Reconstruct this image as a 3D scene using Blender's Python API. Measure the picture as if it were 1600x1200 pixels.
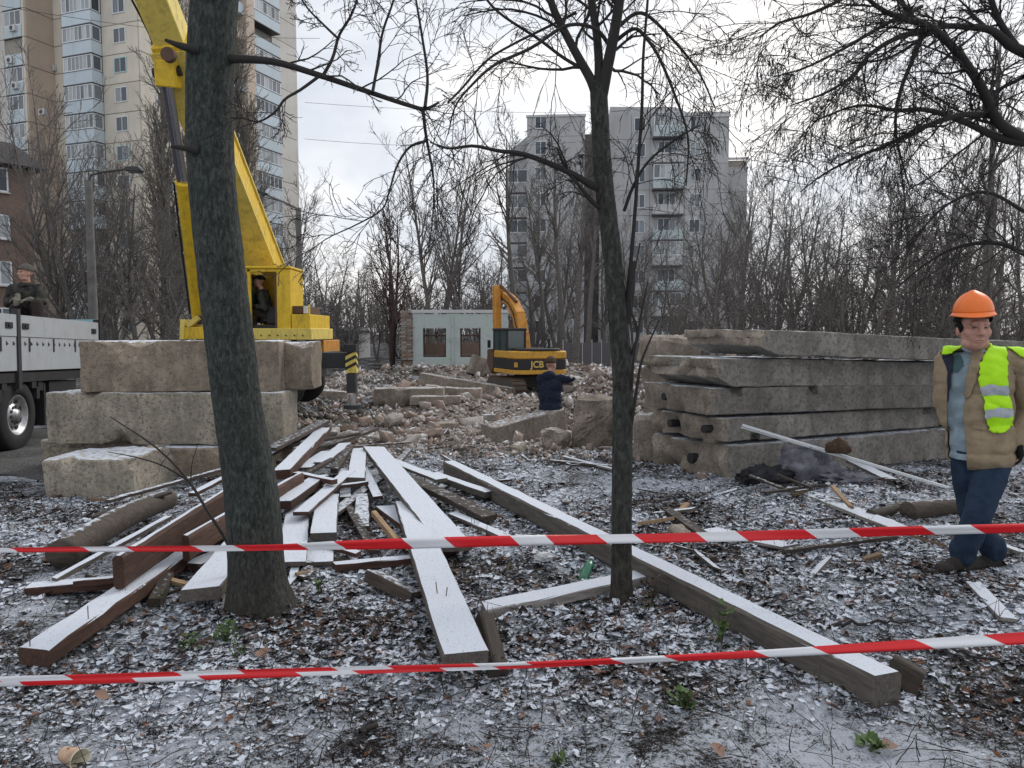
import bpy, bmesh, math, random
import numpy as np
from mathutils import Vector, Matrix, Euler
for o in list(bpy.data.objects): bpy.data.objects.remove(o)
SC = bpy.context.scene
COL = SC.collection
R = math.radians
# ------------------------------------------------------------------ camera
CAM_H, PITCH, FPX = 1.6, R(3.8), 1200.0
cam = bpy.data.cameras.new('camera'); camo = bpy.data.objects.new('camera', cam); COL.objects.link(camo)
cam.sensor_width = 36.0; cam.lens = 36.0*FPX/1600.0; cam.clip_start = .05; cam.clip_end = 3000
camo.location = (0, 0, CAM_H); camo.rotation_euler = (R(90)-PITCH, 0, 0)
SC.camera = camo
SC.render.resolution_x, SC.render.resolution_y = 1024, 768
SC.render.engine = 'CYCLES'
# ------------------------------------------------------------------ sky, sun, exposure
SUN_EL, SUN_AZ = R(38), R(40)          # soft sun behind cloud, ahead and to the right
W = bpy.data.worlds.new('World'); SC.world = W; W.use_nodes = True
def build_world():
    nt = W.node_tree; nt.nodes.clear()
    N = nt.nodes.new; L = nt.links.new
    out = N('ShaderNodeOutputWorld'); bg = N('ShaderNodeBackground'); L(bg.outputs[0], out.inputs[0])
    sky = N('ShaderNodeTexSky'); sky.sky_type = 'NISHITA'; sky.sun_disc = False
    sky.sun_elevation = SUN_EL; sky.sun_rotation = SUN_AZ; sky.dust_density = 3
    tc = N('ShaderNodeTexCoord')
    mp = N('ShaderNodeMapping'); mp.inputs['Scale'].default_value = (1.0, 1.0, 2.4); mp.inputs['Location'].default_value = (.35, .1, .6)
    L(tc.outputs['Generated'], mp.inputs['Vector'])
    n1 = N('ShaderNodeTexNoise'); n1.inputs['Scale'].default_value = 2.3; n1.inputs['Detail'].default_value = 6; n1.inputs['Roughness'].default_value = .52
    n1.inputs['Distortion'].default_value = .35
    L(mp.outputs[0], n1.inputs['Vector'])
    rp = N('ShaderNodeValToRGB')
    e = rp.color_ramp.elements
    e[0].position = .36; e[0].color = (.45, .485, .55, 1)
    e[1].position = .64; e[1].color = (.86, .84, .82, 1)
    m = rp.color_ramp.elements.new(.5); m.color = (.62, .645, .69, 1)
    L(n1.outputs[0], rp.inputs[0])
    sc = N('ShaderNodeMixRGB'); sc.blend_type = 'MULTIPLY'; sc.inputs[0].default_value = 1; sc.inputs[2].default_value = (.1, .1, .1, 1)
    L(sky.outputs[0], sc.inputs[1])
    mx = N('ShaderNodeMixRGB'); mx.inputs[0].default_value = .9
    L(sc.outputs[0], mx.inputs[1]); L(rp.outputs[0], mx.inputs[2])
    L(mx.outputs[0], bg.inputs[0]); bg.inputs[1].default_value = 1.0
build_world()
sun = bpy.data.lights.new('sun', 'SUN'); suno = bpy.data.objects.new('sun', sun); COL.objects.link(suno)
sun.energy = 1.2; sun.angle = R(25); sun.color = (1, .96, .9)
suno.rotation_euler = Vector((-math.sin(SUN_AZ)*math.cos(SUN_EL), -math.cos(SUN_AZ)*math.cos(SUN_EL), -math.sin(SUN_EL))).to_track_quat('-Z', 'Y').to_euler()
suno.location = (6, 8, 30)
vs = SC.view_settings; vs.view_transform = 'Standard'; vs.look = 'None'; vs.exposure = .5; vs.gamma = 1; vs.use_curve_mapping = False
# ------------------------------------------------------------------ pixel helpers (photo measurements -> metres)
_cp, _sp = math.cos(PITCH), math.sin(PITCH)
def ray(px, py):
    u = (px-800)/FPX; v = (600-py)/FPX
    return Vector((u, v*_sp+_cp, v*_cp-_sp))
def G(px, py, z=0.0):
    d = ray(px, py); t = (z-CAM_H)/d.z
    return Vector((0, 0, CAM_H)) + d*t
def P(px, py, D):
    d = ray(px, py); return Vector((0, 0, CAM_H)) + d*(D/d.y)
# ------------------------------------------------------------------ noise
_rs = np.random.RandomState(5); _LAT = _rs.rand(256, 256)
def vnoise(x, y):
    xi = np.floor(x).astype(int); yi = np.floor(y).astype(int)
    fx = x-xi; fy = y-yi; fx = fx*fx*(3-2*fx); fy = fy*fy*(3-2*fy)
    a = _LAT[xi & 255, yi & 255]; b = _LAT[(xi+1) & 255, yi & 255]; c = _LAT[xi & 255, (yi+1) & 255]; d = _LAT[(xi+1) & 255, (yi+1) & 255]
    return (a*(1-fx)+b*fx)*(1-fy)+(c*(1-fx)+d*fx)*fy - .5
def fbm(x, y, f, oct=4):
    s = 0; a = 1.0
    for i in range(oct):
        s = s + a*vnoise(x*f+17.3*i, y*f-9.1*i); a *= .5; f *= 2.03
    return s
def sstep(a, b, x):
    t = np.clip((x-a)/(b-a), 0, 1); return t*t*(3-2*t)
HEAPS = [(2.7, 18.5, 1.05, 1.6, 1.4), (6.0, 20.5, 1.2, 2.5, 2.0), (-1.8, 24.5, .3, 2.6, 2.2), (-4.2, 30, .6, 4.5, 3.0), (2.5, 30, .6, 4.0, 3.0),
         (.9, 13.2, -.30, .8, .7), (3.6, 7.4, .10, 1.5, .9), (6.0, 6.6, .08, 1.2, .8), (-1.42, 4.28, .05, .34, .3), (.65, 4.49, .03, .2, .18), (-.4, 20.5, .2, 1.6, 1.2), (-3.4, 21.5, .35, 1.2, 1.4)]
def H(x, y):
    x = np.asarray(x, float); y = np.asarray(y, float)
    h = -.38*sstep(9, 17, y) + .38*sstep(40, 60, y)
    for cx, cy, hh, sx, sy in HEAPS:
        h = h + hh*np.exp(-((x-cx)/sx)**2-((y-cy)/sy)**2)
    rub = sstep(9.5, 13, y)*(1-sstep(36, 48, y))
    h = h + .035*fbm(x, y, 1.3, 3) + .045*fbm(x+40, y, 5.0, 4)*(1+1.2*rub) + .08*rub*fbm(x, y+90, 1.7, 4)
    road = sstep(-4.6, -5.4, x)*sstep(7.5, 9, y)
    return h*(1-.9*road) if True else h
def Hs(x, y): return float(H(np.array([x]), np.array([y]))[0])
def hit(px, py, d0=8.0, d1=60.0):
    """where the sight line through a photo point meets the ground"""
    D = d0
    while D < d1:
        p = P(px, py, D)
        if p.z <= Hs(p.x, p.y): return p
        D += .1
    return P(px, py, d1)
# ------------------------------------------------------------------ object helpers
def tag(o, label=None, cat=None, group=None, kind=None):
    if label: o['label'] = label
    if cat: o['category'] = cat
    if group: o['group'] = group
    if kind: o['kind'] = kind
    return o
def thing(name, label, cat, loc=(0, 0, 0), rz=0, group=None, rot=None):
    o = bpy.data.objects.new(name, None); COL.objects.link(o); o.empty_display_size = .2
    o.location = loc; o.rotation_euler = rot if rot else (0, 0, rz)
    return tag(o, label, cat, group)
def link(name, me, mat=None, parent=None, loc=None, rot=None, scale=None):
    o = bpy.data.objects.new(name, me); COL.objects.link(o)
    if mat is not None and len(me.materials) == 0: me.materials.append(mat)
    if parent is not None: o.parent = parent
    if loc is not None: o.location = loc
    if rot is not None: o.rotation_euler = rot
    if scale is not None: o.scale = scale
    return o
def copy_tree(o, parent=None):
    c = o.copy(); COL.objects.link(c); c.parent = parent
    for ch in o.children:
        if ch is not c: copy_tree(ch, c)
    return c
class MB:
    """collects simple solids into one mesh"""
    def __init__(s): s.v = []; s.f = []; s.m = []
    def add(s, vs, fs, mi=0):
        k = len(s.v); s.v += [tuple(v) for v in vs]; s.f += [tuple(i+k for i in f) for f in fs]; s.m += [mi]*len(fs); return s
    def box(s, x0, x1, y0, y1, z0, z1, M=None, mi=0):
        vs = [(x, y, z) for z in (z0, z1) for y in (y0, y1) for x in (x0, x1)]
        if M is not None: vs = [M @ Vector(v) for v in vs]
        return s.add(vs, [(0, 2, 3, 1), (4, 5, 7, 6), (0, 1, 5, 4), (2, 6, 7, 3), (0, 4, 6, 2), (1, 3, 7, 5)], mi)
    def bar(s, a, b, w, h, up=(0, 0, 1), mi=0, w2=None, h2=None):
        a = Vector(a); b = Vector(b); d = (b-a).normalized(); up = Vector(up)
        sx = d.cross(up)
        if sx.length < 1e-4: sx = d.cross(Vector((1, 0, 0)))
        sx.normalize(); sz = sx.cross(d)
        w2 = w if w2 is None else w2; h2 = h if h2 is None else h2
        vs = []
        for p, ww, hh in ((a, w, h), (b, w2, h2)):
            vs += [p-sx*ww/2-sz*hh/2, p+sx*ww/2-sz*hh/2, p+sx*ww/2+sz*hh/2, p-sx*ww/2+sz*hh/2]
        return s.add(vs, [(3, 2, 1, 0), (4, 5, 6, 7), (0, 1, 5, 4), (1, 2, 6, 5), (2, 3, 7, 6), (3, 0, 4, 7)], mi)
    def cyl(s, a, b, r, r2=None, n=16, mi=0):
        a = Vector(a); b = Vector(b); d = (b-a).normalized(); r2 = r if r2 is None else r2
        ref = Vector((0, 0, 1)) if abs(d.z) < .9 else Vector((1, 0, 0))
        u = d.cross(ref).normalized(); w = d.cross(u)
        vs = []
        for p, rr in ((a, r), (b, r2)):
            for i in range(n):
                t = 2*math.pi*i/n; vs.append(p+(u*math.cos(t)+w*math.sin(t))*rr)
        fs = [(i, (i+1) % n, n+(i+1) % n, n+i) for i in range(n)] + [tuple(range(n-1, -1, -1)), tuple(range(n, 2*n))]
        return s.add(vs, fs, mi)
    def tube(s, pts, r, n=8, mi=0):
        for a, b in zip(pts[:-1], pts[1:]): s.cyl(a, b, r, n=n, mi=mi)
        return s
    def prism(s, poly, axis, a, b, mi=0):
        """extrude a polygon (list of 2-tuples) along axis 'x','y','z' from a to b"""
        n = len(poly)
        def pt(q, t):
            return {'x': (t, q[0], q[1]), 'y': (q[0], t, q[1]), 'z': (q[0], q[1], t)}[axis]
        vs = [pt(q, a) for q in poly]+[pt(q, b) for q in poly]
        fs = [tuple(range(n-1, -1, -1)), tuple(range(n, 2*n))]+[(i, (i+1) % n, n+(i+1) % n, n+i) for i in range(n)]
        return s.add(vs, fs, mi)
    def mesh(s, name, mats, smooth=False, bevel=0, fixn=True):
        me = bpy.data.meshes.new(name); me.from_pydata(s.v, [], s.f)
        for m in (mats if isinstance(mats, (list, tuple)) else [mats]): me.materials.append(m)
        if any(s.m): me.polygons.foreach_set('material_index', s.m)
        bm = bmesh.new(); bm.from_mesh(me)
        if fixn: bmesh.ops.recalc_face_normals(bm, faces=bm.faces)
        if bevel:
            bmesh.ops.bevel(bm, geom=[e for e in bm.edges if len(e.link_faces) == 2 and e.calc_face_angle(0) > .5], offset=bevel, segments=1, affect='EDGES', clamp_overlap=True)
        bm.to_mesh(me); bm.free()
        if smooth:
            me.polygons.foreach_set('use_smooth', [True]*len(me.polygons)); me.set_sharp_from_angle(angle=R(38))
        me.update(); return me
    def build(s, name, mats, parent=None, smooth=False, bevel=0, loc=None, rot=None):
        return link(name, s.mesh(name, mats, smooth, bevel), None, parent, loc, rot)
def np_mesh(name, V, F, mat, smooth=True, attr=None):
    """V (n,3), F (m,k) all the same k"""
    V = np.asarray(V, np.float32); F = np.asarray(F, np.int32); k = F.shape[1]
    me = bpy.data.meshes.new(name)
    me.vertices.add(len(V)); me.vertices.foreach_set('co', V.ravel())
    me.loops.add(F.size); me.loops.foreach_set('vertex_index', F.ravel())
    me.polygons.add(len(F)); me.polygons.foreach_set('loop_start', np.arange(0, F.size, k, dtype=np.int32))
    if smooth: me.polygons.foreach_set('use_smooth', np.ones(len(F), bool))
    me.update(calc_edges=True); me.validate()
    if mat: me.materials.append(mat)
    if attr:
        for an, av in attr.items():
            a = me.attributes.new(an, 'FLOAT', 'POINT'); a.data.foreach_set('value', np.asarray(av, np.float32))
    return me
# ------------------------------------------------------------------ materials
MATS = {}
class NG:
    def __init__(s, name):
        s.m = bpy.data.materials.new(name); s.m.use_nodes = True; s.nt = s.m.node_tree; s.nt.nodes.clear()
        s.out = s.n('ShaderNodeOutputMaterial'); s.b = s.n('ShaderNodeBsdfPrincipled'); s.l(s.b.outputs[0], s.out.inputs[0])
        MATS[name] = s.m
    def n(s, t, **kw):
        x = s.nt.nodes.new(t)
        for k, v in kw.items(): setattr(x, k, v)
        return x
    def l(s, a, b): s.nt.links.new(a, b)
    def coord(s, kind='Object', scale=(1, 1, 1), loc=(0, 0, 0)):
        tc = s.n('ShaderNodeTexCoord'); mp = s.n('ShaderNodeMapping'); mp.inputs['Scale'].default_value = scale; mp.inputs['Location'].default_value = loc
        s.l(tc.outputs[kind], mp.inputs['Vector']); return mp.outputs[0]
    def pos(s, scale=(1, 1, 1)):
        g = s.n('ShaderNodeNewGeometry'); mp = s.n('ShaderNodeMapping'); mp.inputs['Scale'].default_value = scale
        s.l(g.outputs['Position'], mp.inputs['Vector']); return mp.outputs[0]
    def noise(s, vec, scale, detail=4, rough=.55, dist=0):
        x = s.n('ShaderNodeTexNoise'); x.inputs['Scale'].default_value = scale; x.inputs['Detail'].default_value = detail
        x.inputs['Roughness'].default_value = rough; x.inputs['Distortion'].default_value = dist
        s.l(vec, x.inputs['Vector']); return x.outputs[0]
    def ramp(s, fac, stops):
        x = s.n('ShaderNodeValToRGB'); e = x.color_ramp.elements
        while len(e) > 1: e.remove(e[0])
        for i, (p, c) in enumerate(stops):
            c = c if isinstance(c, (tuple, list)) else (c, c, c)
            k = e[0] if i == 0 else e.new(p)
            k.position = p; k.color = (c[0], c[1], c[2], 1)
        s.l(fac, x.inputs[0]); return x.outputs[0]
    def mix(s, fac, a, b, mode='MIX'):
        x = s.n('ShaderNodeMixRGB', blend_type=mode)
        for i, v in ((0, fac), (1, a), (2, b)):
            if hasattr(v, 'links'): s.l(v, x.inputs[i])
            elif i == 0: x.inputs[0].default_value = v
            else: x.inputs[i].default_value = (v[0], v[1], v[2], 1)
        return x.outputs[0]
    def math(s, op, a, b=0.0, c=None):
        x = s.n('ShaderNodeMath', operation=op)
        for i, v in ((0, a), (1, b)) + (((2, c),) if c is not None else ()):
            if hasattr(v, 'links'): s.l(v, x.inputs[i])
            else: x.inputs[i].default_value = v
        return x.outputs[0]
    def bump(s, h, strength=.4, dist=.02):
        x = s.n('ShaderNodeBump'); x.inputs['Strength'].default_value = strength; x.inputs['Distance'].default_value = dist
        s.l(h, x.inputs['Height']); s.l(x.outputs[0], s.b.inputs['Normal']); return x
    def up(s):
        g = s.n('ShaderNodeNewGeometry'); sp = s.n('ShaderNodeSeparateXYZ'); s.l(g.outputs['Normal'], sp.inputs[0]); return sp.outputs[2]
    def col(s, c):
        if hasattr(c, 'links'): s.l(c, s.b.inputs['Base Color'])
        else: s.b.inputs['Base Color'].default_value = (c[0], c[1], c[2], 1)
    def rough(s, r):
        if hasattr(r, 'links'): s.l(r, s.b.inputs['Roughness'])
        else: s.b.inputs['Roughness'].default_value = r
    def rnd(s):
        x = s.n('ShaderNodeObjectInfo'); return x.outputs['Random']
SNOW = (.64, .69, .77)
def snowy(g, base, vec, amount=.5, nscale=9, lo=.45, top=1.0):
    """lay a dusting of snow on the upward faces; amount 0..1"""
    up = g.up(); n = g.noise(vec, nscale, 6, .65)
    am = g.math('SUBTRACT', amount, .45) if hasattr(amount, 'links') else amount-.45
    t = g.math('SUBTRACT', g.math('MULTIPLY_ADD', n, .9, am), g.math('MULTIPLY', g.math('SUBTRACT', 1.0, up), 2.2))
    f = g.ramp(t, [(lo-.07, 0.0), (lo+.07, top)])
    return g.mix(f, base, SNOW)
def simple(name, c, rough=.6, metal=0, noise=.0, nscale=20, bump=0, bscale=60, spec=None):
    g = NG(name)
    v = g.coord()
    if noise:
        f = g.noise(v, nscale, 5, .6)
        c2 = tuple(x*(1-noise) for x in c); c3 = tuple(min(1, x*(1+noise)) for x in c)
        g.col(g.ramp(f, [(.3, c2), (.7, c3)]))
    else: g.col(c)
    g.rough(rough); g.b.inputs['Metallic'].default_value = metal
    if spec is not None: g.b.inputs['Specular IOR Level'].default_value = spec
    if bump: g.bump(g.noise(v, bscale, 4, .6), bump, .01)
    return g.m
def build_mats():
    # snow dusted ground
    g = NG('ground'); v = g.pos()
    big = g.noise(v, .55, 4, .6); mid = g.noise(v, 4.5, 5, .65, .4); fine = g.noise(v, 36, 7, .74, .6); vf = g.noise(v, 130, 3, .6)
    soil = g.ramp(mid, [(.3, (.012, .011, .011)), (.55, (.034, .028, .024)), (.75, (.065, .05, .04))])
    soil = g.mix(g.ramp(fine, [(.45, 0.0), (.7, .6)]), soil, (.085, .07, .055))
    h = g.math('ADD', g.math('MULTIPLY', fine, .55), g.math('ADD', g.math('MULTIPLY', mid, .25), g.math('MULTIPLY', vf, .3)))
    t = g.math('ADD', h, g.math('MULTIPLY', g.math('SUBTRACT', g.noise(v, 1.1, 4, .6), .505), .42))
    sp = g.n('ShaderNodeSeparateXYZ'); g.l(v, sp.inputs[0])
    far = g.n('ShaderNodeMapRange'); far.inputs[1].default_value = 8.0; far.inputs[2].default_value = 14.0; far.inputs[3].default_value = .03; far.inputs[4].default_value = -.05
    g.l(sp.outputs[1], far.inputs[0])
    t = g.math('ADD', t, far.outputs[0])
    sn = g.ramp(t, [(.525, 0.0), (.575, .45), (.63, .9)])
    base = g.mix(sn, soil, SNOW)
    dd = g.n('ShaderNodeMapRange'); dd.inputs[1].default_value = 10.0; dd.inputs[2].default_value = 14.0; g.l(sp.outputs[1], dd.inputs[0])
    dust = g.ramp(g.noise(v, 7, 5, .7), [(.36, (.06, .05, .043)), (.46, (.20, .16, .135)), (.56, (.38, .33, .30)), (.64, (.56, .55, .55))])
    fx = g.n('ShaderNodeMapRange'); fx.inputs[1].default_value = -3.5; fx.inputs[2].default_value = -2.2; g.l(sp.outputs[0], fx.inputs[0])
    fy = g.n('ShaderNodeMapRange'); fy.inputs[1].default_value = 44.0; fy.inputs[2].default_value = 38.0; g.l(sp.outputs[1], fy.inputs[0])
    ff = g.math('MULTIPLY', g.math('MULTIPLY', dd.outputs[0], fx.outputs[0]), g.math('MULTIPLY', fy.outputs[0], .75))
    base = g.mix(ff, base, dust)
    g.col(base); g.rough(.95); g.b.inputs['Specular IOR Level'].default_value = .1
    g.bump(g.math('ADD', fine, g.math('MULTIPLY', vf, .5)), .9, .03)
    # leaves with snow
    g = NG('leaf'); v = g.pos()
    a = g.n('ShaderNodeAttribute', attribute_name='rnd'); r = a.outputs['Fac']
    base = g.ramp(r, [(0, (.008, .007, .006)), (.5, (.02, .015, .013)), (.78, (.05, .033, .025)), (.94, (.10, .055, .036)), (1, (.16, .07, .035))])
    n = g.math('ADD', g.math('MULTIPLY', g.noise(v, 13, 5, .7), .5), g.math('MULTIPLY', g.noise(v, 65, 5, .7), .5)); big = g.noise(v, 1.1, 4, .6)
    up = g.math('ABSOLUTE', g.up())
    t = g.math('ADD', g.math('ADD', n, g.math('MULTIPLY', g.math('SUBTRACT', up, .86), .7)), g.math('ADD', g.math('MULTIPLY', g.math('SUBTRACT', big, .505), .5), g.math('MULTIPLY', g.math('SUBTRACT', .5, r), .12)))
    f = g.ramp(t, [(.475, 0.0), (.54, .35), (.615, .95)])
    g.col(g.mix(f, base, SNOW)); g.rough(.8); g.b.inputs['Specular IOR Level'].default_value = .25
    # bark of the two near trees
    for nm, c1, c2, c3, ns in (('bark_near', (.013, .016, .014), (.043, .051, .045), (.10, .11, .098), 2.1), ('bark_slim', (.018, .016, .014), (.045, .045, .038), (.09, .1, .085), 1.6)):
        g = NG(nm); v = g.coord(scale=(1, 1, .42)); v2 = g.coord()
        n = g.noise(v, 26*ns, 8, .74, .3); n2 = g.noise(v2, 5, 4, .6); n3 = g.noise(v2, 120, 2, .5)
        c = g.ramp(n, [(.38, c1), (.5, c2), (.62, c3)])
        c = g.mix(g.ramp(n2, [(.45, 0.0), (.6, .3)]), c, (.024, .040, .031))
        c = g.mix(g.ramp(n3, [(.66, 0.0), (.72, .45)]), c, (.15, .165, .15))
        # darker, browner foot of the trunk
        sp = g.n('ShaderNodeSeparateXYZ'); g.l(v2, sp.inputs[0])
        mr = g.n('ShaderNodeMapRange'); mr.inputs[1].default_value = .05; mr.inputs[2].default_value = .75; mr.inputs[3].default_value = .85; mr.inputs[4].default_value = 0; g.l(g.math('ADD', sp.outputs[2], g.math('MULTIPLY', n2, .3)), mr.inputs[0])
        c = g.mix(mr.outputs[0], c, g.ramp(n, [(.35, (.025, .020, .016)), (.7, (.085, .07, .055))]))
        g.col(c); g.rough(.9); g.bump(g.math('ADD', n, g.math('MULTIPLY', g.noise(v2, 70, 4, .7), .35)), 1.0, .022)
    g = NG('bark_far'); v = g.coord(); n = g.noise(v, 8, 4, .6)
    c = g.ramp(n, [(.35, (.075, .07, .067)), (.65, (.17, .157, .148))])
    g.col(g.mix(g.math('MULTIPLY', g.rnd(), .5), c, (.17, .148, .132))); g.rough(.9)
    simple('bark_poplar', (.20, .18, .155), .9, noise=.5, nscale=7)
    simple('bark_red', (.07, .042, .04), .9, noise=.4, nscale=7)
    simple('twig', (.028, .022, .02), .85)
    simple('twig_dark', (.024, .021, .02), .85)
    simple('pod', (.045, .035, .03), .8)
    simple('weed', (.06, .11, .025), .7, noise=.4, nscale=30)
    simple('weed_dry', (.06, .045, .03), .85)
    # planks
    for nm, stops, am in (('wood_brown', [(.3, (.035, .016, .010)), (.6, (.085, .042, .028)), (.8, (.14, .08, .055))], .86),
                          ('wood_grey', [(.3, (.055, .048, .042)), (.6, (.12, .105, .09)), (.8, (.19, .165, .14))], .86),
                          ('wood_old', [(.3, (.03, .024, .02)), (.6, (.075, .058, .045)), (.8, (.15, .12, .09))], .56),
                          ('wood_pale', [(.3, (.19, .12, .065)), (.6, (.32, .21, .12)), (.8, (.40, .29, .18))], .25),
                          ('wood_white', [(.3, (.10, .085, .07)), (.6, (.3, .28, .26)), (.8, (.5, .48, .46))], .88)):
        g = NG(nm); v = g.coord(scale=(.35, 3.2, 3.2)); v2 = g.coord()
        n = g.noise(v, 14, 6, .65, .8); c = g.ramp(n, stops)
        c = g.mix(1, c, g.ramp(g.rnd(), [(0, .6), (1, 1.35)]), 'MULTIPLY')
        g.col(g.mix(g.ramp(g.noise(v2, 55, 4, .7), [(.56, 0.0), (.66, .4)]), snowy(g, c, v2, g.math('MULTIPLY_ADD', g.rnd(), .24, am-.27), 20, .45, .9), c)); g.rough(.85); g.bump(n, .5, .006)
    # concrete
    def conc(nm, c, var, snow, stain=(.16, .13, .1), pit=1.0):
        g = NG(nm); v = g.coord(); n = g.noise(v, 3.2, 6, .62, .3); n2 = g.noise(v, 22, 6, .7); n3 = g.noise(v, 75, 3, .6)
        b = g.ramp(n, [(.36, tuple(x*(1-var) for x in c)), (.5, c), (.63, tuple(min(1, x*(1+var)) for x in c))])
        b = g.mix(g.ramp(n2, [(.36, .85), (.52, 0.0)]), b, stain)
        b = g.mix(g.ramp(n3, [(.54, 0.0), (.64, .5)]), b, tuple(min(1, x*1.7) for x in c))
        b = g.mix(g.ramp(g.noise(v, 1.1, 4, .6), [(.5, 0.0), (.66, .5)]), b, tuple(x*.5 for x in c))
        vo = g.n('ShaderNodeTexVoronoi'); vo.inputs['Scale'].default_value = 17; g.l(v, vo.inputs['Vector'])
        b = g.mix(g.ramp(vo.outputs['Distance'], [(.08, .75*pit), (.2, 0.0)]), b, (.05, .045, .04))
        sv = g.coord(scale=(1.6, 1.6, .16)); stn = g.noise(sv, 5, 5, .65)
        b = g.mix(g.ramp(stn, [(.5, 0.0), (.7, .5)]), b, tuple(x*.42 for x in c))
        b = g.mix(1, b, g.ramp(g.rnd(), [(0, .82), (1, 1.12)]), 'MULTIPLY')
        g.col(snowy(g, b, v, snow, 14)); g.rough(.92)
        g.bump(g.math('ADD', g.math('MULTIPLY', n2, .8), g.math('ADD', g.math('MULTIPLY', n3, .35), g.math('MULTIPLY', n, .6))), .85, .022)
    conc('concrete_block', (.31, .25, .19), .36, .55)
    conc('concrete_pale', (.42, .375, .30), .28, .5)
    conc('concrete_slab', (.255, .236, .21), .36, .5, stain=(.085, .08, .072), pit=.6)
    conc('concrete_rough', (.29, .245, .20), .38, .35)
    conc('concrete_far', (.30, .26, .22), .34, .42)
    # rubble
    g = NG('rubble'); v = g.coord(); a = g.n('ShaderNodeAttribute', attribute_name='rnd')
    c = g.ramp(a.outputs['Fac'], [(0, (.07, .055, .045)), (.2, (.22, .18, .145)), (.42, (.36, .265, .22)), (.58, (.41, .35, .31)), (.75, (.48, .45, .425)), (.9, (.62, .60, .58)), (1, (.30, .27, .25))])
    c = g.mix(g.ramp(g.noise(v, 9, 4, .6), [(.4, .5), (.65, 0.0)]), c, (.15, .12, .10))
    g.col(snowy(g, c, v, .52, 6)); g.rough(.95)
    g = NG('brick_piece'); v = g.coord()
    c = g.ramp(g.rnd(), [(0, (.20, .16, .13)), (.3, (.29, .20, .155)), (.6, (.35, .29, .25)), (.85, (.38, .36, .33)), (1, (.2, .18, .16))])
    c = g.mix(g.ramp(g.noise(v, 14, 4, .6), [(.4, .4), (.6, 0.0)]), c, (.14, .11, .09))
    g.col(snowy(g, c, v, .45, 18)); g.rough(.95)
    # buildings
    def wall(nm, c, var=.1, sc=.35):
        g = NG(nm); v = g.coord(); n = g.noise(v, sc, 5, .6); n2 = g.noise(g.coord(scale=(1, 1, .2)), 1.1, 5, .6)
        b = g.ramp(n, [(.3, tuple(x*(1-var) for x in c)), (.7, tuple(x*(1+var) for x in c))])
        b = g.mix(g.ramp(n2, [(.5, 0.0), (.75, .3)]), b, tuple(x*.6 for x in c))
        b = g.mix(1, b, g.ramp(g.rnd(), [(0, .93), (1, 1.05)]), 'MULTIPLY')
        g.col(b); g.rough(.9)
    wall('panel_cream', (.64, .59, .50)); wall('panel_tan', (.56, .46, .38)); wall('panel_grey', (.56, .535, .495)); wall('joint', (.30, .275, .24))
    wall('grey_wall', (.46, .46, .465), .08, .12); wall('grey_dark', (.13, .122, .132), .15, .2); wall('grey_light', (.54, .54, .54), .06, .2)
    wall('balcony_white', (.55, .63, .68), .05); wall('balcony_blue', (.50, .58, .60), .05)
    g = NG('brick_wall'); v = g.coord(); bt = g.n('ShaderNodeTexBrick'); bt.inputs['Scale'].default_value = 4.0
    mpv = g.n('ShaderNodeMapping'); mpv.inputs['Rotation'].default_value = (R(90), 0, 0); g.l(v, mpv.inputs['Vector'])
    bt.inputs['Color1'].default_value = (.15, .095, .072, 1); bt.inputs['Color2'].default_value = (.20, .13, .10, 1); bt.inputs['Mortar'].default_value = (.2, .175, .155, 1)
    g.l(mpv.outputs[0], bt.inputs['Vector']); g.col(bt.outputs[0]); g.rough(.9)
    simple('roof_dark', (.045, .042, .042), .8)
    g = NG('glass_dark'); g.col(g.ramp(g.rnd(), [(0, (.035, .045, .055)), (.6, (.09, .11, .13)), (1, (.26, .29, .32))])); g.rough(.12)
    g = NG('glass_curtain'); g.col(g.ramp(g.rnd(), [(0, (.10, .11, .12)), (.5, (.30, .33, .35)), (1, (.5, .52, .53))])); g.rough(.2)
    simple('frame_white', (.68, .71, .73), .5); simple('frame_dark', (.06, .055, .06), .6); simple('frame_cyan', (.42, .60, .62), .5); simple('ac_white', (.55, .56, .56), .5)
    # plaster ruin
    g = NG('plaster_green'); v = g.coord(); n = g.noise(v, 1.3, 6, .65)
    c = g.ramp(n, [(.3, (.36, .40, .40)), (.5, (.46, .51, .50)), (.66, (.42, .52, .46)), (.75, (.55, .55, .53))])
    g.col(g.mix(g.ramp(g.noise(v, 5, 5, .7), [(.58, 0.0), (.66, .75)]), c, (.34, .29, .25))); g.rough(.95)
    # paint and metal
    def paint(nm, c, rough, dirt, wear=.0, coat=0):
        g = NG(nm); v = g.coord(); n = g.noise(v, 5, 6, .65); n2 = g.noise(g.coord(scale=(1, 1, .25)), 9, 6, .7); n3 = g.noise(v, 30, 5, .7)
        b = g.mix(g.ramp(n, [(.45, 0.0), (.75, dirt)]), c, tuple(x*.45 for x in c))
        b = g.mix(g.ramp(n2, [(.52, 0.0), (.74, dirt)]), b, (.10, .075, .045))
        if wear: b = g.mix(g.ramp(n3, [(.62, 0.0), (.68, wear)]), b, (.12, .06, .03))
        g.col(b); g.rough(g.ramp(n2, [(.3, rough), (.7, min(1, rough+.3))]))
    paint('yellow', (.76, .50, .025), .45, .5, .7); paint('yellow_pale', (.74, .58, .13), .5, .5, .6); paint('orange_paint', (.58, .25, .03), .5, .75, .7)
    paint('jcb_yellow', (.62, .33, .04), .45, .55, .4); paint('truck_grey', (.40, .42, .44), .4, .25); paint('black_paint_and_shade', (.018, .017, .02), .5, .3)  # the black also colours in the shade of modelled holes
    paint('dark_metal', (.03, .032, .036), .5, .4); paint('rust_metal', (.11, .06, .04), .7, .5); paint('mud_metal', (.09, .075, .06), .9, .5)
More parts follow.
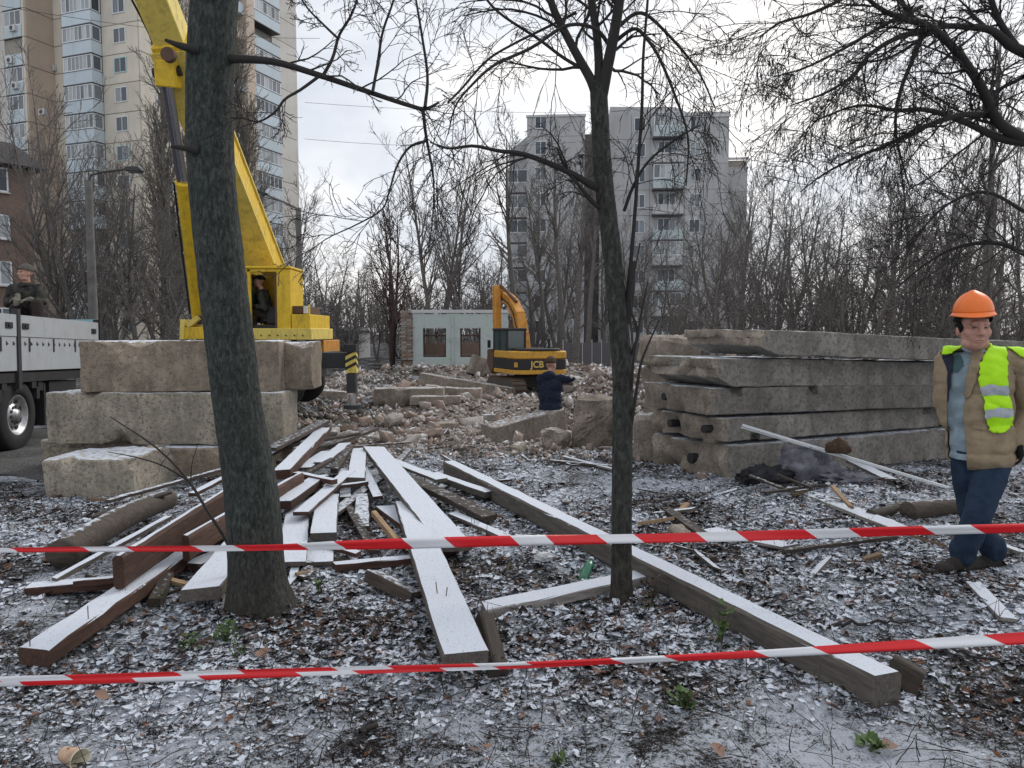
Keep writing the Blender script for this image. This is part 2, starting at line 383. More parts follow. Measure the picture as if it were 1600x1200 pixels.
    simple('rod_chrome', (.45, .46, .5), .22, 1.0); simple('cyl_purple', (.12, .105, .13), .35, .3)
    simple('rubber', (.014, .014, .015), .85, noise=.3, nscale=30, bump=.4, bscale=50); simple('rim', (.42, .42, .43), .4, .7, noise=.3, nscale=14)
    simple('cab_glass', (.05, .075, .075), .08, spec=.8); simple('white_print', (.6, .6, .58), .6); simple('yellow_print', (.62, .45, .12), .6); simple('cyan_paint', (.3, .52, .6), .5)
    simple('pole_concrete', (.14, .135, .13), .9, noise=.3, nscale=4); simple('lamp_dark', (.03, .03, .032), .5); simple('wire', (.02, .02, .022), .7)
    # clothing and skin
    def cloth(nm, c, var=.2, ns=14, b=.35, rough=.9):
        g = NG(nm); v = g.coord(); n = g.noise(v, ns, 5, .6); w = g.noise(v, 260, 2, .5)
        g.col(g.ramp(n, [(.3, tuple(x*(1-var) for x in c)), (.7, tuple(x*(1+var) for x in c))])); g.rough(rough); g.b.inputs['Specular IOR Level'].default_value = .2
        g.bump(g.math('ADD', g.math('ADD', n, g.math('MULTIPLY', g.noise(v, 45, 4, .65), .5)), g.math('MULTIPLY', w, .3)), b*2, .012)
    cloth('jacket_khaki', (.30, .235, .155), .22, 11); cloth('shirt_blue', (.27, .35, .40), .18, 10); cloth('shirt_dark', (.06, .115, .12)); cloth('trouser_navy', (.024, .042, .075), .35, 7)
    cloth('hat_black', (.012, .012, .013)); cloth('jacket_navy', (.016, .022, .042), .35, 8); cloth('jacket_camo', (.04, .041, .036), .7, 13); cloth('trouser_dark', (.035, .027, .024), .3)
    cloth('hat_grey', (.11, .105, .09), .25, 40); cloth('glove_white', (.5, .49, .46), .15); cloth('glove_black', (.013, .013, .014)); cloth('glove_grey', (.16, .145, .12)); cloth('jacket_lining', (.03, .035, .055))
    cloth('hat_brown', (.07, .045, .03)); cloth('boot', (.045, .04, .036), .4, 16); cloth('rag', (.16, .16, .185), .45, 9); cloth('rag_dark', (.03, .03, .034), .4)
    g = NG('hivis'); v = g.coord(); g.col(g.ramp(g.noise(v, 12, 4, .6), [(.3, (.40, .80, .0)), (.7, (.52, .95, .01))])); g.rough(.7); g.bump(g.noise(v, 22, 3, .5), .3, .012)
    simple('reflective', (.40, .43, .48), .35, noise=.15)
    g = NG('helmet'); g.col((.90, .19, .025)); g.rough(.35)
    g = NG('skin'); v = g.coord(); g.col(g.ramp(g.noise(v, 30, 4, .6), [(.3, (.42, .215, .16)), (.7, (.53, .30, .23))])); g.rough(.55); g.b.inputs['Subsurface Weight'].default_value = .08; g.b.inputs['Subsurface Radius'].default_value = (.02, .008, .004)
    simple('eye_dark', (.06, .05, .045), .3); simple('brow', (.16, .09, .065), .9); simple('lip', (.27, .105, .085), .6)
    # litter
    simple('cup_paper', (.55, .37, .24), .7, noise=.25, nscale=30); simple('cup_inside', (.70, .66, .52), .6)
    g = NG('bottle_green'); g.col((.03, .16, .09)); g.rough(.2)
    simple('bag_white', (.55, .57, .58), .5, bump=.5, bscale=30)
    # barrier tape: stripes printed along the UV
    g = NG('tape'); tc = g.n('ShaderNodeTexCoord'); sp = g.n('ShaderNodeSeparateXYZ'); g.l(tc.outputs['UV'], sp.inputs[0])
    s = g.math('FRACT', g.math('ADD', g.math('MULTIPLY', sp.outputs[0], 1/.58), g.math('MULTIPLY', sp.outputs[1], .11)))
    st = g.ramp(s, [(.0, 0.0), (.006, 1.0), (.62, 1.0), (.626, 0.0)])
    g.col(g.mix(st, (.78, .79, .82), (.72, .012, .018))); g.rough(.35); g.b.inputs['Transmission Weight'].default_value = 0
    g.bump(g.noise(g.coord('UV', scale=(3, 1, 1)), 9, 3, .6), .25, .004)
build_mats()
M = MATS
# ================================================================== GROUND
def build_ground():
    def axis(dense0, dense1, step, far0, far1, gf=1.07):
        a = list(np.arange(dense0, dense1, step)); s = step
        while a[-1] < far1: s *= gf; a.append(a[-1]+s)
        b = [a[0]]; s = step
        while b[-1] > far0: s *= gf; b.append(b[-1]-s)
        return np.array(b[:0:-1]+a)
    xs = axis(-4.5, 6.0, .05, -400, 400, 1.06); ys = axis(1.8, 9.5, .045, -20, 900, 1.035)
    X, Y = np.meshgrid(xs, ys); Z = H(X, Y)
    Z = np.where((np.abs(X) > 60) | (Y > 70), np.minimum(Z, 0), Z)
    V = np.stack([X.ravel(), Y.ravel(), Z.ravel()], 1); nx = len(xs); ny = len(ys)
    i = np.arange(nx-1)[None, :]+nx*np.arange(ny-1)[:, None]; i = i.ravel()
    F = np.stack([i, i+1, i+nx+1, i+nx], 1)
    o = link('ground', np_mesh('ground', V, F, M['ground'])); o['kind'] = 'structure'
    # asphalt track under the truck
    g = NG('asphalt'); v = g.pos(); n = g.noise(v, 1.5, 5, .6); f = g.noise(v, 40, 4, .7)
    c = g.ramp(n, [(.35, (.035, .034, .034)), (.7, (.10, .095, .09))]); g.col(g.mix(g.ramp(f, [(.55, 0.0), (.68, .6)]), c, (.4, .42, .45))); g.rough(.8); g.bump(f, .5, .02)
    xs = np.linspace(-30, -4.9, 60); ys = np.linspace(8.4, 13.0, 24); X, Y = np.meshgrid(xs, ys)
    Y = Y+.25*np.sin(X*1.7); X = X+.3*np.sin(Y*2.3)*(X > -6.5); Z = H(X, Y)+.012
    V = np.stack([X.ravel(), Y.ravel(), Z.ravel()], 1); i = (np.arange(59)[None, :]+60*np.arange(23)[:, None]).ravel()
    o = link('road', np_mesh('road', V, np.stack([i, i+1, i+61, i+60], 1), g.m)); o['kind'] = 'structure'
build_ground()
# ================================================================== BUILDINGS
def box_part(name, mat, parent, x0, x1, y0, y1, z0, z1, cache={}):
    """a box part whose mesh is shared between boxes of one size; origin at its low corner"""
    k = (name, mat, round(x1-x0, 3), round(y1-y0, 3), round(z1-z0, 3))
    if k not in cache: cache[k] = MB().box(0, x1-x0, 0, y1-y0, 0, z1-z0).mesh(name, M[mat])
    return link(name, cache[k], None, parent, (x0, y0, z0))
_wc = {}
def window(parent, x, z, w, h, y, side='y', frame='frame_white', glass='glass_dark', mull=1, t=.09, sill=True, sgn=-1, rec=.0):
    """framed window with separate panes set on a facade plane; side 'y': facade faces -y ; 'x': faces +x (y is then the plane's x)"""
    k = (w, h, side, frame, mull, t, sgn)
    if k not in _wc:
        fr = MB(); d = .07
        def bx(a0, a1, b0, b1, d0, d1, mb):
            if side == 'y': mb.box(a0, a1, -d1, -d0, b0, b1)
            else: mb.box(d0, d1, a0, a1, b0, b1)
        bx(0, w, 0, t, .0, d, fr); bx(0, w, h-t, h, .0, d, fr); bx(0, t, t, h-t, .0, d, fr); bx(w-t, w, t, h-t, .0, d, fr)
        cells = []
        for i in range(mull):
            a0 = t+(w-2*t)*i/mull; a1 = t+(w-2*t)*(i+1)/mull
            if i: bx(a0-t*.4, a0+t*.4, t, h-t, .0, d*.98, fr)
            cells.append((a0+(t*.4 if i else 0), a1-(t*.4 if i < mull-1 else 0)))
        me = fr.mesh('window', M[frame])
        pb = MB(); a0, a1 = cells[0]; bx(0, a1-a0, 0, h-2*t, .012, .03, pb); pm = {}
        _wc[k] = (me, cells, bx)
    me, cells, bx = _wc[k]
    o = link('window', me, None, parent, (x, y, z) if side == 'y' else (y, x, z))
    for a0, a1 in cells:
        kk = ('pane', round(a1-a0, 3), h, side, glass)
        if kk not in _wc:
            pb = MB(); bx(0, a1-a0, 0, h-2*t, .012, .03, pb); _wc[kk] = pb.mesh('pane', M[glass])
        link('pane', _wc[kk], None, o, (a0, 0, t) if side == 'y' else (0, a0, t))
    return o
def build_tower():
    c = P(232, 530, 75.5); cx, cy = c.x, c.y
    ang = math.atan2(-.35, .94)
    t = thing('apartment_tower', 'tall cream panel apartment tower with glazed balconies behind the crane', 'building', (cx, cy, 0), ang)
    ca, sa = math.cos(ang), math.sin(ang)
    def aX(px, yl):
        # local x where the vertical through pixel column px meets the plane local y = yl
        u = (px-800)/FPX
        # world = c + x*(ca,sa) + yl*(-sa,ca);  X/Y = u
        return (u*(cy+yl*ca)-(cx-yl*sa))/(ca-u*sa)
    def bY(px, xl):
        u = (px-800)/FPX
        return (u*(cy+xl*sa)-(cx+xl*ca))/(-sa-u*ca)
    FH = 2.8; NF = 17; z0 = .6
    rng = random.Random(3)
    part = lambda n, m, *a: box_part(n, m, t, *a)
    # core body, recessed behind the panels so that joints show
    A1 = aX(176, 0); A2 = aX(116, -1.2); 
    yrec = 2.2; yproj = -1.0
    A3 = aX(81, yrec); A4 = aX(60, yproj); A5 = aX(28, yproj); A6 = A5-9
    BL = bY(472, 0)
    body = MB()
    body.box(A1, -.12, .12, BL-.1, 0, NF*FH+2); body.box(A2-.2, A1-.02, .14, BL-.1, 0, NF*FH+2.01); body.box(A4+.01, A2-.21, yrec+.12, BL-.1, 0, NF*FH+2.02); body.box(A6, A4-.12, yproj+.12, BL-.1, 0, NF*FH+2.03)
    body.build('wall_core', M['joint'], t)
    roof = MB().box(A6-.2, .3, -1.2, BL+.2, NF*FH+2.1, NF*FH+2.5).build('roof', M['roof_dark'], t)
    g = .035
    for k in range(NF):
        zb = z0+k*FH; zt = zb+FH
        if k == 0: zb0 = -.5
        else: zb0 = zb
        # S1 wall with one window column (two panels)
        am = (A1)/2
        part('wall_panel', 'panel_cream', A1+g, 0-.15, 0, .12, zb0+g, zt-g)
        wx = aX(194, 0); ww = aX(213, 0)-wx
        window(t, round(wx, 2), zb+1.0, round(ww, 2), 1.45, 0, mull=2, glass='glass_dark', frame='frame_white' if k % 3 else 'frame_cyan')
        # corner column on the right face
        # bay S2
        part('parapet', 'balcony_white', A2, A1-.05, -1.2, .12, zb+.05, zb+1.25)
        part('slab_edge', 'frame_dark', A2-.05, A1, -1.26, .12, zb-.06, zb+.04)
        part('ledge', 'frame_dark', A2-.03, A1-.02, -1.23, .12, zb+1.251, zb+1.30)
        bw = (A1-.05-A2)
        if k not in (3,):
            window(t, A2, zb+1.3, round(bw, 2), 1.42, -1.14, mull=7, glass='glass_curtain', t=.1)
            window(t, -1.1, zb+1.3, 1.05, 1.42, A1-.12, side='x', mull=1, glass='glass_dark', t=.1)
            part('bay_interior', 'balcony_blue', A2+.05, A1-.15, -1.06, .1, zb+1.3, zb+2.72)
        # S3 recess: small windows
        part('wall_panel', 'panel_cream', A3-2.0+g, A2-.2, yrec, yrec+.12, zb0+g, zt-g)
        wx = aX(91, yrec); ww = aX(102, yrec)-wx
        window(t, round(wx, 2), zb+.9, round(ww, 2), 1.5, yrec, mull=1, glass='glass_dark', frame='frame_dark' if k % 2 else 'frame_white')
        part('wall_panel', 'panel_tan', A4-.12, A4, yproj+.1, yrec-g, zb0+g, zt-g)
        # S4 loggia
        part('parapet', 'balcony_blue' if k % 2 else 'balcony_white', A5+.05, A4-.5, yproj-.04, yproj+.08, zb+.05, zb+1.2)
        part('slab_edge', 'frame_dark', A5, A4-.45, yproj-.08, yproj+.1, zb-.05, zb+.04)
        if k != 10:
            window(t, A5+.05, zb+1.2, round(A4-.55-A5, 2), 1.5, yproj+.04, mull=3, glass='glass_curtain' if k % 2 else 'glass_dark', t=.1)
        part('wall_panel', 'panel_cream', A4-.45, A4-.125, yproj, yproj+.12, zb0+g, zt-g)
        # S5
        part('wall_panel', 'panel_grey', A5-4.4+g, A5-g, yproj, yproj+.12, zb0+g, zt-g)
        part('wall_panel', 'panel_cream', A5-9, A5-4.4-g, yproj, yproj+.12, zb0+g, zt-g)
        # ---- right face (faces +x): columns along y
        y1 = bY(300, 0); y2 = bY(352, 0); y3 = bY(383, 0)
        part('wall_panel', 'panel_cream', -.12, 0, g, y1-g, zb0+g, zt-g)
        part('wall_panel', 'panel_cream', -.12, 0, y1+g, y2-g, zb0+g, zt-g)
        window(t, (y1+y2)/2-.9, zb+.9, 1.8, 1.45, 0, side='x', mull=2)
        window(t, y1/2-.9, zb+.9, 1.8, 1.45, 0, side='x', mull=2)
        part('parapet', 'balcony_white' if k % 3 else 'panel_tan', -.1, .9, y2, y3, zb+.05, zb+1.2)
        yb0 = bY(409, 1.2); yb1 = bY(447, 1.2)
        part('wall_panel', 'panel_tan', -.12, 1.2, y3+g, yb0-g, zb0+g, zt-g)
        part('parapet', 'balcony_white', -.1, 1.2, yb0, yb1, zb+.05, zb+1.25)
        part('slab_edge', 'frame_dark', -.1, 1.26, yb0-.02, yb1+.05, zb-.06, zb+.04)
        part('ledge', 'frame_dark', -.1, 1.23, yb0-.01, yb1+.02, zb+1.251, zb+1.31)
        if k != 12:
            window(t, yb0, zb+1.31, round(yb1-yb0, 2), 1.4, 1.12, side='x', mull=6, glass='glass_curtain' if k % 3 else 'glass_dark', t=.1)
            part('bay_interior', 'balcony_blue', -.1, 1.1, yb0+.05, yb1-.05, zb+1.32, zb+2.7)
        part('wall_panel', 'panel_grey', -.12, 0, yb1+.06, BL, zb0+g, zt-g)
    # air conditioner boxes
    for wx, yy, k, dz in ((aX(80, yproj), yproj, 8, .35), (aX(40, yproj), yproj, 9, .5), (aX(35, yproj), yproj, 13, 1.1), (aX(40, yproj), yproj, 11, .6), (aX(195, 0), 0, 12, .35), (aX(157, -1.2), -1.2, 13, .75), (aX(34, yproj), yproj, 10, .3), (aX(98, yrec), yrec, 10, .3)):
        o = MB().box(0, .8, -.34, -.05, 0, .58).box(.1, .16, -.05, 0, .1, .5).box(.6, .66, -.05, 0, .1, .5).build('air_conditioner', M['ac_white'], t, loc=(wx, yy, z0+k*FH+dz))
        MB().cyl((.33, -.345, .29), (.33, -.36, .29), .22, n=14).build('fan', M['frame_dark'], o)
build_tower()
def build_grey_block():
    D = 88.0; o = P(935, 530, D); ang = R(-5)
    t = thing('apartment_block', 'grey nine storey apartment block with stepped roof behind the bare trees', 'building', (o.x, o.y, 0), ang)
    ca, sa = math.cos(ang), math.sin(ang)
    def aX(px, yl=0):
        u = (px-800)/FPX; return (u*(o.y+yl*ca)-(o.x-yl*sa))/(ca-u*sa)
    def zat(py, D): return CAM_H+ray(800, py).z/ray(800, py).y*D
    XR = aX(1133); X2 = aX(1168); ztop = zat(187, 88); ztop2 = zat(247, 88)
    part = lambda n, m, *a: box_part(n, m, t, *a)
    FH = 2.82; NF = 9; z0 = .7
    # walls as storey-high panels in front of a core
    MB().box(0, XR-.1, .12, 12, 0, ztop-.1).build('wall_core', M['joint'], t)
    MB().box(XR-.1, X2-.1, 2.12, 12.1, 0, ztop2-.1).build('wall_core', M['joint'], t)
    XL0 = aX(823, -2); XL1 = aX(912, -2)
    MB().box(XL0+.12, XL1, -1.88, 12.2, 0, zat(181, 86)-.1).build('wall_core', M['joint'], t)
    part('stair_shaft', 'grey_dark', XL1+.02, -.02, 1.8, 12.3, 0, zat(210, 90))
    xs = [0, aX(983), aX(1012), aX(1066), aX(1090), XR]
    nz = NF
    for k in range(nz+1):
        zb = 0 if k == 0 else z0+k*FH; zt = z0+(k+1)*FH if k < nz else ztop
        if zt <= zb+.1: continue
        for i in range(5): part('wall_panel', 'grey_wall' if i != 3 else 'grey_light', xs[i]+(.02 if i else 0), xs[i+1]-.02, 0, .12, zb+.02, zt-.02)
        if zt < ztop2+1: part('wall_panel', 'grey_wall', XR+.02, X2, 2, 2.12, zb+.02, min(zt, ztop2)-.02)
        zl = zat(181, 86)
        part('wall_panel', 'grey_wall', XL0, (XL0+XL1)/2-.02, -2, -1.88, zb+.02, min(zt, zl)-.02)
        part('wall_panel', 'grey_wall', (XL0+XL1)/2+.02, XL1, -2, -1.88, zb+.02, min(zt, zl)-.02)
        part('wall_panel', 'grey_light', XL0, XL0+.12, -1.87, 12, zb+.02, min(zt, zl)-.02)
    # attic that steps up in the middle of the roof
    mb = MB(); xa, xb, xc = aX(950), aX(1050), aX(1092)
    mb.prism([(xa, ztop-.05), (xc, ztop-.05), (xb, zat(169, 88)), (xa, zat(166, 88))], 'y', .3, 11.5); mb.build('attic', M['grey_wall'], t)
    MB().box(aX(1076), XR+.15, -.12, .1, ztop+.003, ztop+.25).box(XR-.05, X2+.12, 1.9, 2.2, ztop2+.003, ztop2+.2).box(XL0-.1, XL1+.1, -2.1, -1.8, zat(181, 86)+.003, zat(181, 86)+.25).build('coping', M['grey_light'], t)
    MB().box(aX(1090)+.02, XR, -.04, 0, zat(226, 88), zat(223, 88)).build('cornice', M['grey_light'], t)
    for k in range(NF):
        zb = z0+k*FH
        x = aX(1073); window(t, x, zb+.85, round(aX(1090)-x, 2), 1.5, 0, mull=2, t=.08, glass='glass_curtain' if k % 2 else 'glass_dark')
        x = aX(987); window(t, x, zb+.85, 1.3, 1.5, 0, mull=2, t=.08)
        # balcony column
        xa, xb = aX(1016), aX(1062)
        part('parapet', 'grey_light' if k % 2 else 'balcony_blue', xa, xb, -1.2, 0, zb+.0, zb+1.05)
        part('slab_edge', 'grey_dark', xa-.05, xb+.05, -1.25, 0, zb-.16, zb-.01)
        if k in (8, 6, 3, 1): window(t, xa, zb+1.06, round(xb-xa, 2), 1.55, -1.1, mull=5, t=.1, glass='glass_curtain')
        else: window(t, xa+.6, zb+.9, 2.0, 1.6, 0, mull=3, t=.08)
        # left block
        x = aX(835, -2); window(t, x, zb+.85, 1.3, 1.5, -2, mull=2, t=.08)
        if k > 6: continue
        xw = XL0-2.4
        part('parapet', 'grey_light' if k % 2 else 'grey_wall', xw, XL0-.01, 0, 3.2, zb, zb+1.05)
        part('slab_edge', 'grey_dark', xw-.05, XL0-.01, -.05, 3.25, zb-.16, zb-.01)
        window(t, xw+.05, zb+1.06, round(XL0-xw-.1, 2), 1.5, .1, mull=2, t=.1, glass='glass_curtain' if k % 2 else 'glass_dark')
    # lower wing that steps down to the left
    MB().prism([(XL0-2.45, 0), (XL0-.005, 0), (XL0-.005, zat(195, 88)), (XL0-2.45, zat(222, 88))], 'y', 3.3, 12).build('side_wing', M['grey_wall'], t)
build_grey_block()
def build_brick_house():
    c = P(58, 530, 50); dB = Vector((.35, .94)); ang = math.atan2(-.35, .94)
    # long side runs from the left frame edge away to the corner at px 55
    dirx = Vector((.62, .785)).normalized(); ang = math.atan2(dirx.y, dirx.x)
    t = thing('brick_house', 'old brown brick house with dark eaves at the left edge', 'building', (c.x, c.y, 0), ang)
    zt = 12.0; FH = 2.9
    MB().box(-30, 0, 0, 10, 0, zt).build('wall', M['brick_wall'], t)
    MB().prism([(-.9, zt+.05), (11, zt+.05), (5, zt+2.6)], 'x', -30.5, .8).build('roof', M['roof_dark'], t)
    ca, sa = math.cos(ang), math.sin(ang)
    for k in range(4):
        for i in range(8):
            xw = -2.6-i*2.9
            w = window(t, xw, .9+k*FH+.8, 1.3, 1.5, -.01, mull=2, t=.09, glass='glass_curtain' if (i+k) % 3 else 'glass_dark')
            box_part('sill', 'panel_grey', w, -.08, 1.38, -.16, .0, -.09, -.01)
build_brick_house()
def build_ruin():
    D = 34.0; a = P(645, 560, D); b = P(776, 560, D)
    t = thing('ruined_house', 'roofless ruined house with pale green plaster and two empty windows', 'building', (a.x, a.y, .1))
    Wd = b.x-a.x; px = lambda x: (x-645)/FPX*D; zz = lambda y: CAM_H+ray(800, y).z/ray(800, y).y*D-.1
    zt = zz(489); zw1 = zz(513); zw0 = zz(558); e = .03
    mb = MB(); xs = [0, px(661), px(697), px(719), px(751), Wd+.5]
    th = .38
    for x0, x1 in ((xs[0], xs[1]), (xs[2], xs[3]), (xs[4], xs[5])): mb.box(x0, x1, 0, th, -.6, zt-.02)
    for x0, x1 in ((xs[1], xs[2]), (xs[3], xs[4])): mb.box(x0, x1, 0, th, -.6, zw0); mb.box(x0, x1, 0, th, zw1, zt-.05)
    mb.build('wall', M['plaster_green'], t)
    MB().box(-.05, Wd+.5, -.04, th+.04, zt, zt+.14).build('cornice', M['grey_light'], t)
    MB().box(px(706), px(709), -.06, -.002, 0, zt-.1).build('pilaster', M['plaster_green'], t)
    # window frames left in the openings
    for x0, x1 in ((xs[1], xs[2]), (xs[3], xs[4])):
        f = MB(); f.box(x0, x0+.07, .12, .2, zw0, zw1).box(x1-.07, x1, .12, .2, zw0, zw1).box(x0+.07, x1-.07, .12, .2, zw0+(zw1-zw0)*.72, zw0+(zw1-zw0)*.72+.06).box(x0+.07, x1-.07, .12, .2, zw0, zw0+.08)
        f.build('window_frame', M['wood_brown'], t); 
    # side wall and broken brick pier on the left, real bricks
    MB().box(px(628)-.1, px(628)+.28, .4, 7, -.6, zz(492)).box(px(628)+.28, Wd+.5, 6.6, 7, -.6, zz(539)).build('back_wall', M['brick_wall'], t)
    bm_ = MB().box(0, .24, 0, .13, 0, .077).mesh('brick', M['brick_piece'])
    rng = random.Random(8); zb = zz(562); k = 0
    while zb < zz(486):
        for c in range(2):
            x0 = px(628)+c*.255-(.05 if k % 2 else 0)
            if zb > zz(494) and rng.random() < .35: continue
            link('brick', bm_, None, t, (x0, -.10+rng.uniform(-.02, .02), zb))
        zb += .09; k += 1
    MB().box(px(630), 0-.005, .04, .36, -.6, zz(494)).build('pier_core', M['brick_piece'], t)
build_ruin()
def low_sheds():
    for px0, px1, y0, D, nm, mt, lab in ((497, 560, 541, 48, 'garage', 'grey_wall', 'low grey garage far behind the outrigger leg'), (880, 1000, 532, 40, 'garden_fence', 'grey_dark', 'dark low panel fence behind the orange excavator')):
        a = P(px0, y0, D); b = P(px1, y0, D)
        t = thing(nm, lab, nm.split('_')[-1], (a.x, a.y, 0)); w = b.x-a.x
        if nm == 'garage':
            MB().box(0, w, 0, 4, 0, 1.75).build('wall', M[mt], t); MB().box(-.2, w+.2, -.25, 4.2, 1.76, 1.95).build('roof', M['grey_light'], t)
            for i in range(2): MB().box(.3+i*1.25, 1.3+i*1.25, -.06, -.003, .05, 1.5).build('door', M['frame_dark'], t)
        else:
            n = 8
            for i in range(n): box_part('panel', mt, t, w*i/n+.02, w*(i+1)/n-.02, 0, .12, -.3, 1.1)
            for i in range(n+1): box_part('post', 'grey_wall', t, w*i/n-.019, w*i/n+.019, -.05, .17, -.3, 1.25)
low_sheds()
# ================================================================== TREES
def nrm(a): return a/np.maximum(np.linalg.norm(a, axis=-1, keepdims=True), 1e-9)
class Tubes:
    def __init__(s): s.V = []; s.F = []; s.n = 0
    def add(s, pts, rad, k):
        """pts (N,S,3), rad (N,S)"""
        N, S, _ = pts.shape
        T = np.empty_like(pts); T[:, 1:-1] = pts[:, 2:]-pts[:, :-2]; T[:, 0] = pts[:, 1]-pts[:, 0]; T[:, -1] = pts[:, -1]-pts[:, -2]
        T = nrm(T); m = nrm(T.mean(1)); ref = np.where(np.abs(m[:, 2:3]) < .8, np.array([[0., 0, 1]]), np.array([[1., 0, 0]]))
        U = nrm(np.cross(T, ref[:, None, :])); Wv = np.cross(T, U)
        a = np.arange(k)*2*np.pi/k
        ring = U[:, :, None, :]*np.cos(a)[None, None, :, None]+Wv[:, :, None, :]*np.sin(a)[None, None, :, None]
        V = pts[:, :, None, :]+ring*rad[:, :, None, None]
        idx = np.arange(N*S*k).reshape(N, S, k)+s.n
        A = idx[:, :-1, :]; B = np.roll(A, -1, 2); D = idx[:, 1:, :]; C = np.roll(D, -1, 2)
        s.F.append(np.stack([A, B, C, D], -1).reshape(-1, 4)); s.V.append(V.reshape(-1, 3)); s.n += N*S*k
    def mesh(s, name, mat): return np_mesh(name, np.concatenate(s.V), np.concatenate(s.F), mat)
def extend(rg, P0, D0, L, S, wander, trop):
    N = len(P0); pts = np.empty((N, S, 3)); pts[:, 0] = P0; d = nrm(D0); st = (L/(S-1))[:, None]
    for i in range(1, S):
        d = nrm(d+rg.randn(N, 3)*wander+np.array([0, 0, trop])); pts[:, i] = pts[:, i-1]+d*st
    return pts
def kids(rg, pts, rad, Lp, per, t0, t1, ang, angv, lr, rr, upbias=0.0, lpow=.45):
    """children sprouting along parents; returns P0,D0,L,R"""
    N, S, _ = pts.shape; n = N*per; pi = np.repeat(np.arange(N), per)
    t = t0+(t1-t0)*((np.tile(np.arange(per), N)+rg.rand(n))/per)
    f = t*(S-1); i = np.minimum(f.astype(int), S-2); w = (f-i)[:, None]
    p = pts[pi, i]*(1-w)+pts[pi, i+1]*w; d = nrm(pts[pi, i+1]-pts[pi, i])
    r = rad[pi, i]*(1-w[:, 0])+rad[pi, i+1]*w[:, 0]
    pr = nrm(np.cross(d, rg.randn(n, 3)))
    a = np.radians(ang+rg.randn(n)*angv)[:, None]
    D = d*np.cos(a)+pr*np.sin(a); D[:, 2] += upbias
    L = Lp[pi]*lr*(1-t*lpow)*rg.uniform(.6, 1.25, n)
    return p, nrm(D), L, r*rr
def taper(R0, S, tip): return R0[:, None]*np.linspace(1, tip, S)[None, :]
def make_tree(seed, h, r, stems=1, spread=8, first=.3, n1=16, n2=7, n3=5, n4=0, a1=45, l1=.42, trop=.06, minr=.010, droop=0, wander=.10, mat='bark_far', lean=(0, 0)):
    rg = np.random.RandomState(seed)
    az = rg.rand(stems)*6.28; sp = np.radians(spread)*(1 if stems > 1 else .3)
    D0 = np.stack([np.sin(sp)*np.cos(az)+lean[0], np.sin(sp)*np.sin(az)+lean[1], np.full(stems, np.cos(sp))], 1)
    L0 = h*rg.uniform(.82, 1, stems); p0 = extend(rg, np.zeros((stems, 3))+np.array([0, 0, -.15]), D0, L0, 14, wander*.35, .03)
    R0 = r*rg.uniform(.75, 1, stems); r0 = taper(R0, 14, .16)
    T1, T2 = Tubes(), Tubes(); T1.add(p0, r0, 7)
    P1, D1, L1, R1 = kids(rg, p0, r0, L0, n1, first, .99, a1, 10, l1, .55); 
    p1 = extend(rg, P1, D1, L1, 8, wander, trop); r1 = np.maximum(taper(R1, 8, .25), minr); T1.add(p1, r1, 5)
    P2, D2, L2, R2 = kids(rg, p1, r1, L1, n2, .15, .98, 38, 12, .5, .55); 
    p2 = extend(rg, P2, D2, L2, 6, wander*1.3, trop*.8-droop*.3); r2 = np.maximum(taper(R2, 6, .4), minr); T2.add(p2, r2, 4)
    P3, D3, L3, R3 = kids(rg, p2, r2, L2, n3, .1, .98, 35, 12, .55, .6)
    p3 = extend(rg, P3, D3, L3, 5, wander*1.4, trop*.5-droop); r3 = np.maximum(taper(R3, 5, .5), minr*.8); T2.add(p3, r3, 3)
    if n4:
        P4, D4, L4, R4 = kids(rg, p3, r3, L3, n4, .1, .98, 35, 12, .6, .7)
        p4 = extend(rg, P4, D4, L4, 4, wander*1.4, -droop); r4 = np.maximum(taper(R4, 4, .6), minr*.7); T2.add(p4, r4, 3)
    return T1.mesh('trunk', M[mat]), T2.mesh('crown', M[mat])
TREES = {
 'bushy':  make_tree(11, 8.0, .11, 5, 16, .15, 14, 7, 5, 0, 38, .45, .10, .0065),
 'round':  make_tree(12, 10., .15, 2, 12, .25, 18, 7, 5, 0, 48, .40, .06, .0075),
 'tall':   make_tree(13, 15., .20, 3, 9, .30, 18, 7, 5, 0, 38, .34, .10, .011),
 'poplar': make_tree(14, 24., .28, 1, 2, .06, 110, 9, 4, 0, 26, .21, .14, .016, mat='bark_poplar'),
 'shrub':  make_tree(15, 4.5, .05, 9, 28, .08, 10, 6, 5, 0, 38, .45, .08, .006),
 'pole':   make_tree(16, 17., .26, 1, 2, .45, 16, 7, 5, 0, 42, .26, .10, .015),
 'droopy': make_tree(17, 9.0, .13, 2, 14, .25, 18, 7, 6, 0, 55, .48, .02, .006, droop=.12, wander=.14),
 'wide':   make_tree(18, 8.0, .14, 3, 22, .20, 16, 7, 6, 0, 52, .5, .03, .006, droop=.04, wander=.14),
 'redstem': make_tree(19, 9., .15, 3, 9, .25, 16, 6, 4, 0, 40, .38, .08, .011, mat='bark_red'),
}
PLANTED = {}
ORD = ['leftmost', 'second', 'third', 'fourth', 'fifth', 'sixth', 'seventh', 'eighth', 'ninth', 'tenth', 'eleventh', 'twelfth', 'thirteenth', 'fourteenth', 'fifteenth', 'sixteenth', 'seventeenth', 'eighteenth', 'nineteenth', 'twentieth', 'twenty-first', 'twenty-second', 'twenty-third', 'twenty-fourth', 'twenty-fifth', 'twenty-sixth', 'twenty-seventh', 'twenty-eighth', 'twenty-ninth', 'thirtieth', 'thirty-first', 'thirty-second', 'thirty-third', 'thirty-fourth', 'thirty-fifth']
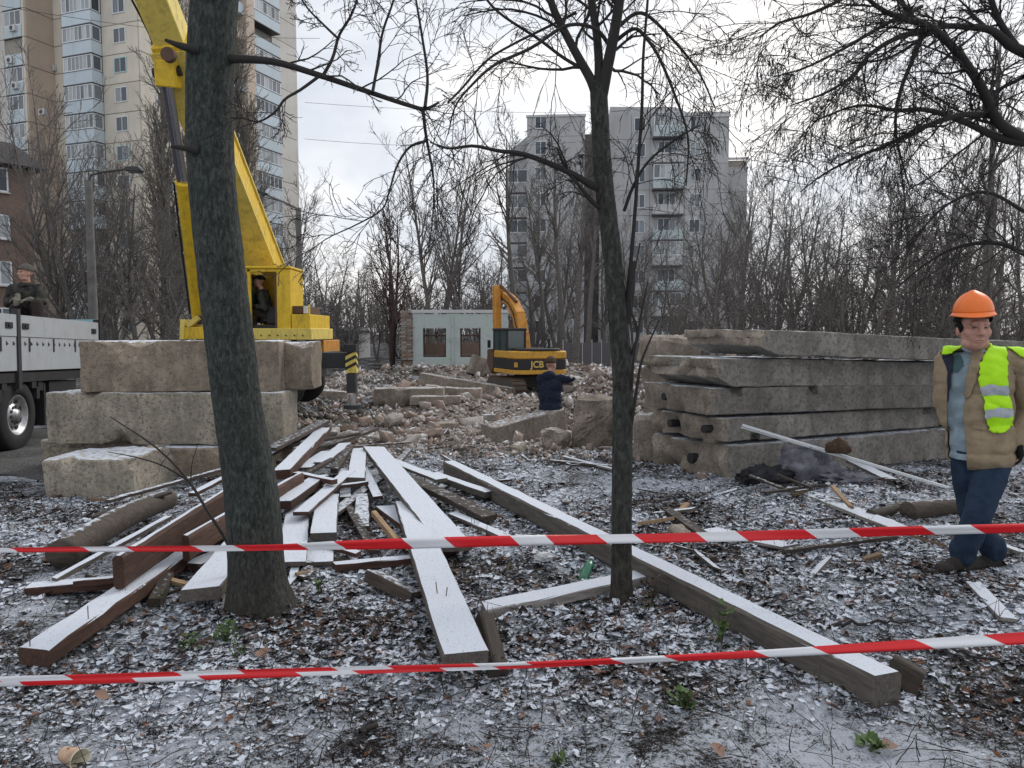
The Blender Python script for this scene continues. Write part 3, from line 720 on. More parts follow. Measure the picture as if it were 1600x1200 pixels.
def name_by_place():
    for g, lst in PLANTED.items():
        if g is None: continue
        for i, (px, t) in enumerate(sorted(lst, key=lambda q: q[0])):
            t['label'] = ('leftmost of the ' if i == 0 else ORD[i]+' from the left of the ')+g
def plant_tree(kind, px, D, s, label, group=None, rz=None, cat='tree', zs=1.0, lean=0.0):
    p = P(px, 530, D); z = min(Hs(p.x, p.y), .2) if D < 60 else -.05
    a, b = TREES[kind]
    t = thing('bare_shrub' if cat == 'shrub' else 'bare_tree', label, cat, (p.x, p.y, z), 0, group)
    PLANTED.setdefault(group, []).append((px, t))
    t.rotation_euler = (0, lean, rz if rz is not None else (px*.37) % 6.28); t.scale = (s, s, s*zs)
    link('trunk', a, None, t); link('crown', b, None, t); return t
def forest():
    rng = random.Random(21)
    # left, in front of the tower
    g = 'bare trees in front of the cream tower'
    plant_tree('bushy', 128, 30, 1.28, 'bare many-stemmed tree beside the left lamp post', rz=.4)
    plant_tree('round', 88, 30, .8, 'bare tree behind the man sitting on the truck', rz=1.2)
    for px, D, s, k in ((180, 36, 1.0, 'bushy'), (215, 32, .9, 'round'), (255, 38, 1.0, 'bushy'), (285, 34, .72, 'round'), (228, 30, .6, 'wide')):
        plant_tree(k, px, D, s, 'bare branching tree in the thicket in front of the cream tower', g, rng.random()*6)
    plant_tree('poplar', 268, 58, 1.08, 'tall pale columnar poplar left of the crane boom', rz=.3)
    plant_tree('poplar', 312, 60, 1.15, 'tall pale columnar poplar hidden behind the thick trunk', rz=2.3)
    plant_tree('poplar', 388, 62, 1.2, 'tall pale columnar poplar right of the thick trunk', rz=4.1)
    plant_tree('tall', 440, 55, .8, 'bare tree behind the crane cab', rz=1.1)
    # centre
    g = 'small bare trees behind the outrigger'
    for px, D, s, k in ((500, 40, .70, 'wide'), (522, 46, .72, 'round'), (556, 52, .8, 'droopy'), (538, 34, .5, 'wide'), (590, 44, .62, 'droopy')):
        plant_tree(k, px, D, s, 'small bare tree in the gap between crane and ruined house', g, rng.random()*6)
    plant_tree('redstem', 612, 36, .95, 'reddish-stemmed bare tree at the left corner of the ruined house', rz=.6)
    plant_tree('tall', 682, 46, .88, 'tall bare tree with several stems rising behind the ruined house', rz=.9)
    plant_tree('tall', 718, 52, .70, 'slimmer bare tree behind the ruined house, right of the tall one', rz=3.4)
    plant_tree('round', 655, 58, .9, 'bare tree far behind the left window of the ruin', rz=2.2)
    plant_tree('wide', 745, 42, .85, 'spreading bare tree left of the excavator arm', rz=2.9)
    plant_tree('pole', 806, 46, .86, 'stout bare trunk directly behind the excavator arm', rz=.2)
    g = 'straight trunks behind the excavator'
    for px, D, s in ((880, 44, .80), (899, 38, .74), (918, 42, .70), (850, 50, .70)):
        plant_tree('pole', px, D, s, 'straight bare trunk in the row behind the excavator', g, rng.random()*6)
    g = 'bare trees in front of the grey block'
    for px, D, s, k in ((780, 54, 1.0, 'wide'), (835, 56, 1.05, 'round'), (870, 60, .9, 'tall'), (940, 52, .85, 'round'), (990, 48, .9, 'round'), (1020, 44, .9, 'droopy'), (1060, 56, .9, 'round'), (905, 62, .9, 'round')):
        plant_tree(k, px, D, s, 'bare tree standing in front of the grey apartment block', g, rng.random()*6)
    # right thicket
    plant_tree('bushy', 1150, 36, 1.15, 'bare upright tree beside the right end of the grey block', rz=1.8)
    plant_tree('bushy', 1215, 40, 1.15, 'bare upright tree right of the grey block', rz=3.1)
    plant_tree('pole', 1536, 34, .98, 'lone straight brownish trunk above the orange helmet', rz=1.0)
    g = 'thicket behind the slab stack'
    for px, D, s, k in ((1085, 26, .7, 'shrub'), (1130, 24, .62, 'droopy'), (1195, 25, .66, 'droopy'), (1262, 26, .72, 'droopy'), (1330, 24, .70, 'wide'), (1392, 26, .8, 'droopy'), (1452, 23, .7, 'droopy'),
                        (1512, 25, .8, 'wide'), (1580, 22, .75, 'droopy'), (1280, 38, .95, 'round'), (1330, 42, 1.1, 'bushy'), (1400, 36, 1.0, 'round'), (1470, 40, 1.1, 'bushy'), (1560, 36, 1.1, 'round'), (1100, 42, .85, 'round'), (1440, 52, 1.0, 'tall'), (1600, 46, .95, 'tall')):
        plant_tree(k, px, D, s, 'bare tangled tree in the thicket behind the concrete slab stack', g, rng.random()*6)
    g = 'low bare shrubs along the back of the site'
    for i in range(24):
        px = -20+i*70+rng.uniform(-15, 15); D = rng.uniform(40, 64)
        if 640 < px < 770: D = 62
        plant_tree('shrub', px, D, rng.uniform(.7, 1.1), 'low bare shrub in the hedge line at the back', g, rng.random()*6, 'shrub')
    # wood on the horizon
    rg = np.random.RandomState(77); T = Tubes(); n = 900
    x = rg.uniform(-130, 150, n); y = rg.uniform(105, 150, n); hh = rg.uniform(5, 11, n)
    D0 = np.stack([rg.randn(n)*.08, rg.randn(n)*.08, np.ones(n)], 1)
    p0 = extend(rg, np.stack([x, y, np.zeros(n)-.2], 1), D0, hh, 6, .06, .05); r0 = taper(rg.uniform(.08, .16, n), 6, .3); T.add(p0, r0, 4)
    a = kids(rg, p0, r0, hh, 9, .15, .98, 40, 12, .4, .6); p1 = extend(rg, a[0], a[1], a[2], 4, .15, .08); T.add(p1, np.maximum(taper(a[3], 4, .5), .035), 3)
    a2 = kids(rg, p1, np.maximum(taper(a[3], 4, .5), .035), a[2], 4, .2, .98, 40, 12, .5, .7); p2 = extend(rg, a2[0], a2[1], a2[2], 3, .15, .05); T.add(p2, np.full((len(p2), 3), .03), 3)
    o = link('distant_wood', T.mesh('distant_wood', M['bark_far'])); tag(o, 'far bare wood closing the view behind the site', 'wood', kind='stuff')
forest(); name_by_place()
# ---- traced near trees
def spline(ctrl, S):
    c = np.array(ctrl, float); n = len(c)
    if n == 2: return c[0]+(c[1]-c[0])*np.linspace(0, 1, S)[:, None]
    ext = np.vstack([2*c[0]-c[1], c, 2*c[-1]-c[-2]])
    out = []
    for t in np.linspace(0, n-1, S):
        i = min(int(t), n-2); f = t-i; p0, p1, p2, p3 = ext[i:i+4]
        out.append(.5*((2*p1)+(-p0+p2)*f+(2*p0-5*p1+4*p2-p3)*f*f+(-p0+3*p1-3*p2+p3)*f**3))
    return np.array(out)
def pix_path(pts, S, base):
    """pts: (px, py, depth, radius)"""
    c = [tuple(P(p[0], p[1], p[2])-base) for p in pts]
    rad = np.interp(np.linspace(0, len(pts)-1, S), range(len(pts)), [p[3] for p in pts])
    return spline(c, S), rad
def trunk_mesh(path, rad, k, name, mat, seed, rough=.03, relief=0):
    rg = np.random.RandomState(seed); S = len(path)
    T = Tubes(); T.add(path[None], rad[None], k); V = T.V[0].reshape(S, k, 3)
    ctr = path[:, None, :]; a = np.arange(k)*2*np.pi/k
    zz = path[:, 2][:, None]
    n = fbm(np.cos(a)[None, :]*2+7+0*zz, np.sin(a)[None, :]*2+zz*1.3, 1.3, 4)+.5*fbm(a[None, :]*4+0*zz, zz*4, 1.0, 3)
    V = ctr+(V-ctr)*(1+rough*2*n[..., None])
    if relief:
        ca, sa = np.cos(a)[None, :]+0*zz, np.sin(a)[None, :]+0*zz; rid = 1-2.2*np.abs(fbm(ca*7+sa*3+20, sa*7-ca*3+zz*2.2, 1.6, 4)); fine = fbm(ca*30+zz*9, sa*30+zz*24, 1.0, 3)
        V = V+nrm(V-ctr)*(relief*(rid-.6+.9*fine))[..., None]
    return V, T.F[0]
def twig_system(rg, T, p, r, L, spec):
    """spec: list of (per, t0, ang, len ratio, wander, trop, S, minr, k)"""
    out = []
    for per, t0, ang, lr, wd, tr, S, minr, k in spec:
        a = kids(rg, p, r, L, per, t0, .99, ang, 14, lr, .36 if not out else .6, lpow=.3)
        p = extend(rg, a[0], a[1], a[2], S, wd, tr); r = np.maximum(taper(a[3], S, .35), minr); L = a[2]
        T.add(p, r, k); out.append(p)
    return out
def near_tree_one():
    base = G(410, 958, 0); D = base.y
    t = thing('thick_tree', 'thick green-grey leaning tree trunk in the left foreground', 'tree', base)
    S = 280
    path, rad = pix_path([(411, 985, D, .205), (411, 955, D, .180), (403, 905, D, .158), (393, 770, D, .146), (372, 640, D, .131), (362, 555, D, .130), (345, 420, D, .126), (331, 280, D, .124), (328, 150, D, .124), (332, 40, D, .124), (336, -40, D, .122), (342, -300, D+.05, .115), (345, -600, D+.1, .10)], S, base)
    V, F = trunk_mesh(path, rad, 110, 'trunk', 'bark_near', 4, .022, .0036)
    # root flare
    z = V[..., 2]; fl = np.clip(1-(z+.05)/.35, 0, 1)**2; a = np.arange(110)*2*np.pi/110
    V = path[:, None, :]+(V-path[:, None, :])*(1+(fl*(.12+.26*np.maximum(0, np.cos(a*3+.6))[None, :]+.1*np.maximum(0, np.cos(a*7+2))[None, :]))[..., None])
    link('trunk', np_mesh('trunk', V.reshape(-1, 3), F, M['bark_near']), None, t)
    rg = np.random.RandomState(3)
    T = Tubes()
    def limb(pts, S=24, k=9):
        p, r = pix_path(pts, S, base); T.add(p[None], r[None], k); return p, r
    # the long branch to the right and its forks
    d = D-.05
    b1 = limb([(352, 92, D, .030), (372, 92, d, .023), (430, 97, d, .0185), (500, 118, d, .016), (580, 145, d+.05, .014), (640, 165, d+.05, .012), (665, 170, d+.05, .010), (686, 160, d+.05, .006)], 30)
    b2 = limb([(661, 170, d+.05, .010), (664, 200, d+.05, .009), (668, 225, d+.06, .008), (676, 270, d+.06, .006), (678, 310, d+.06, .004), (672, 380, d+.06, .003)], 18)
    b3 = limb([(666, 220, d+.05, .008), (640, 230, d, .007), (620, 260, d-.05, .006), (608, 300, d-.1, .005), (596, 328, d-.1, .0045), (555, 352, d-.1, .004), (512, 372, d-.1, .003), (480, 396, d-.1, .002)], 24)
    b4 = limb([(505, 118, d, .010), (520, 90, d+.05, .009), (530, 55, d+.1, .008), (548, 25, d+.1, .007), (560, -10, d+.1, .006), (570, -80, d+.1, .005)], 18)
    b5 = limb([(582, 145, d, .009), (590, 100, d+.1, .008), (598, 50, d+.1, .007), (615, 0, d+.1, .006), (630, -60, d+.1, .005)], 18)
    b6 = limb([(500, 118, d, .009), (470, 140, d-.05, .008), (445, 155, d-.1, .007), (430, 175, d-.1, .006), (405, 190, d-.1, .005), (385, 186, d-.1, .004), (362, 184, d-.15, .003)], 18)
    b7 = limb([(528, 60, d, .007), (505, 38, d, .006), (480, 12, d, .005), (460, -20, d, .004)], 12)
    b8 = limb([(664, 168, d, .010), (668, 120, d+.1, .008), (660, 60, d+.1, .007), (650, 0, d+.15, .006), (640, -60, d+.2, .005)], 16)
    b9 = limb([(700, 160, d, .006), (720, 140, d+.1, .0065), (760, 95, d+.2, .007), (800, 70, d+.3, .007), (850, 45, d+.4, .008), (900, 20, d+.45, .009)], 18)
    # two broken stubs on the left side
    for pts in ([(312, 78, D-.12, .026), (290, 74, D-.14, .021), (272, 68, D-.16, .014), (258, 62, D-.17, .008)], [(310, 235, D-.12, .024), (290, 232, D-.14, .016), (268, 228, D-.15, .010)]): limb(pts, 8, 8)
    lim = [b1, b2, b3, b4, b5, b6, b7, b8, b9]
    pp = np.stack([spline(p, 24) for p, r in lim]); rr = np.stack([np.interp(np.linspace(0, 1, 24), np.linspace(0, 1, len(r)), r) for p, r in lim])
    LL = np.linalg.norm(np.diff(pp, axis=1), axis=2).sum(1)
    twig_system(rg, T, pp, rr, np.minimum(LL, .9), [(9, .25, 42, .46, .16, .0, 8, .0022, 5), (6, .15, 40, .5, .18, -.02, 6, .0016, 4), (3, .2, 38, .5, .18, -.05, 5, .0013, 3)])
    link('branches', T.mesh('branches', M['twig_dark']), None, t)
    # crown above the frame: limbs whose tips hang into view
    T2 = Tubes(); n = 10; az = rg.rand(n)*6.28
    P0 = path[[255+2*i for i in range(n)]]; D0 = np.stack([np.cos(az), np.sin(az), np.full(n, .8)], 1)
    p = extend(rg, P0, D0, np.full(n, 2.3), 12, .12, .01); r = taper(np.full(n, .04), 12, .2); T2.add(p, r, 6)
    twig_system(rg, T2, p, r, np.full(n, 2.0), [(7, .25, 45, .45, .14, -.03, 8, .003, 4), (6, .15, 40, .5, .16, -.05, 6, .002, 3)])
    link('crown', T2.mesh('crown', M['twig_dark']), None, t)
near_tree_one()
def near_tree_two():
    base = G(970, 940, 0); D = base.y
    t = thing('slim_tree', 'slim dark tree in the centre foreground crossed by barrier tape', 'tree', base)
    path, rad = pix_path([(971, 958, D, .088), (971, 935, D, .073), (971, 900, D, .062), (972, 750, D, .059), (973, 600, D, .058), (966, 500, D, .056), (957, 400, D, .054), (945, 300, D, .052), (938, 200, D, .050), (936, 150, D, .049), (936, 128, D, .046)], 240, base)
    V, F = trunk_mesh(path, rad, 60, 'trunk', 'bark_slim', 9, .03, .0035)
    link('trunk', np_mesh('trunk', V.reshape(-1, 3), F, M['bark_slim']), None, t)
    rg = np.random.RandomState(8); T = Tubes(); d = D
    def limb(pts, S=24, k=8):
        p, r = pix_path(pts, S, base); T.add(p[None], r[None], k); return p, r
    L = []
    L.append(limb([(938, 160, d, .040), (925, 128, d, .030), (905, 92, d+.05, .027), (880, 45, d+.1, .024), (862, 5, d+.1, .022), (850, -60, d+.15, .018), (845, -200, d+.2, .012)]))
    L.append(limb([(937, 150, d, .036), (936, 100, d, .026), (932, 50, d+.02, .024), (924, 0, d+.05, .022), (915, -80, d+.05, .016), (910, -200, d+.1, .010)]))
    L.append(limb([(937, 160, d, .040), (948, 110, d-.03, .032), (958, 60, d-.05, .030), (968, 0, d-.05, .028), (975, -80, d-.05, .022), (980, -220, d-.05, .014)]))
    L.append(limb([(938, 292, d, .030), (925, 290, d-.05, .022), (895, 272, d-.1, .019), (860, 256, d-.12, .017), (815, 240, d-.15, .014), (780, 236, d-.2, .011), (740, 228, d-.25, .009), (700, 232, d-.3, .006), (672, 222, d-.3, .004)], 26))
    L.append(limb([(945, 330, d, .018), (925, 315, d-.05, .013), (905, 290, d-.1, .011), (885, 265, d-.1, .010), (870, 230, d-.1, .006)], 14))
    L.append(limb([(978, 505, d, .030), (984, 470, d-.02, .024), (987, 440, d-.03, .022), (988, 408, d-.03, .020)], 8))
    L.append(limb([(980, 470, d, .012), (990, 360, d-.05, .011), (997, 260, d-.08, .010), (1003, 170, d-.1, .009), (1005, 90, d-.1, .008), (1012, 0, d-.1, .007), (1015, -60, d-.1, .006)], 26))
    L.append(limb([(975, 330, d, .010), (990, 290, d-.05, .009), (1015, 250, d-.1, .007), (1060, 215, d-.12, .006), (1095, 195, d-.15, .004)], 18))
    L.append(limb([(955, 70, d, .012), (990, 45, d-.05, .011), (1010, 60, d-.1, .010), (1030, 90, d-.12, .009), (1055, 150, d-.15, .008), (1075, 215, d-.18, .006), (1072, 290, d-.2, .004)], 26))
    L.append(limb([(955, 75, d, .012), (930, 45, d-.1, .011), (885, 40, d-.15, .010), (830, 75, d-.2, .009), (775, 100, d-.25, .008), (740, 130, d-.3, .007), (712, 165, d-.3, .005), (700, 210, d-.35, .003)], 26))
    L.append(limb([(962, 45, d, .012), (1000, 20, d+.1, .011), (1040, 50, d+.15, .009), (1090, 110, d+.2, .007), (1118, 170, d+.2, .004)], 20))
    L.append(limb([(915, 110, d, .011), (880, 90, d+.15, .010), (840, 60, d+.25, .009), (780, 20, d+.3, .008), (745, -20, d+.3, .007)], 18))
    L.append(limb([(985, 640, d, .009), (990, 560, d-.08, .008), (1000, 500, d-.1, .006), (1012, 440, d-.12, .004)], 14))
    L.append(limb([(984, 680, d, .011), (996, 600, d-.1, .009), (1004, 560, d-.12, .007), (1030, 500, d-.15, .004)], 14))
    L.append(limb([(984, 560, d, .009), (996, 520, d-.08, .008), (985, 470, d-.1, .006), (1000, 380, d-.12, .004)], 14))
    pp = np.stack([spline(p, 24) for p, r in L]); rr = np.stack([np.interp(np.linspace(0, 1, 24), np.linspace(0, 1, len(r)), r) for p, r in L])
    LL = np.linalg.norm(np.diff(pp, axis=1), axis=2).sum(1); sel = [0, 1, 2, 3, 4, 6, 7, 8, 9, 10, 11]
    twig_system(rg, T, pp[sel], rr[sel], np.minimum(LL[sel], 1.25), [(9, .2, 42, .60, .14, -.06, 10, .0022, 5), (6, .15, 42, .52, .17, -.10, 7, .0016, 4), (4, .2, 36, .5, .18, -.12, 5, .0013, 3)])
    link('branches', T.mesh('branches', M['twig_dark']), None, t)
near_tree_two()
def near_tree_three():
    D = 8.5; base = P(1720, 760, D); base.z = 0
    t = thing('overhanging_tree', 'big dark tree at the right edge whose limbs hang over the site', 'tree', base)
    path, rad = pix_path([(1722, 790, D, .26), (1722, 700, D, .21), (1715, 500, D, .19), (1690, 330, D, .17), (1672, 240, D, .15), (1660, 120, D, .12), (1655, 0, D, .10), (1650, -200, D, .07)], 40, base)
    V, F = trunk_mesh(path, rad, 24, 'trunk', 'bark_slim', 2, .03); link('trunk', np_mesh('trunk', V.reshape(-1, 3), F, M['bark_slim']), None, t)
    rg = np.random.RandomState(31); T = Tubes(); d = D; L = []
    def limb(pts, S=26, k=9):
        p, r = pix_path(pts, S, base); r = r*.74; T.add(p[None], r[None], k); L.append((p, r))
    limb([(1690, 275, d, .11), (1600, 218, d, .085), (1560, 190, d-.1, .075), (1530, 130, d-.2, .065), (1490, 75, d-.3, .058), (1450, 40, d-.4, .050), (1412, 30, d-.5, .040), (1370, 10, d-.6, .03), (1330, -30, d-.7, .02)])
    limb([(1600, 222, d, .07), (1560, 215, d, .06), (1510, 192, d-.1, .045), (1450, 172, d-.3, .035), (1400, 172, d-.4, .026), (1340, 165, d-.5, .018), (1270, 190, d-.6, .011)])
    limb([(1545, 180, d, .05), (1500, 180, d-.2, .040), (1440, 200, d-.3, .034), (1390, 225, d-.4, .026), (1340, 245, d-.5, .018), (1290, 270, d-.6, .012), (1250, 300, d-.7, .007)])
    limb([(1445, 45, d-.3, .045), (1425, 95, d-.4, .030), (1405, 150, d-.5, .024), (1400, 210, d-.6, .018), (1420, 290, d-.6, .010)])
    limb([(1450, 45, d-.3, .045), (1400, 60, d-.5, .034), (1360, 85, d-.6, .028), (1330, 120, d-.7, .022), (1290, 145, d-.8, .016), (1235, 165, d-.9, .009)])
    limb([(1620, 90, d, .09), (1580, 72, d, .07), (1550, 48, d-.1, .055), (1510, 42, d-.1, .045), (1470, 42, d-.2, .035), (1440, 60, d-.3, .025), (1390, 90, d-.4, .016), (1330, 100, d-.5, .009)])
    limb([(1590, 75, d, .05), (1560, 30, d, .045), (1545, -20, d, .04), (1540, -100, d, .03)])
    limb([(1455, 50, d-.2, .04), (1420, 20, d-.3, .035), (1400, -20, d-.4, .03), (1380, -90, d-.5, .02)])
    limb([(1440, 10, d, .03), (1380, 40, d-.5, .026), (1320, 75, d-.8, .020), (1260, 105, d-1, .014), (1210, 120, d-1.1, .008)])
    limb([(1400, -60, d, .03), (1330, -10, d-.8, .026), (1270, 20, d-1, .02), (1220, 35, d-1.2, .014), (1185, 60, d-1.2, .007)])
    limb([(1600, 330, d, .03), (1540, 300, d-.2, .024), (1480, 320, d-.4, .018), (1430, 370, d-.5, .012)])
    limb([(1680, 420, d, .05), (1610, 400, d, .04), (1560, 380, d, .034), (1500, 385, d, .026), (1450, 410, d, .018), (1400, 450, d, .01)])
    limb([(1500, 75, d, .025), (1520, 110, d+.2, .02), (1540, 160, d+.3, .015), (1560, 230, d+.3, .01)])
    limb([(1600, 120, d, .03), (1570, 135, d+.3, .024), (1530, 150, d+.5, .02), (1480, 130, d+.6, .014), (1430, 140, d+.7, .008)])
    pp = np.stack([spline(p, 26) for p, r in L]); rr = np.stack([np.interp(np.linspace(0, 1, 26), np.linspace(0, 1, len(r)), r) for p, r in L])
    LL = np.linalg.norm(np.diff(pp, axis=1), axis=2).sum(1)
    res = twig_system(rg, T, pp, rr, np.minimum(LL, 1.9), [(20, .22, 42, .50, .13, -.03, 9, .0038, 5), (8, .12, 38, .5, .16, -.06, 7, .0026, 4), (5, .2, 36, .5, .18, -.10, 5, .0019, 3)])
    link('branches', T.mesh('branches', M['twig_dark']), None, t)
    # hanging seed pods on twig ends
    tips = res[2][:, -1]; sel = tips[rg.rand(len(tips)) < .13]
    n = len(sel); k = rg.randn(n, 3)*.12+np.array([0, 0, -1]); k = nrm(k); Lp = rg.uniform(.035, .065, n)
    pts = np.stack([sel, sel+k*(Lp*.5)[:, None], sel+k*Lp[:, None]], 1); T3 = Tubes(); T3.add(pts, np.tile(np.array([[.002, .0065, .002]]), (n, 1)), 4)
    o = link('seed_pods', T3.mesh('seed_pods', M['pod']), None, t); o['kind'] = 'stuff'
near_tree_three()
# ================================================================== SHAPES SHARED BY RUBBLE, BLOCKS AND PLANKS
def rough_solid(L, Wd, Ht, seed, amp=.02, cuts=4, bev=.02, chips=2, freq=2.0, fine=.009):
    """box (origin at its base centre) with worn, uneven faces"""
    bm = bmesh.new(); bmesh.ops.create_cube(bm, size=1)
    for v in bm.verts: v.co = Vector((v.co.x*L, v.co.y*Wd, (v.co.z+.5)*Ht))
    bmesh.ops.bevel(bm, geom=list(bm.edges), offset=bev, segments=1, affect='EDGES')
    def cut(axis, length):
        n = max(1, int(length/max(.05, max(L, Wd, Ht)/(cuts*4))))
        for i in range(1, n):
            co = [0, 0, Ht/2]; co[axis] = -length/2+length*i/n + (Ht/2 if axis == 2 else 0)
            no = [0, 0, 0]; no[axis] = 1
            bmesh.ops.bisect_plane(bm, geom=list(bm.verts)+list(bm.edges)+list(bm.faces), plane_co=co, plane_no=no)
    cut(0, L); cut(1, Wd); cut(2, Ht)
    V = np.array([v.co[:] for v in bm.verts]); s = seed*3.77
    dx = fbm(V[:, 1]+s, V[:, 2]+V[:, 0]*.7, freq, 4); dy = fbm(V[:, 0]-s, V[:, 2]+V[:, 1]*.6+s, freq, 4); dz = fbm(V[:, 0]+s, V[:, 1]+5*s, freq, 4)
    rg = np.random.RandomState(seed)
    V = V+np.stack([dx, dy, dz], 1)*amp*2
    if cuts > 5:
        e = np.stack([fbm(V[:, 1]*3+s, V[:, 2]*3-V[:, 0]*2, 5.0, 3), fbm(V[:, 0]*3-s, V[:, 2]*3+s, 5.0, 3), fbm(V[:, 0]*3+s, V[:, 1]*3, 5.0, 3)], 1); V = V+e*fine
    for _ in range(chips):       # knock pieces off edges
        c = np.array([rg.choice([-1, 1])*L/2*rg.uniform(.3, 1), rg.choice([-1, 1])*Wd/2, rg.choice([0, 1, 1])*Ht]); r = rg.uniform(.10, .3)*min(Ht, Wd)*1.6
        d = V-c; ds = np.linalg.norm(d, axis=1); ctr = np.array([0, 0, Ht/2]); k = np.clip(1-ds/r, 0, 1)[:, None]
        V = V+(ctr-V)*k*np.array([.06, .28, .28])
    for v, c in zip(bm.verts, V): v.co = c
    bmesh.ops.recalc_face_normals(bm, faces=bm.faces)
    me = bpy.data.meshes.new('solid'); bm.to_mesh(me); bm.free()
    me.polygons.foreach_set('use_smooth', [True]*len(me.polygons)); me.set_sharp_from_angle(angle=R(35)); me.update()
    return me
def block(name, label, cat, a, b, Wd, Ht, z, mat, seed, group=None, **kw):
    """block lying between ground points a and b (centreline), bottom at z"""
    a = Vector(a); b = Vector(b); d = b-a; L = math.hypot(d.x, d.y); me = rough_solid(L, Wd, Ht, seed, **kw); me.name = name
    o = link(name, me, M[mat], None, ((a.x+b.x)/2, (a.y+b.y)/2, z), (0, 0, math.atan2(d.y, d.x))); return tag(o, label, cat, group)
# ================================================================== LEFT CONCRETE BLOCKS
def left_blocks():
    def fr(x0, x1, D, w, z, h, nm, lab, mat, seed, rz=0.0, **kw):
        a = P(x0, 600, D); b = P(x1, 600, D+math.sin(rz)*3); f = Vector((-math.sin(rz), math.cos(rz), 0))*w/2
        return block(nm, lab, 'block', a+f, b+f, w, h, z, mat, seed, **kw)
    fr(125, 436, 8.62, .6, .935, .575, 'concrete_block', 'topmost long brown concrete foundation block beneath the crane cab', 'concrete_block', 5, rz=.03, amp=.006, cuts=12, bev=.008, chips=6, freq=3)
    fr(70, 440, 8.55, .62, .35, .58, 'concrete_block', 'long pale concrete foundation block in the middle of the stack', 'concrete_pale', 9, rz=.0, amp=.006, cuts=12, bev=.009, chips=6, freq=3)
    fr(60, 215, 8.9, .5, -.02, .365, 'concrete_block', 'concrete block under the left end of the long pale block', 'concrete_pale', 12, amp=.02)
    fr(250, 345, 8.45, .5, -.02, .36, 'concrete_block', 'low brown concrete block under the long pale block, beside the snowy one', 'concrete_block', 15, amp=.02)
    fr(352, 440, 8.75, .4, -.02, .365, 'concrete_block', 'concrete block hidden behind the thick trunk under the stack', 'concrete_block', 16, amp=.02)
    fr(441, 486, 8.95, .5, .94, .56, 'concrete_block', 'short concrete block at the right end of the topmost long block', 'concrete_block', 17, amp=.012, cuts=8, bev=.012)
    # nearer snow-topped block
    a = G(60, 781, 0); b = G(222, 778, 0); me = rough_solid(.93, .72, .42, 23, amp=.014, cuts=9, bev=.015, chips=5, freq=3)
    c = (a+b)/2+Vector((.0, .42, -.03)); o = link('snowy_concrete_block', me, M['concrete_pale'], None, c, (R(2), R(-2), R(-6)))
    tag(o, 'squat concrete block with snow on top in front of the long blocks', 'block')
left_blocks()
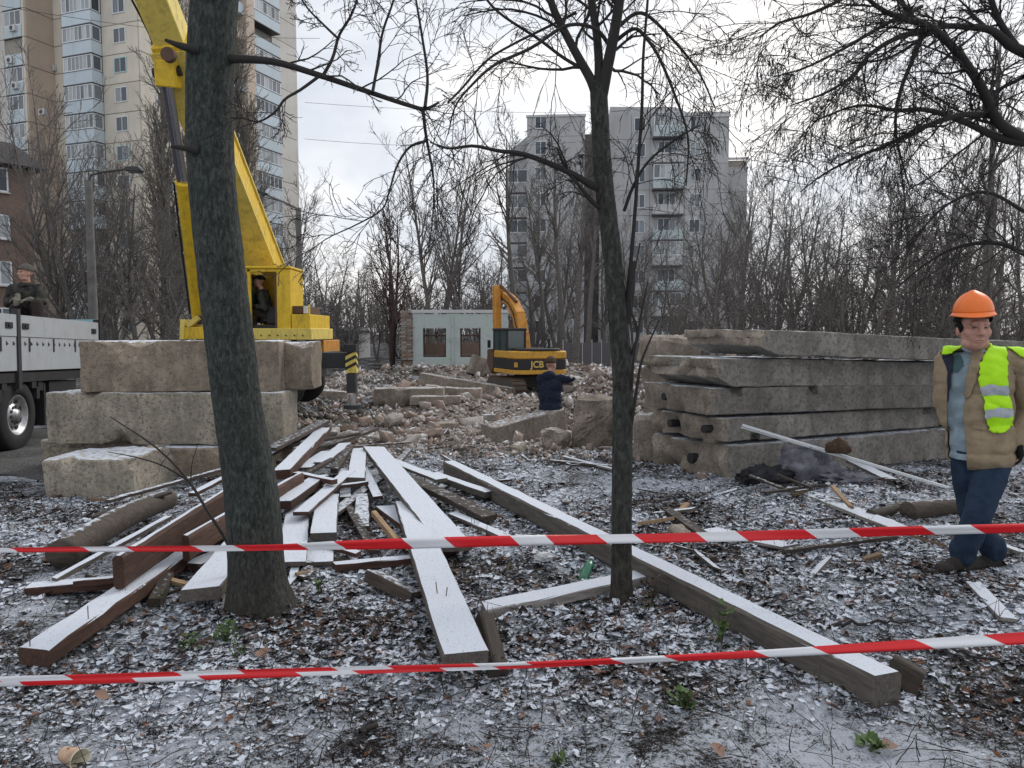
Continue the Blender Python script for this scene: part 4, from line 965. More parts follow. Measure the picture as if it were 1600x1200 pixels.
# ================================================================== RIGHT SLAB STACK
def slab_stack():
    # slabs run from a left end about 9.3 m away to a nearer right end outside the frame
    spec = [  # near-left corner px, z, height, label, hollow ends, tilt, turn
        (1128, -.02, .38, 'bottom hollow slab of the right stack with a round hole in its end', 1, 0, 0),
        (1122, .41, .26, 'fourth slab from the top of the right stack, with a cracked end', 1, R(.4), R(2)),
        (1106, .71, .29, 'third slab from the top of the right stack', 1, R(.8), R(-1)),
        (1110, 1.02, .31, 'second slab from the top of the right stack, sticking out left', 0, R(1.6), R(0)),
        (1182, 1.365, .275, 'uppermost tilted slab of the right stack, snow along its edge', 0, R(2.0), R(-1))]
    for i, (px, z, h, lab, hol, tilt, dr) in enumerate(spec):
        a = P(px, 600, 8.3); ang = R(24)+dr; L = 5.0; w = 1.25
        me = rough_solid(L, w, h, 40+i, amp=.005, cuts=16, bev=.010, chips=5, freq=4.0, fine=.005); me.name = 'hollow_core_unit'
        V = np.array([v.co[:] for v in me.vertices]); m = np.clip((-L/2+.3-V[:, 0])/.3, 0, 1)
        n = fbm(V[:, 1]*2.2+i*9, V[:, 2]*2.2+i*4, 2.6, 4); V[:, 0] += m*(.22*n+.03)
        if i in (3, 4): V[:, 2] += np.where(V[:, 2] < h*.5, .10*m, 0)
        V[:, 2] += .004*np.sin(V[:, 0]*1.7+i)
        me.vertices.foreach_set('co', V.astype(np.float32).ravel()); me.update()
        me.materials.append(M['concrete_slab']); me.materials.append(M['concrete_rough']); me.polygons.foreach_set('material_index', [1 if (p.center.x < -L/2+.10 and abs(p.normal.z) < .8) else 0 for p in me.polygons])
        d = Vector((math.cos(ang), math.sin(ang), 0)); nrmv = Vector((-d.y, d.x, 0)); c = a+d*(L/2)+nrmv*(w/2)
        o = link('hollow_core_unit', me, M['concrete_slab'], None, (c.x, c.y, z-math.sin(tilt)*L/2), (0, tilt, ang)); tag(o, lab, 'slab', 'concrete slabs stacked on the right')
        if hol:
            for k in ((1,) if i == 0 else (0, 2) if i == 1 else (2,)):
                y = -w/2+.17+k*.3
                MB().cyl((-L/2-.05, y, h*.5), (-L/2+.12, y, h*.5), .06 if i == 0 else .045, n=14).build('hole_shade_plug', M['black_paint_and_shade'], o)  # solid black plug: shade inside the core hole put into colour
    block('spacer_block', 'small pale spacer stone between the two lowest slabs', 'stone', P(1108, 600, 8.6), P(1140, 600, 8.75), .2, .06, .36, 'concrete_pale', 3, amp=.01)
    # blocks around the stack
    block('standing_block', 'upright rounded concrete block at the left end of the slab stack', 'block', P(994, 600, 9.9), P(1040, 600, 9.8), .5, .66, -.08, 'concrete_far', 61, amp=.03, cuts=6, bev=.06)
    def hull(nm, lab, px0, px1, D, w, h, z, mat, seed, n=14, lean=0.0):
        a = P(px0, 600, D); b = P(px1, 600, D); rg = np.random.RandomState(seed); L = (b-a).length; bm = bmesh.new()
        for i in range(n):
            q = rg.uniform(-1, 1, 3); q = q/np.max(np.abs(q)); zz_ = (q[2]+1)/2*h; bm.verts.new((q[0]*L/2*rg.uniform(.85, 1)+lean*zz_, q[1]*w/2, zz_))
        r = bmesh.ops.convex_hull(bm, input=bm.verts); bmesh.ops.delete(bm, geom=[v for v in bm.verts if not v.link_faces], context='VERTS')
        bmesh.ops.subdivide_edges(bm, edges=list(bm.edges), cuts=5, use_grid_fill=True); bmesh.ops.triangulate(bm, faces=list(bm.faces))
        V = np.array([v.co[:] for v in bm.verts]); V = V+np.stack([fbm(V[:, 1]*2+seed, V[:, 2]*2, 4, 4), fbm(V[:, 0]*2, V[:, 2]*2+seed, 4, 4), fbm(V[:, 0]*2+seed, V[:, 1]*2, 4, 4)], 1)*.05
        for v, c_ in zip(bm.verts, V): v.co = c_
        bmesh.ops.recalc_face_normals(bm, faces=list(bm.faces)); me = bpy.data.meshes.new(nm); bm.to_mesh(me); bm.free()
        o = link(nm, me, M[mat], None, ((a.x+b.x)/2, a.y+w/2, z)); return tag(o, lab, 'block')
    hull('broken_block', 'large angular broken concrete piece left of the slim tree', 888, 966, 11.0, .7, .92, -.24, 'concrete_rough', 66, 16, .12)
    hull('broken_block', 'smaller grey broken lump in front of the large one', 846, 896, 10.6, .5, .36, -.12, 'concrete_far', 70, 18)
    block('broken_concrete', 'reddish broken concrete piece behind the left end of the slab stack', 'block', P(1012, 600, 10.6), P(1078, 600, 10.8), .7, .42, 1.12, 'concrete_rough', 71, amp=.06, cuts=6, bev=.06, chips=4)
    block('support_block', 'brown block under the reddish broken piece behind the stack', 'block', P(1016, 600, 10.8), P(1062, 600, 10.9), .6, 1.27, -.15, 'concrete_rough', 72, amp=.05, cuts=6, bev=.05)
    # concrete beam lying in the middle
    a = G(772, 688, -.12); b = P(890, 645, 12.3); d = (b-a); me = rough_solid(1.55, .40, .37, 81, amp=.008, cuts=9, bev=.012, chips=4, freq=3, fine=.006)
    o = link('concrete_lintel', me, M['concrete_far'], None, (a.x+.52, a.y+.55, -.16), (R(2), R(-7), R(40))); tag(o, 'thick concrete beam lying in front of the man in the blue jacket', 'beam')
slab_stack()
# ================================================================== TIMBER
def plank(name, label, n, f, w, t, mat, zn=None, zf=None, roll=0.0, seed=1, group=None, cat='plank', wav=0.0, bow=0.0):
    """n, f: (px, py, z) of the top-face centre at the near and far end"""
    a = G(*n); b = G(*f); d = b-a; L = d.length; k = max(4, int(L/.14)); rg = np.random.RandomState(seed*7+3)
    V = []; F = []
    e0 = rg.uniform(-.3, .3)*w; e1 = rg.uniform(-.3, .3)*w
    for i in range(k+1):
        s = i/k; x = -L/2+L*s; wl = w*(1+wav*rg.uniform(-1, 1)); cz = bow*4*s*(1-s); off = .12*wav*w*rg.randn()
        j = .0018*rg.randn(4)
        sk = e0*(1-s)**12 + e1*s**12 if i in (0, k) else 0
        c = t*.09
        prof = [(-wl/2+c, 0), (wl/2-c, 0), (wl/2, -c), (wl/2, -t+c), (wl/2-c, -t), (-wl/2+c, -t), (-wl/2, -t+c), (-wl/2, -c)]
        for q, (y, z) in enumerate(prof): V.append((x+sk*y/w*1.2, y+off+j[q % 4], z+cz+j[(q+1) % 4]))
    for i in range(k):
        for q in range(8): F.append((i*8+q, i*8+(q+1) % 8, (i+1)*8+(q+1) % 8, (i+1)*8+q))
    F.append(tuple(range(7, -1, -1))); F.append(tuple(k*8+q for q in range(8)))
    me = bpy.data.meshes.new(name); me.from_pydata(V, [], F); me.materials.append(M[mat])
    bm = bmesh.new(); bm.from_mesh(me); bmesh.ops.recalc_face_normals(bm, faces=bm.faces); bm.to_mesh(me); bm.free()
    X = d.normalized(); Yv = Vector((0, 0, 1)).cross(X).normalized(); Z = X.cross(Yv)
    Mx = Matrix((X, Yv, Z)).transposed().to_4x4() @ Matrix.Rotation(roll, 4, 'X'); Mx.translation = (a+b)/2
    o = link(name, me); o.matrix_world = Mx; return tag(o, label, cat, group)
def nail(o_parent, x, y, h=.05, lean=.2):
    mb = MB().cyl((x, y, -.01), (x+lean*h, y+lean*h*.6, h), .0028, n=6); return mb.build('nail', M['rust_metal'], o_parent)
def timber():
    g = 'timber in the left pile'
    p = plank('timber', 'long snow-topped brown beam pointing to the lower left corner', (52, 1013, .115), (318, 838, .13), .165, .085, 'wood_brown', seed=1, group=g)
    nail(p, -.95, .03, .06); nail(p, -.6, -.05, .07, -.1)
    plank('timber', 'brown beam standing on edge across the pile left of the trunk', (184, 868, .33), (372, 752, .40), .062, .20, 'wood_brown', seed=2, group=g)
    plank('timber', 'brown beam on edge with a pale sawn end, close to the trunk', (289, 836, .30), (470, 738, .36), .062, .17, 'wood_brown', seed=3, group=g)
    e = MB().box(-.031, .031, -.004, 0, -.165, 0)
    plank('board', 'wide snowy board ending just left of the trunk foot', (313, 919, .16), (420, 790, .19), .21, .075, 'wood_grey', seed=4, group=g)
    plank('board', 'snowy board lying crosswise at the far left of the pile', (44, 914, .06), (186, 903, .09), .11, .055, 'wood_brown', seed=5, group=g)
    plank('board', 'short narrow board on top of the crosswise board', (118, 906, .13), (182, 900, .13), .055, .04, 'wood_brown', seed=6, group=g)
    plank('board', 'thin snowy lath slanting behind the beam on edge', (85, 903, .09), (262, 806, .22), .05, .03, 'wood_grey', seed=7, group=g)
    plank('lath', 'brown lath over the log, nearer of the two', (142, 806, .20), (262, 768, .26), .07, .02, 'wood_old', seed=8, group=g)
    plank('lath', 'brown lath over the log, farther of the two', (168, 781, .20), (352, 730, .30), .06, .025, 'wood_old', seed=9, group=g)
    plank('lath', 'long dark lath leaning up to the right behind the trunk', (300, 770, .24), (512, 662, .42), .07, .03, 'wood_brown', seed=10, group=g)
    plank('wood_block', 'short grey offcut beside the wide board', (240, 935, .07), (262, 893, .10), .07, .07, 'wood_old', seed=11, group=g)
    # fan of boards right of the trunk
    plank('board', 'wide snowy board with a smooth end right next to the trunk', (455, 878, .10), (468, 772, .15), .19, .03, 'wood_grey', seed=12, group=g)
    plank('board', 'snowy board beside the wide one with a dark lump on it', (505, 832, .16), (512, 772, .18), .19, .06, 'wood_grey', seed=13, group=g)
    plank('board', 'snowy board under the one with the dark lump', (497, 878, .05), (500, 840, .06), .20, .03, 'wood_grey', seed=14, group=g)
    plank('board', 'brown-sided board rising right of the trunk at mid height', (440, 783, .24), (500, 742, .29), .15, .07, 'wood_brown', seed=15, group=g)
    plank('board', 'thick brown-sided board higher up right of the trunk', (440, 734, .34), (506, 668, .42), .16, .09, 'wood_brown', seed=16, group=g)
    plank('board', 'brown weathered board topping the heap', (420, 700, .42), (508, 656, .47), .14, .04, 'wood_old', seed=17, group=g)
    plank('board', 'small flat piece crossing the heap right of the trunk', (462, 737, .30), (523, 749, .30), .07, .045, 'wood_brown', seed=18, group=g)
    plank('board', 'short snowy board behind the small flat piece', (474, 730, .27), (512, 704, .28), .14, .03, 'wood_grey', seed=19, group=g)
    plank('board', 'short snowy board with a brown chip standing on it', (500, 722, .29), (540, 692, .30), .14, .03, 'wood_grey', seed=20, group=g)
    plank('board', 'short snowy board leaning in the middle of the heap', (522, 732, .24), (548, 694, .31), .08, .05, 'wood_old', seed=21, group=g)
    plank('board', 'short thick board with a dark sawn end in the heap centre', (556, 746, .25), (562, 700, .27), .17, .07, 'wood_grey', seed=22, group=g)
    plank('board', 'low snowy board in the heap below the small flat piece', (492, 770, .18), (520, 748, .19), .2, .035, 'wood_grey', seed=23, group=g)
    plank('board', 'narrow board hanging below the heap centre', (540, 776, .13), (536, 732, .2), .10, .03, 'wood_grey', seed=24, group=g)
    plank('bark_slab', 'bark-edged piece in the gap below the heap centre', (565, 822, .06), (566, 772, .14), .12, .05, 'wood_old', seed=25, group=g, wav=.15)
    plank('board', 'snowy board lying crosswise below the heap', (522, 880, .06), (652, 868, .08), .09, .05, 'wood_brown', seed=26, group=g)
    plank('lath', 'thin pale stake slanting in the gap beside the big plank', (624, 846, .10), (584, 798, .18), .04, .04, 'wood_pale', seed=27, group=g)
    plank('plank', 'big wide snow-covered plank running down the middle of the heap', (712, 850, .14), (584, 698, .30), .23, .055, 'wood_grey', seed=28, group=g)
    p = plank('plank', 'wide snowy plank ending near the lower tape', (728, 1019, .19), (636, 782, .15), .205, .06, 'wood_grey', seed=29, group=g)
    nail(p, -.85, .03, .06); nail(p, -.9, -.01, .05, -.2)
    plank('wood_block', 'bark-faced brown block against the end of the wide snowy plank', (786, 1045, .04), (762, 958, .15), .085, .10, 'wood_old', seed=30, group=g, roll=R(24))
    plank('board', 'short thick snowy board right of the heap', (764, 768, .10), (678, 738, .16), .115, .06, 'wood_grey', seed=31, group=g)
    plank('bark_slab', 'wavy bark-edged snowy slab right of the big plank', (766, 806, .09), (640, 748, .16), .15, .05, 'wood_old', seed=32, group=g, wav=.12, bow=.02)
    plank('board', 'narrow snowy board half hidden under the bark slab', (798, 840, .05), (706, 800, .06), .09, .03, 'wood_grey', seed=33, group=g)
    plank('board', 'snowy board behind the bark slab', (690, 748, .18), (606, 716, .24), .13, .03, 'wood_grey', seed=34, group=g)
    plank('board', 'dark board under the big plank', (700, 858, .07), (600, 790, .07), .16, .04, 'wood_brown', seed=35, group=g)
    plank('board', 'brown board buried under the left beams', (250, 870, .10), (430, 800, .12), .13, .05, 'wood_brown', seed=36, group=g)
    plank('board', 'brown board under the beams by the trunk', (300, 880, .08), (470, 812, .1), .15, .05, 'wood_brown', seed=37, group=g)
    plank('board', 'old brown board at the back of the heap', (440, 720, .22), (586, 668, .2), .12, .04, 'wood_old', seed=38, group=g)
    plank('board', 'thin strip of wood behind the heap', (508, 700, .18), (640, 690, .02), .05, .02, 'wood_old', seed=39, group=g)
    # more boards jumbled into the middle of the heap
    ex = [((470, 800, .20), (545, 735, .26), .12, 'dark board slanting under the heap centre'), ((520, 800, .10), (600, 740, .16), .10, 'brown board between the heap centre and the big plank'), ((590, 775, .14), (560, 715, .22), .09, 'narrow board beside the thick board with the dark end'),
          ((600, 745, .16), (640, 700, .18), .08, 'brown board behind the big plank'), ((470, 840, .08), (560, 862, .08), .07, 'low brown strip below the fan of boards'), ((430, 765, .26), (520, 715, .32), .06, 'brown strip above the small flat piece'),
          ((505, 760, .22), (575, 752, .22), .06, 'short crosswise strip in the heap'), ((585, 860, .05), (545, 790, .10), .07, 'dark strip in the gap left of the big plank'), ((640, 860, .04), (680, 812, .06), .06, 'thin strip under the end of the big plank'), ((420, 700, .36), (560, 676, .30), .09, 'brown board lying across the back of the heap')]
    for i, (n_, f_, w_, lab) in enumerate(ex): plank('board', lab, n_, f_, w_, .03, ('wood_brown', 'wood_old')[i % 2], seed=120+i, group=g)
    g2 = 'loose timber on the ground'
    p = plank('timber', 'very long square snow-topped beam crossing behind the slim tree', (1386, 1053, .165), (702, 720, .15), .15, .15, 'wood_grey', seed=40, group=g2)
    plank('wood_block', 'dark weathered stump piece at the near end of the long beam', (1448, 1050, .10), (1398, 1022, .14), .11, .12, 'wood_old', seed=41, group=g2, roll=R(18), wav=.1)
    plank('board', 'snow-covered board lying against the foot of the slim tree', (756, 946, .07), (1018, 893, .07), .15, .06, 'wood_white', seed=42, group=g2, wav=.04)
    plank('wood_block', 'grey angular offcut below the crosswise board', (652, 925, .05), (584, 890, .11), .10, .08, 'wood_old', seed=43, group=g2, roll=R(15))
    plank('board', 'snowy board with brown edge in front of the rag heap', (1405, 823, .06), (1240, 760, .10), .17, .03, 'wood_white', seed=44, group=g2)
    plank('board', 'thin snow-dusted board left of the torn sheet', (1112, 842, .05), (1040, 792, .06), .09, .02, 'wood_old', seed=45, group=g2)
    plank('board', 'flat snow-dusted board behind the upper tape', (1235, 852, .05), (1105, 826, .05), .18, .02, 'wood_white', seed=46, group=g2)
    plank('lath', 'long thin lath behind the upper tape', (1225, 858, .06), (1400, 836, .06), .05, .025, 'wood_old', seed=47, group=g2)
    plank('board', 'short pale board in front of the worker boots', (1576, 966, .035), (1520, 908, .035), .085, .02, 'wood_white', seed=48, group=g2)
    plank('board', 'snowy board under the metal strip', (1392, 748, .14), (1330, 718, .17), .13, .03, 'wood_white', seed=49, group=g2)
    plank('lath', 'snowy lath at the right edge behind the worker', (1600, 862, .05), (1560, 848, .05), .06, .02, 'wood_white', seed=50, group=g2)
    plank('lath', 'weathered lath between slim tree and slab stack', (860, 718, .06), (990, 730, .05), .07, .03, 'wood_old', seed=51, group=g2)
    plank('lath', 'snowy lath lying behind the slim tree', (990, 740, .04), (880, 712, .06), .06, .02, 'wood_white', seed=52, group=g2)
    plank('lath', 'thin broken lath beside the long beam', (1195, 910, .02), (1140, 868, .03), .025, .015, 'wood_old', seed=53, group=g2)
    plank('lath', 'dark splinter of wood behind the heap', (620, 706, -.0), (760, 690, -.06), .04, .02, 'wood_old', seed=54, group=g2)
    # long pale metal strip
    a = G(1482, 762, .10); b = P(1160, 664, 7.9)
    mb = MB().bar((0, 0, 0), b-a, .035, .022); mb.bar(Vector((.03, .05, -.02)), b-a+Vector((.0, .05, -.03)), .02, .012)
    o = mb.build('metal_strip', M['frame_white']); o.location = a; tag(o, 'long pale metal strip leaning on the slab stack', 'strip')
    # log
    def log(n, f, r0, r1, lab, seed, mat='wood_old'):
        a = G(*n); b = G(*f); S = 30; pth = np.array([list((b-a)*s) for s in np.linspace(0, 1, S)]); pth += .02*np.random.RandomState(seed).randn(1, 3)*np.sin(np.linspace(0, 3, S))[:, None]
        rad = np.linspace(r0, r1, S); V, F = trunk_mesh(pth, rad, 18, 'log', mat, seed, .07)
        me = np_mesh('log', V.reshape(-1, 3), F, M[mat]); bm = bmesh.new(); bm.from_mesh(me); bmesh.ops.holes_fill(bm, edges=[e for e in bm.edges if e.is_boundary], sides=0); bm.to_mesh(me); bm.free()
        o = link('log', me, None, None, a); return tag(o, lab, 'log')
    log((95, 868, .11), (262, 782, .14), .105, .085, 'rough snow-dusted log at the left side of the timber pile', 5)
    log((1418, 800, .09), (1500, 792, .10), .085, .07, 'dark broken log lying just left of the worker', 6)
    log((1360, 806, .05), (1412, 790, .06), .05, .05, 'small dark root piece beside the broken log', 7)
timber()
# ================================================================== RAGS, STONES, LITTER
def lumps():
    def rock(nm, lab, cat, px, py, s, mat, seed, zs=.7, g=None):
        p = G(px, py, 0); me = rough_solid(s, s*.85, s*zs, seed, amp=s*.14, cuts=2, bev=s*.16, chips=3, freq=2.5/s*.4)
        o = link(nm, me, M[mat], None, (p.x, p.y, Hs(p.x, p.y)-.01), (0, 0, seed)); return tag(o, lab, cat, g)
    rock('stone', 'pale stone lying beside the long beam', 'stone', 775, 780, .15, 'concrete_pale', 3, .95)
    rock('stone', 'small pale stone in front of the thick concrete beam', 'stone', 812, 700, .2, 'concrete_pale', 4)
    rock('stone', 'grey stone behind the tape right of the slim tree', 'stone', 1062, 840, .16, 'concrete_rough', 5)
    rock('brick', 'reddish brick on the snow in front of the slab stack', 'brick', 1096, 752, .11, 'brick_piece', 6, .6)
    rock('dark_lump', 'dark lump lying on a snowy board in the heap', 'lump', 505, 812, .07, 'rag_dark', 7, .6).location.z = .165
    # green bottle: crushed plastic
    p = G(916, 898, 0); t = thing('plastic_bottle', 'crushed green plastic bottle beside the slim tree', 'bottle', (p.x, p.y, Hs(p.x, p.y)+.045), 0, rot=(R(62), R(12), R(150)))
    prof = [(.0, -.10), (.036, -.098), (.04, -.06), (.034, -.03), (.041, 0), (.035, .03), (.038, .06), (.02, .09), (.013, .10), (.013, .115), (.0, .115)]
    V = []; F = []; n = 14; rg = np.random.RandomState(3)
    for r, z in prof:
        for i in range(n): a = 6.283*i/n; k = 1+.14*math.sin(3*a+z*50); V.append((r*k*math.cos(a), r*k*.75*math.sin(a), z))
    for j in range(len(prof)-1):
        for i in range(n): F.append((j*n+i, j*n+(i+1) % n, (j+1)*n+(i+1) % n, (j+1)*n+i))
    link('body', np_mesh('body', np.array(V), np.array(F), M['bottle_green']), None, t); MB().cyl((0, 0, .116), (0, 0, .132), .016, n=12).build('cap', M['bag_white'], t)
    # paper cup
    p = G(112, 1188, 0); t = thing('paper_cup', 'discarded brown paper cup lying in the lower left corner', 'cup', (p.x, p.y, Hs(p.x, p.y)+.036), 0, rot=(R(88), R(6), R(62)))
    V = []; F = []; n = 24
    for r, z in ((.026, -.045), (.038, .05), (.0405, .052), (.0405, .056), (.0365, .053), (.025, -.04)):
        for i in range(n): a = 6.283*i/n; V.append((r*math.cos(a), r*math.sin(a), z))
    for j in range(2):
        for i in range(n): F.append((j*n+i, j*n+(i+1) % n, (j+1)*n+(i+1) % n, (j+1)*n+i))
    link('wall', np_mesh('wall', np.array(V), np.array(F), M['cup_paper']), None, t)
    F2 = [(j*n+i, j*n+(i+1) % n, (j+1)*n+(i+1) % n, (j+1)*n+i) for j in (2, 3, 4) for i in range(n)]
    link('lining', np_mesh('lining', np.array(V), np.array(F2), M['cup_inside']), None, t); MB().cyl((0, 0, -.043), (0, 0, -.039), .0255, n=24).build('bottom', M['cup_paper'], t)
    # white crumpled bag
    def crumple(nm, lab, cat, px, py, sx, sy, sz, mat, seed, freq=5, amp=.6, z=0, par=None):
        p = G(px, py, z); bm = bmesh.new(); bmesh.ops.create_icosphere(bm, subdivisions=4, radius=1)
        V = np.array([v.co[:] for v in bm.verts]); n = np.abs(fbm(V[:, 0]*1.0+seed, V[:, 1]+V[:, 2]*1.3+seed, freq*.5, 4))+.5*fbm(V[:, 2]+seed*2, V[:, 0]-V[:, 1], freq, 3)
        V = V*(1-.3+amp*n)[:, None]*np.array([sx, sy, sz]); V[:, 2] = np.maximum(V[:, 2], -.25*sz)
        for v, c in zip(bm.verts, V): v.co = c
        me = bpy.data.meshes.new(nm); bm.to_mesh(me); bm.free(); me.polygons.foreach_set('use_smooth', [True]*len(me.polygons))
        o = link(nm, me, M[mat], None, (p.x, p.y, (Hs(p.x, p.y) if z == 0 else z)+.2*sz)); return tag(o, lab, cat)
    crumple('plastic_bag', 'crumpled white plastic bag left of the green bottle', 'bag', 850, 882, .08, .06, .05, 'bag_white', 3)
    crumple('rag_heap', 'heap of grey-blue rags in front of the slab stack', 'rags', 1262, 762, .36, .22, .36, 'rag', 8, 6, .65)
    crumple('rag_heap', 'dark matted rags left of the grey-blue heap', 'rags', 1196, 764, .34, .20, .16, 'rag_dark', 12, 6, .5)
    crumple('rag_heap', 'torn snow-dusted sheet behind the upper tape', 'rags', 1330, 770, .3, .2, .08, 'rag', 15, 8, .9)
    crumple('dark_bag', 'dark brown sack resting against the fourth slab', 'sack', 1308, 706, .15, .11, .14, 'hat_brown', 18, 3, .35, z=.42)
    for k, (x0, y0, x1, y1) in enumerate(((1178, 752, 1250, 736), (1195, 768, 1290, 756), (1172, 742, 1225, 762), (1300, 758, 1330, 790), (1215, 740, 1270, 762))):
        plank('lath', ['broken dark lath poking from the left of the rags', 'dark lath under the front of the rags', 'short lath crossing the dark rags', 'tan strip hanging forward from the rag heap', 'thin lath across the top of the dark rags'][k], (x0, y0, .1+.04*k), (x1, y1, .14), .04, .02, 'wood_old' if k != 3 else 'wood_pale', seed=90+k, group='laths among the rags')
    # cylindrical dead branch on the ground at right
    rg = np.random.RandomState(4)
    def stick(px0, py0, px1, py1, r, lab, seed, z0=.03, z1=.03):
        a = G(px0, py0, z0); b = G(px1, py1, z1); rr = np.random.RandomState(seed); S = 14
        pth = np.array([list((b-a)*s) for s in np.linspace(0, 1, S)]); pth[1:-1] += rr.randn(S-2, 3)*.012; T = Tubes(); rad = np.linspace(r, r*.45, S); T.add(pth[None], rad[None], 7)
        q = twig_system(rr, T, pth[None], rad[None], np.array([.5]), [(4, .3, 40, .35, .12, 0, 5, .002, 4)])
        o = link('fallen_branch', T.mesh('fallen_branch', M['twig']), None, None, a); tag(o, lab, 'branch', 'fallen sticks')
    stick(1268, 975, 1432, 970, .012, 'thin bent branch lying on the snow right of the long beam', 1)
    stick(1430, 1008, 1600, 1035, .010, 'twig lying at the right edge behind the lower tape', 2)
    stick(585, 1130, 520, 1185, .012, 'dark twig on the snow at the bottom left of centre', 3)
    stick(330, 1050, 470, 1085, .006, 'short twig below the lower tape near the thick tree', 4)
    stick(100, 800, 10, 812, .010, 'thin branch left of the log', 5)
    stick(720, 905, 640, 960, .008, 'twig beside the grey offcut', 6)
    # bare sapling bending left in front of the pile
    base = G(372, 905, 0); t = thing('bare_sapling', 'thin bare sapling arching left from the foot of the thick tree', 'sapling', base)
    T = Tubes(); rr = np.random.RandomState(6)
    for pts in ([(372, 905, 4.5, .011), (356, 850, 4.5, .010), (325, 800, 4.5, .009), (294, 751, 4.55, .008), (245, 700, 4.6, .006), (172, 651, 4.65, .003)], [(294, 751, 4.55, .006), (255, 728, 4.5, .005), (215, 715, 4.5, .004), (168, 706, 4.45, .002)], [(298, 756, 4.55, .004), (300, 725, 4.55, .003), (310, 692, 4.6, .002)], [(250, 728, 4.5, .003), (262, 712, 4.5, .002), (268, 700, 4.5, .0015)]):
        p_, r_ = pix_path(pts, 16, base); T.add(p_[None], r_[None], 7)
    link('stem', T.mesh('stem', M['twig']), None, t)
lumps()
# ================================================================== BARRIER TAPE
def tape(name, pts, lab, width, seed):
    """pts: (px, py, depth, visible height factor)"""
    S = 260; c = [tuple(P(p[0], p[1], p[2])) for p in pts]; pth = spline(c, S); wf = np.interp(np.linspace(0, len(pts)-1, S), range(len(pts)), [p[3] for p in pts])
    s = np.concatenate([[0], np.cumsum(np.linalg.norm(np.diff(pth, axis=0), axis=1))])
    rg = np.random.RandomState(seed); tw = .5*np.sin(s*.9+seed)+.35*np.sin(s*2.7)
    T = nrm(np.gradient(pth, axis=0)); V = []; F = []; UV = []
    q = 5
    base = pth[0].copy()
    for i in range(S):
        side = np.cross(T[i], [0, 0, 1]); side /= np.linalg.norm(side); up = np.cross(side, T[i])
        ang = tw[i]*.5; dirv = up*math.cos(ang)+side*math.sin(ang); nv = np.cross(T[i], dirv)
        for j in range(q):
            u = j/(q-1)-.5; V.append(pth[i]-base+dirv*u*width*wf[i]+nv*.010*math.cos(u*3.1+s[i]*2)*(1 if j % 2 else .3)); UV.append((s[i], j/(q-1)))
    for i in range(S-1):
        for j in range(q-1): F.append((i*q+j, i*q+j+1, (i+1)*q+j+1, (i+1)*q+j))
    me = np_mesh(name, np.array(V), np.array(F), M['tape']); uv = me.uv_layers.new(name='UVMap'); li = np.empty(len(me.loops), np.int32); me.loops.foreach_get('vertex_index', li)
    uvl = np.array(UV, np.float32)[li]; fi = np.repeat(np.arange(len(F)), 4)
    if seed == 2: uvl[:, 0] += np.where(((fi % (q-1)) < 2) & (fi < len(F)*.52), .17, 0)
    uv.data.foreach_set('uv', uvl.ravel())
    o = link(name, me, None, None, base); md = o.modifiers.new('thick', 'SOLIDIFY'); md.thickness = .0008
    return tag(o, lab, 'tape', 'red and white barrier tapes')
D1 = G(410, 958).y; D2 = G(970, 940).y
tape('barrier_tape', [(-160, 866, 3.9, .45), (0, 860, 4.0, .5), (180, 858, 4.05, .55), (330, 857, D1-.22, .6), (440, 855, D1-.22, .62), (530, 852, 4.0, .9), (640, 849, 4.0, 1.15), (800, 845, 4.1, 1.05), (968, 842, D2-.085, 1.0), (1150, 838, 4.2, 1.0), (1400, 830, 4.0, .95), (1600, 825, 3.8, .85), (1760, 820, 3.7, .8)], 'upper red and white barrier tape crossing both tree trunks', .055, 1)
tape('barrier_tape', [(-160, 1073, 2.55, 1.0), (0, 1065, 2.6, 1.0), (180, 1060, 2.7, .95), (420, 1052, 2.9, .8), (600, 1046, 3.05, .7), (800, 1040, 3.15, .65), (1000, 1031, 3.1, .65), (1200, 1021, 2.95, .7), (1400, 1009, 2.75, .85), (1600, 997, 2.6, .95), (1760, 988, 2.5, 1.0)], 'lower red and white barrier tape near the bottom of the picture', .042, 2)
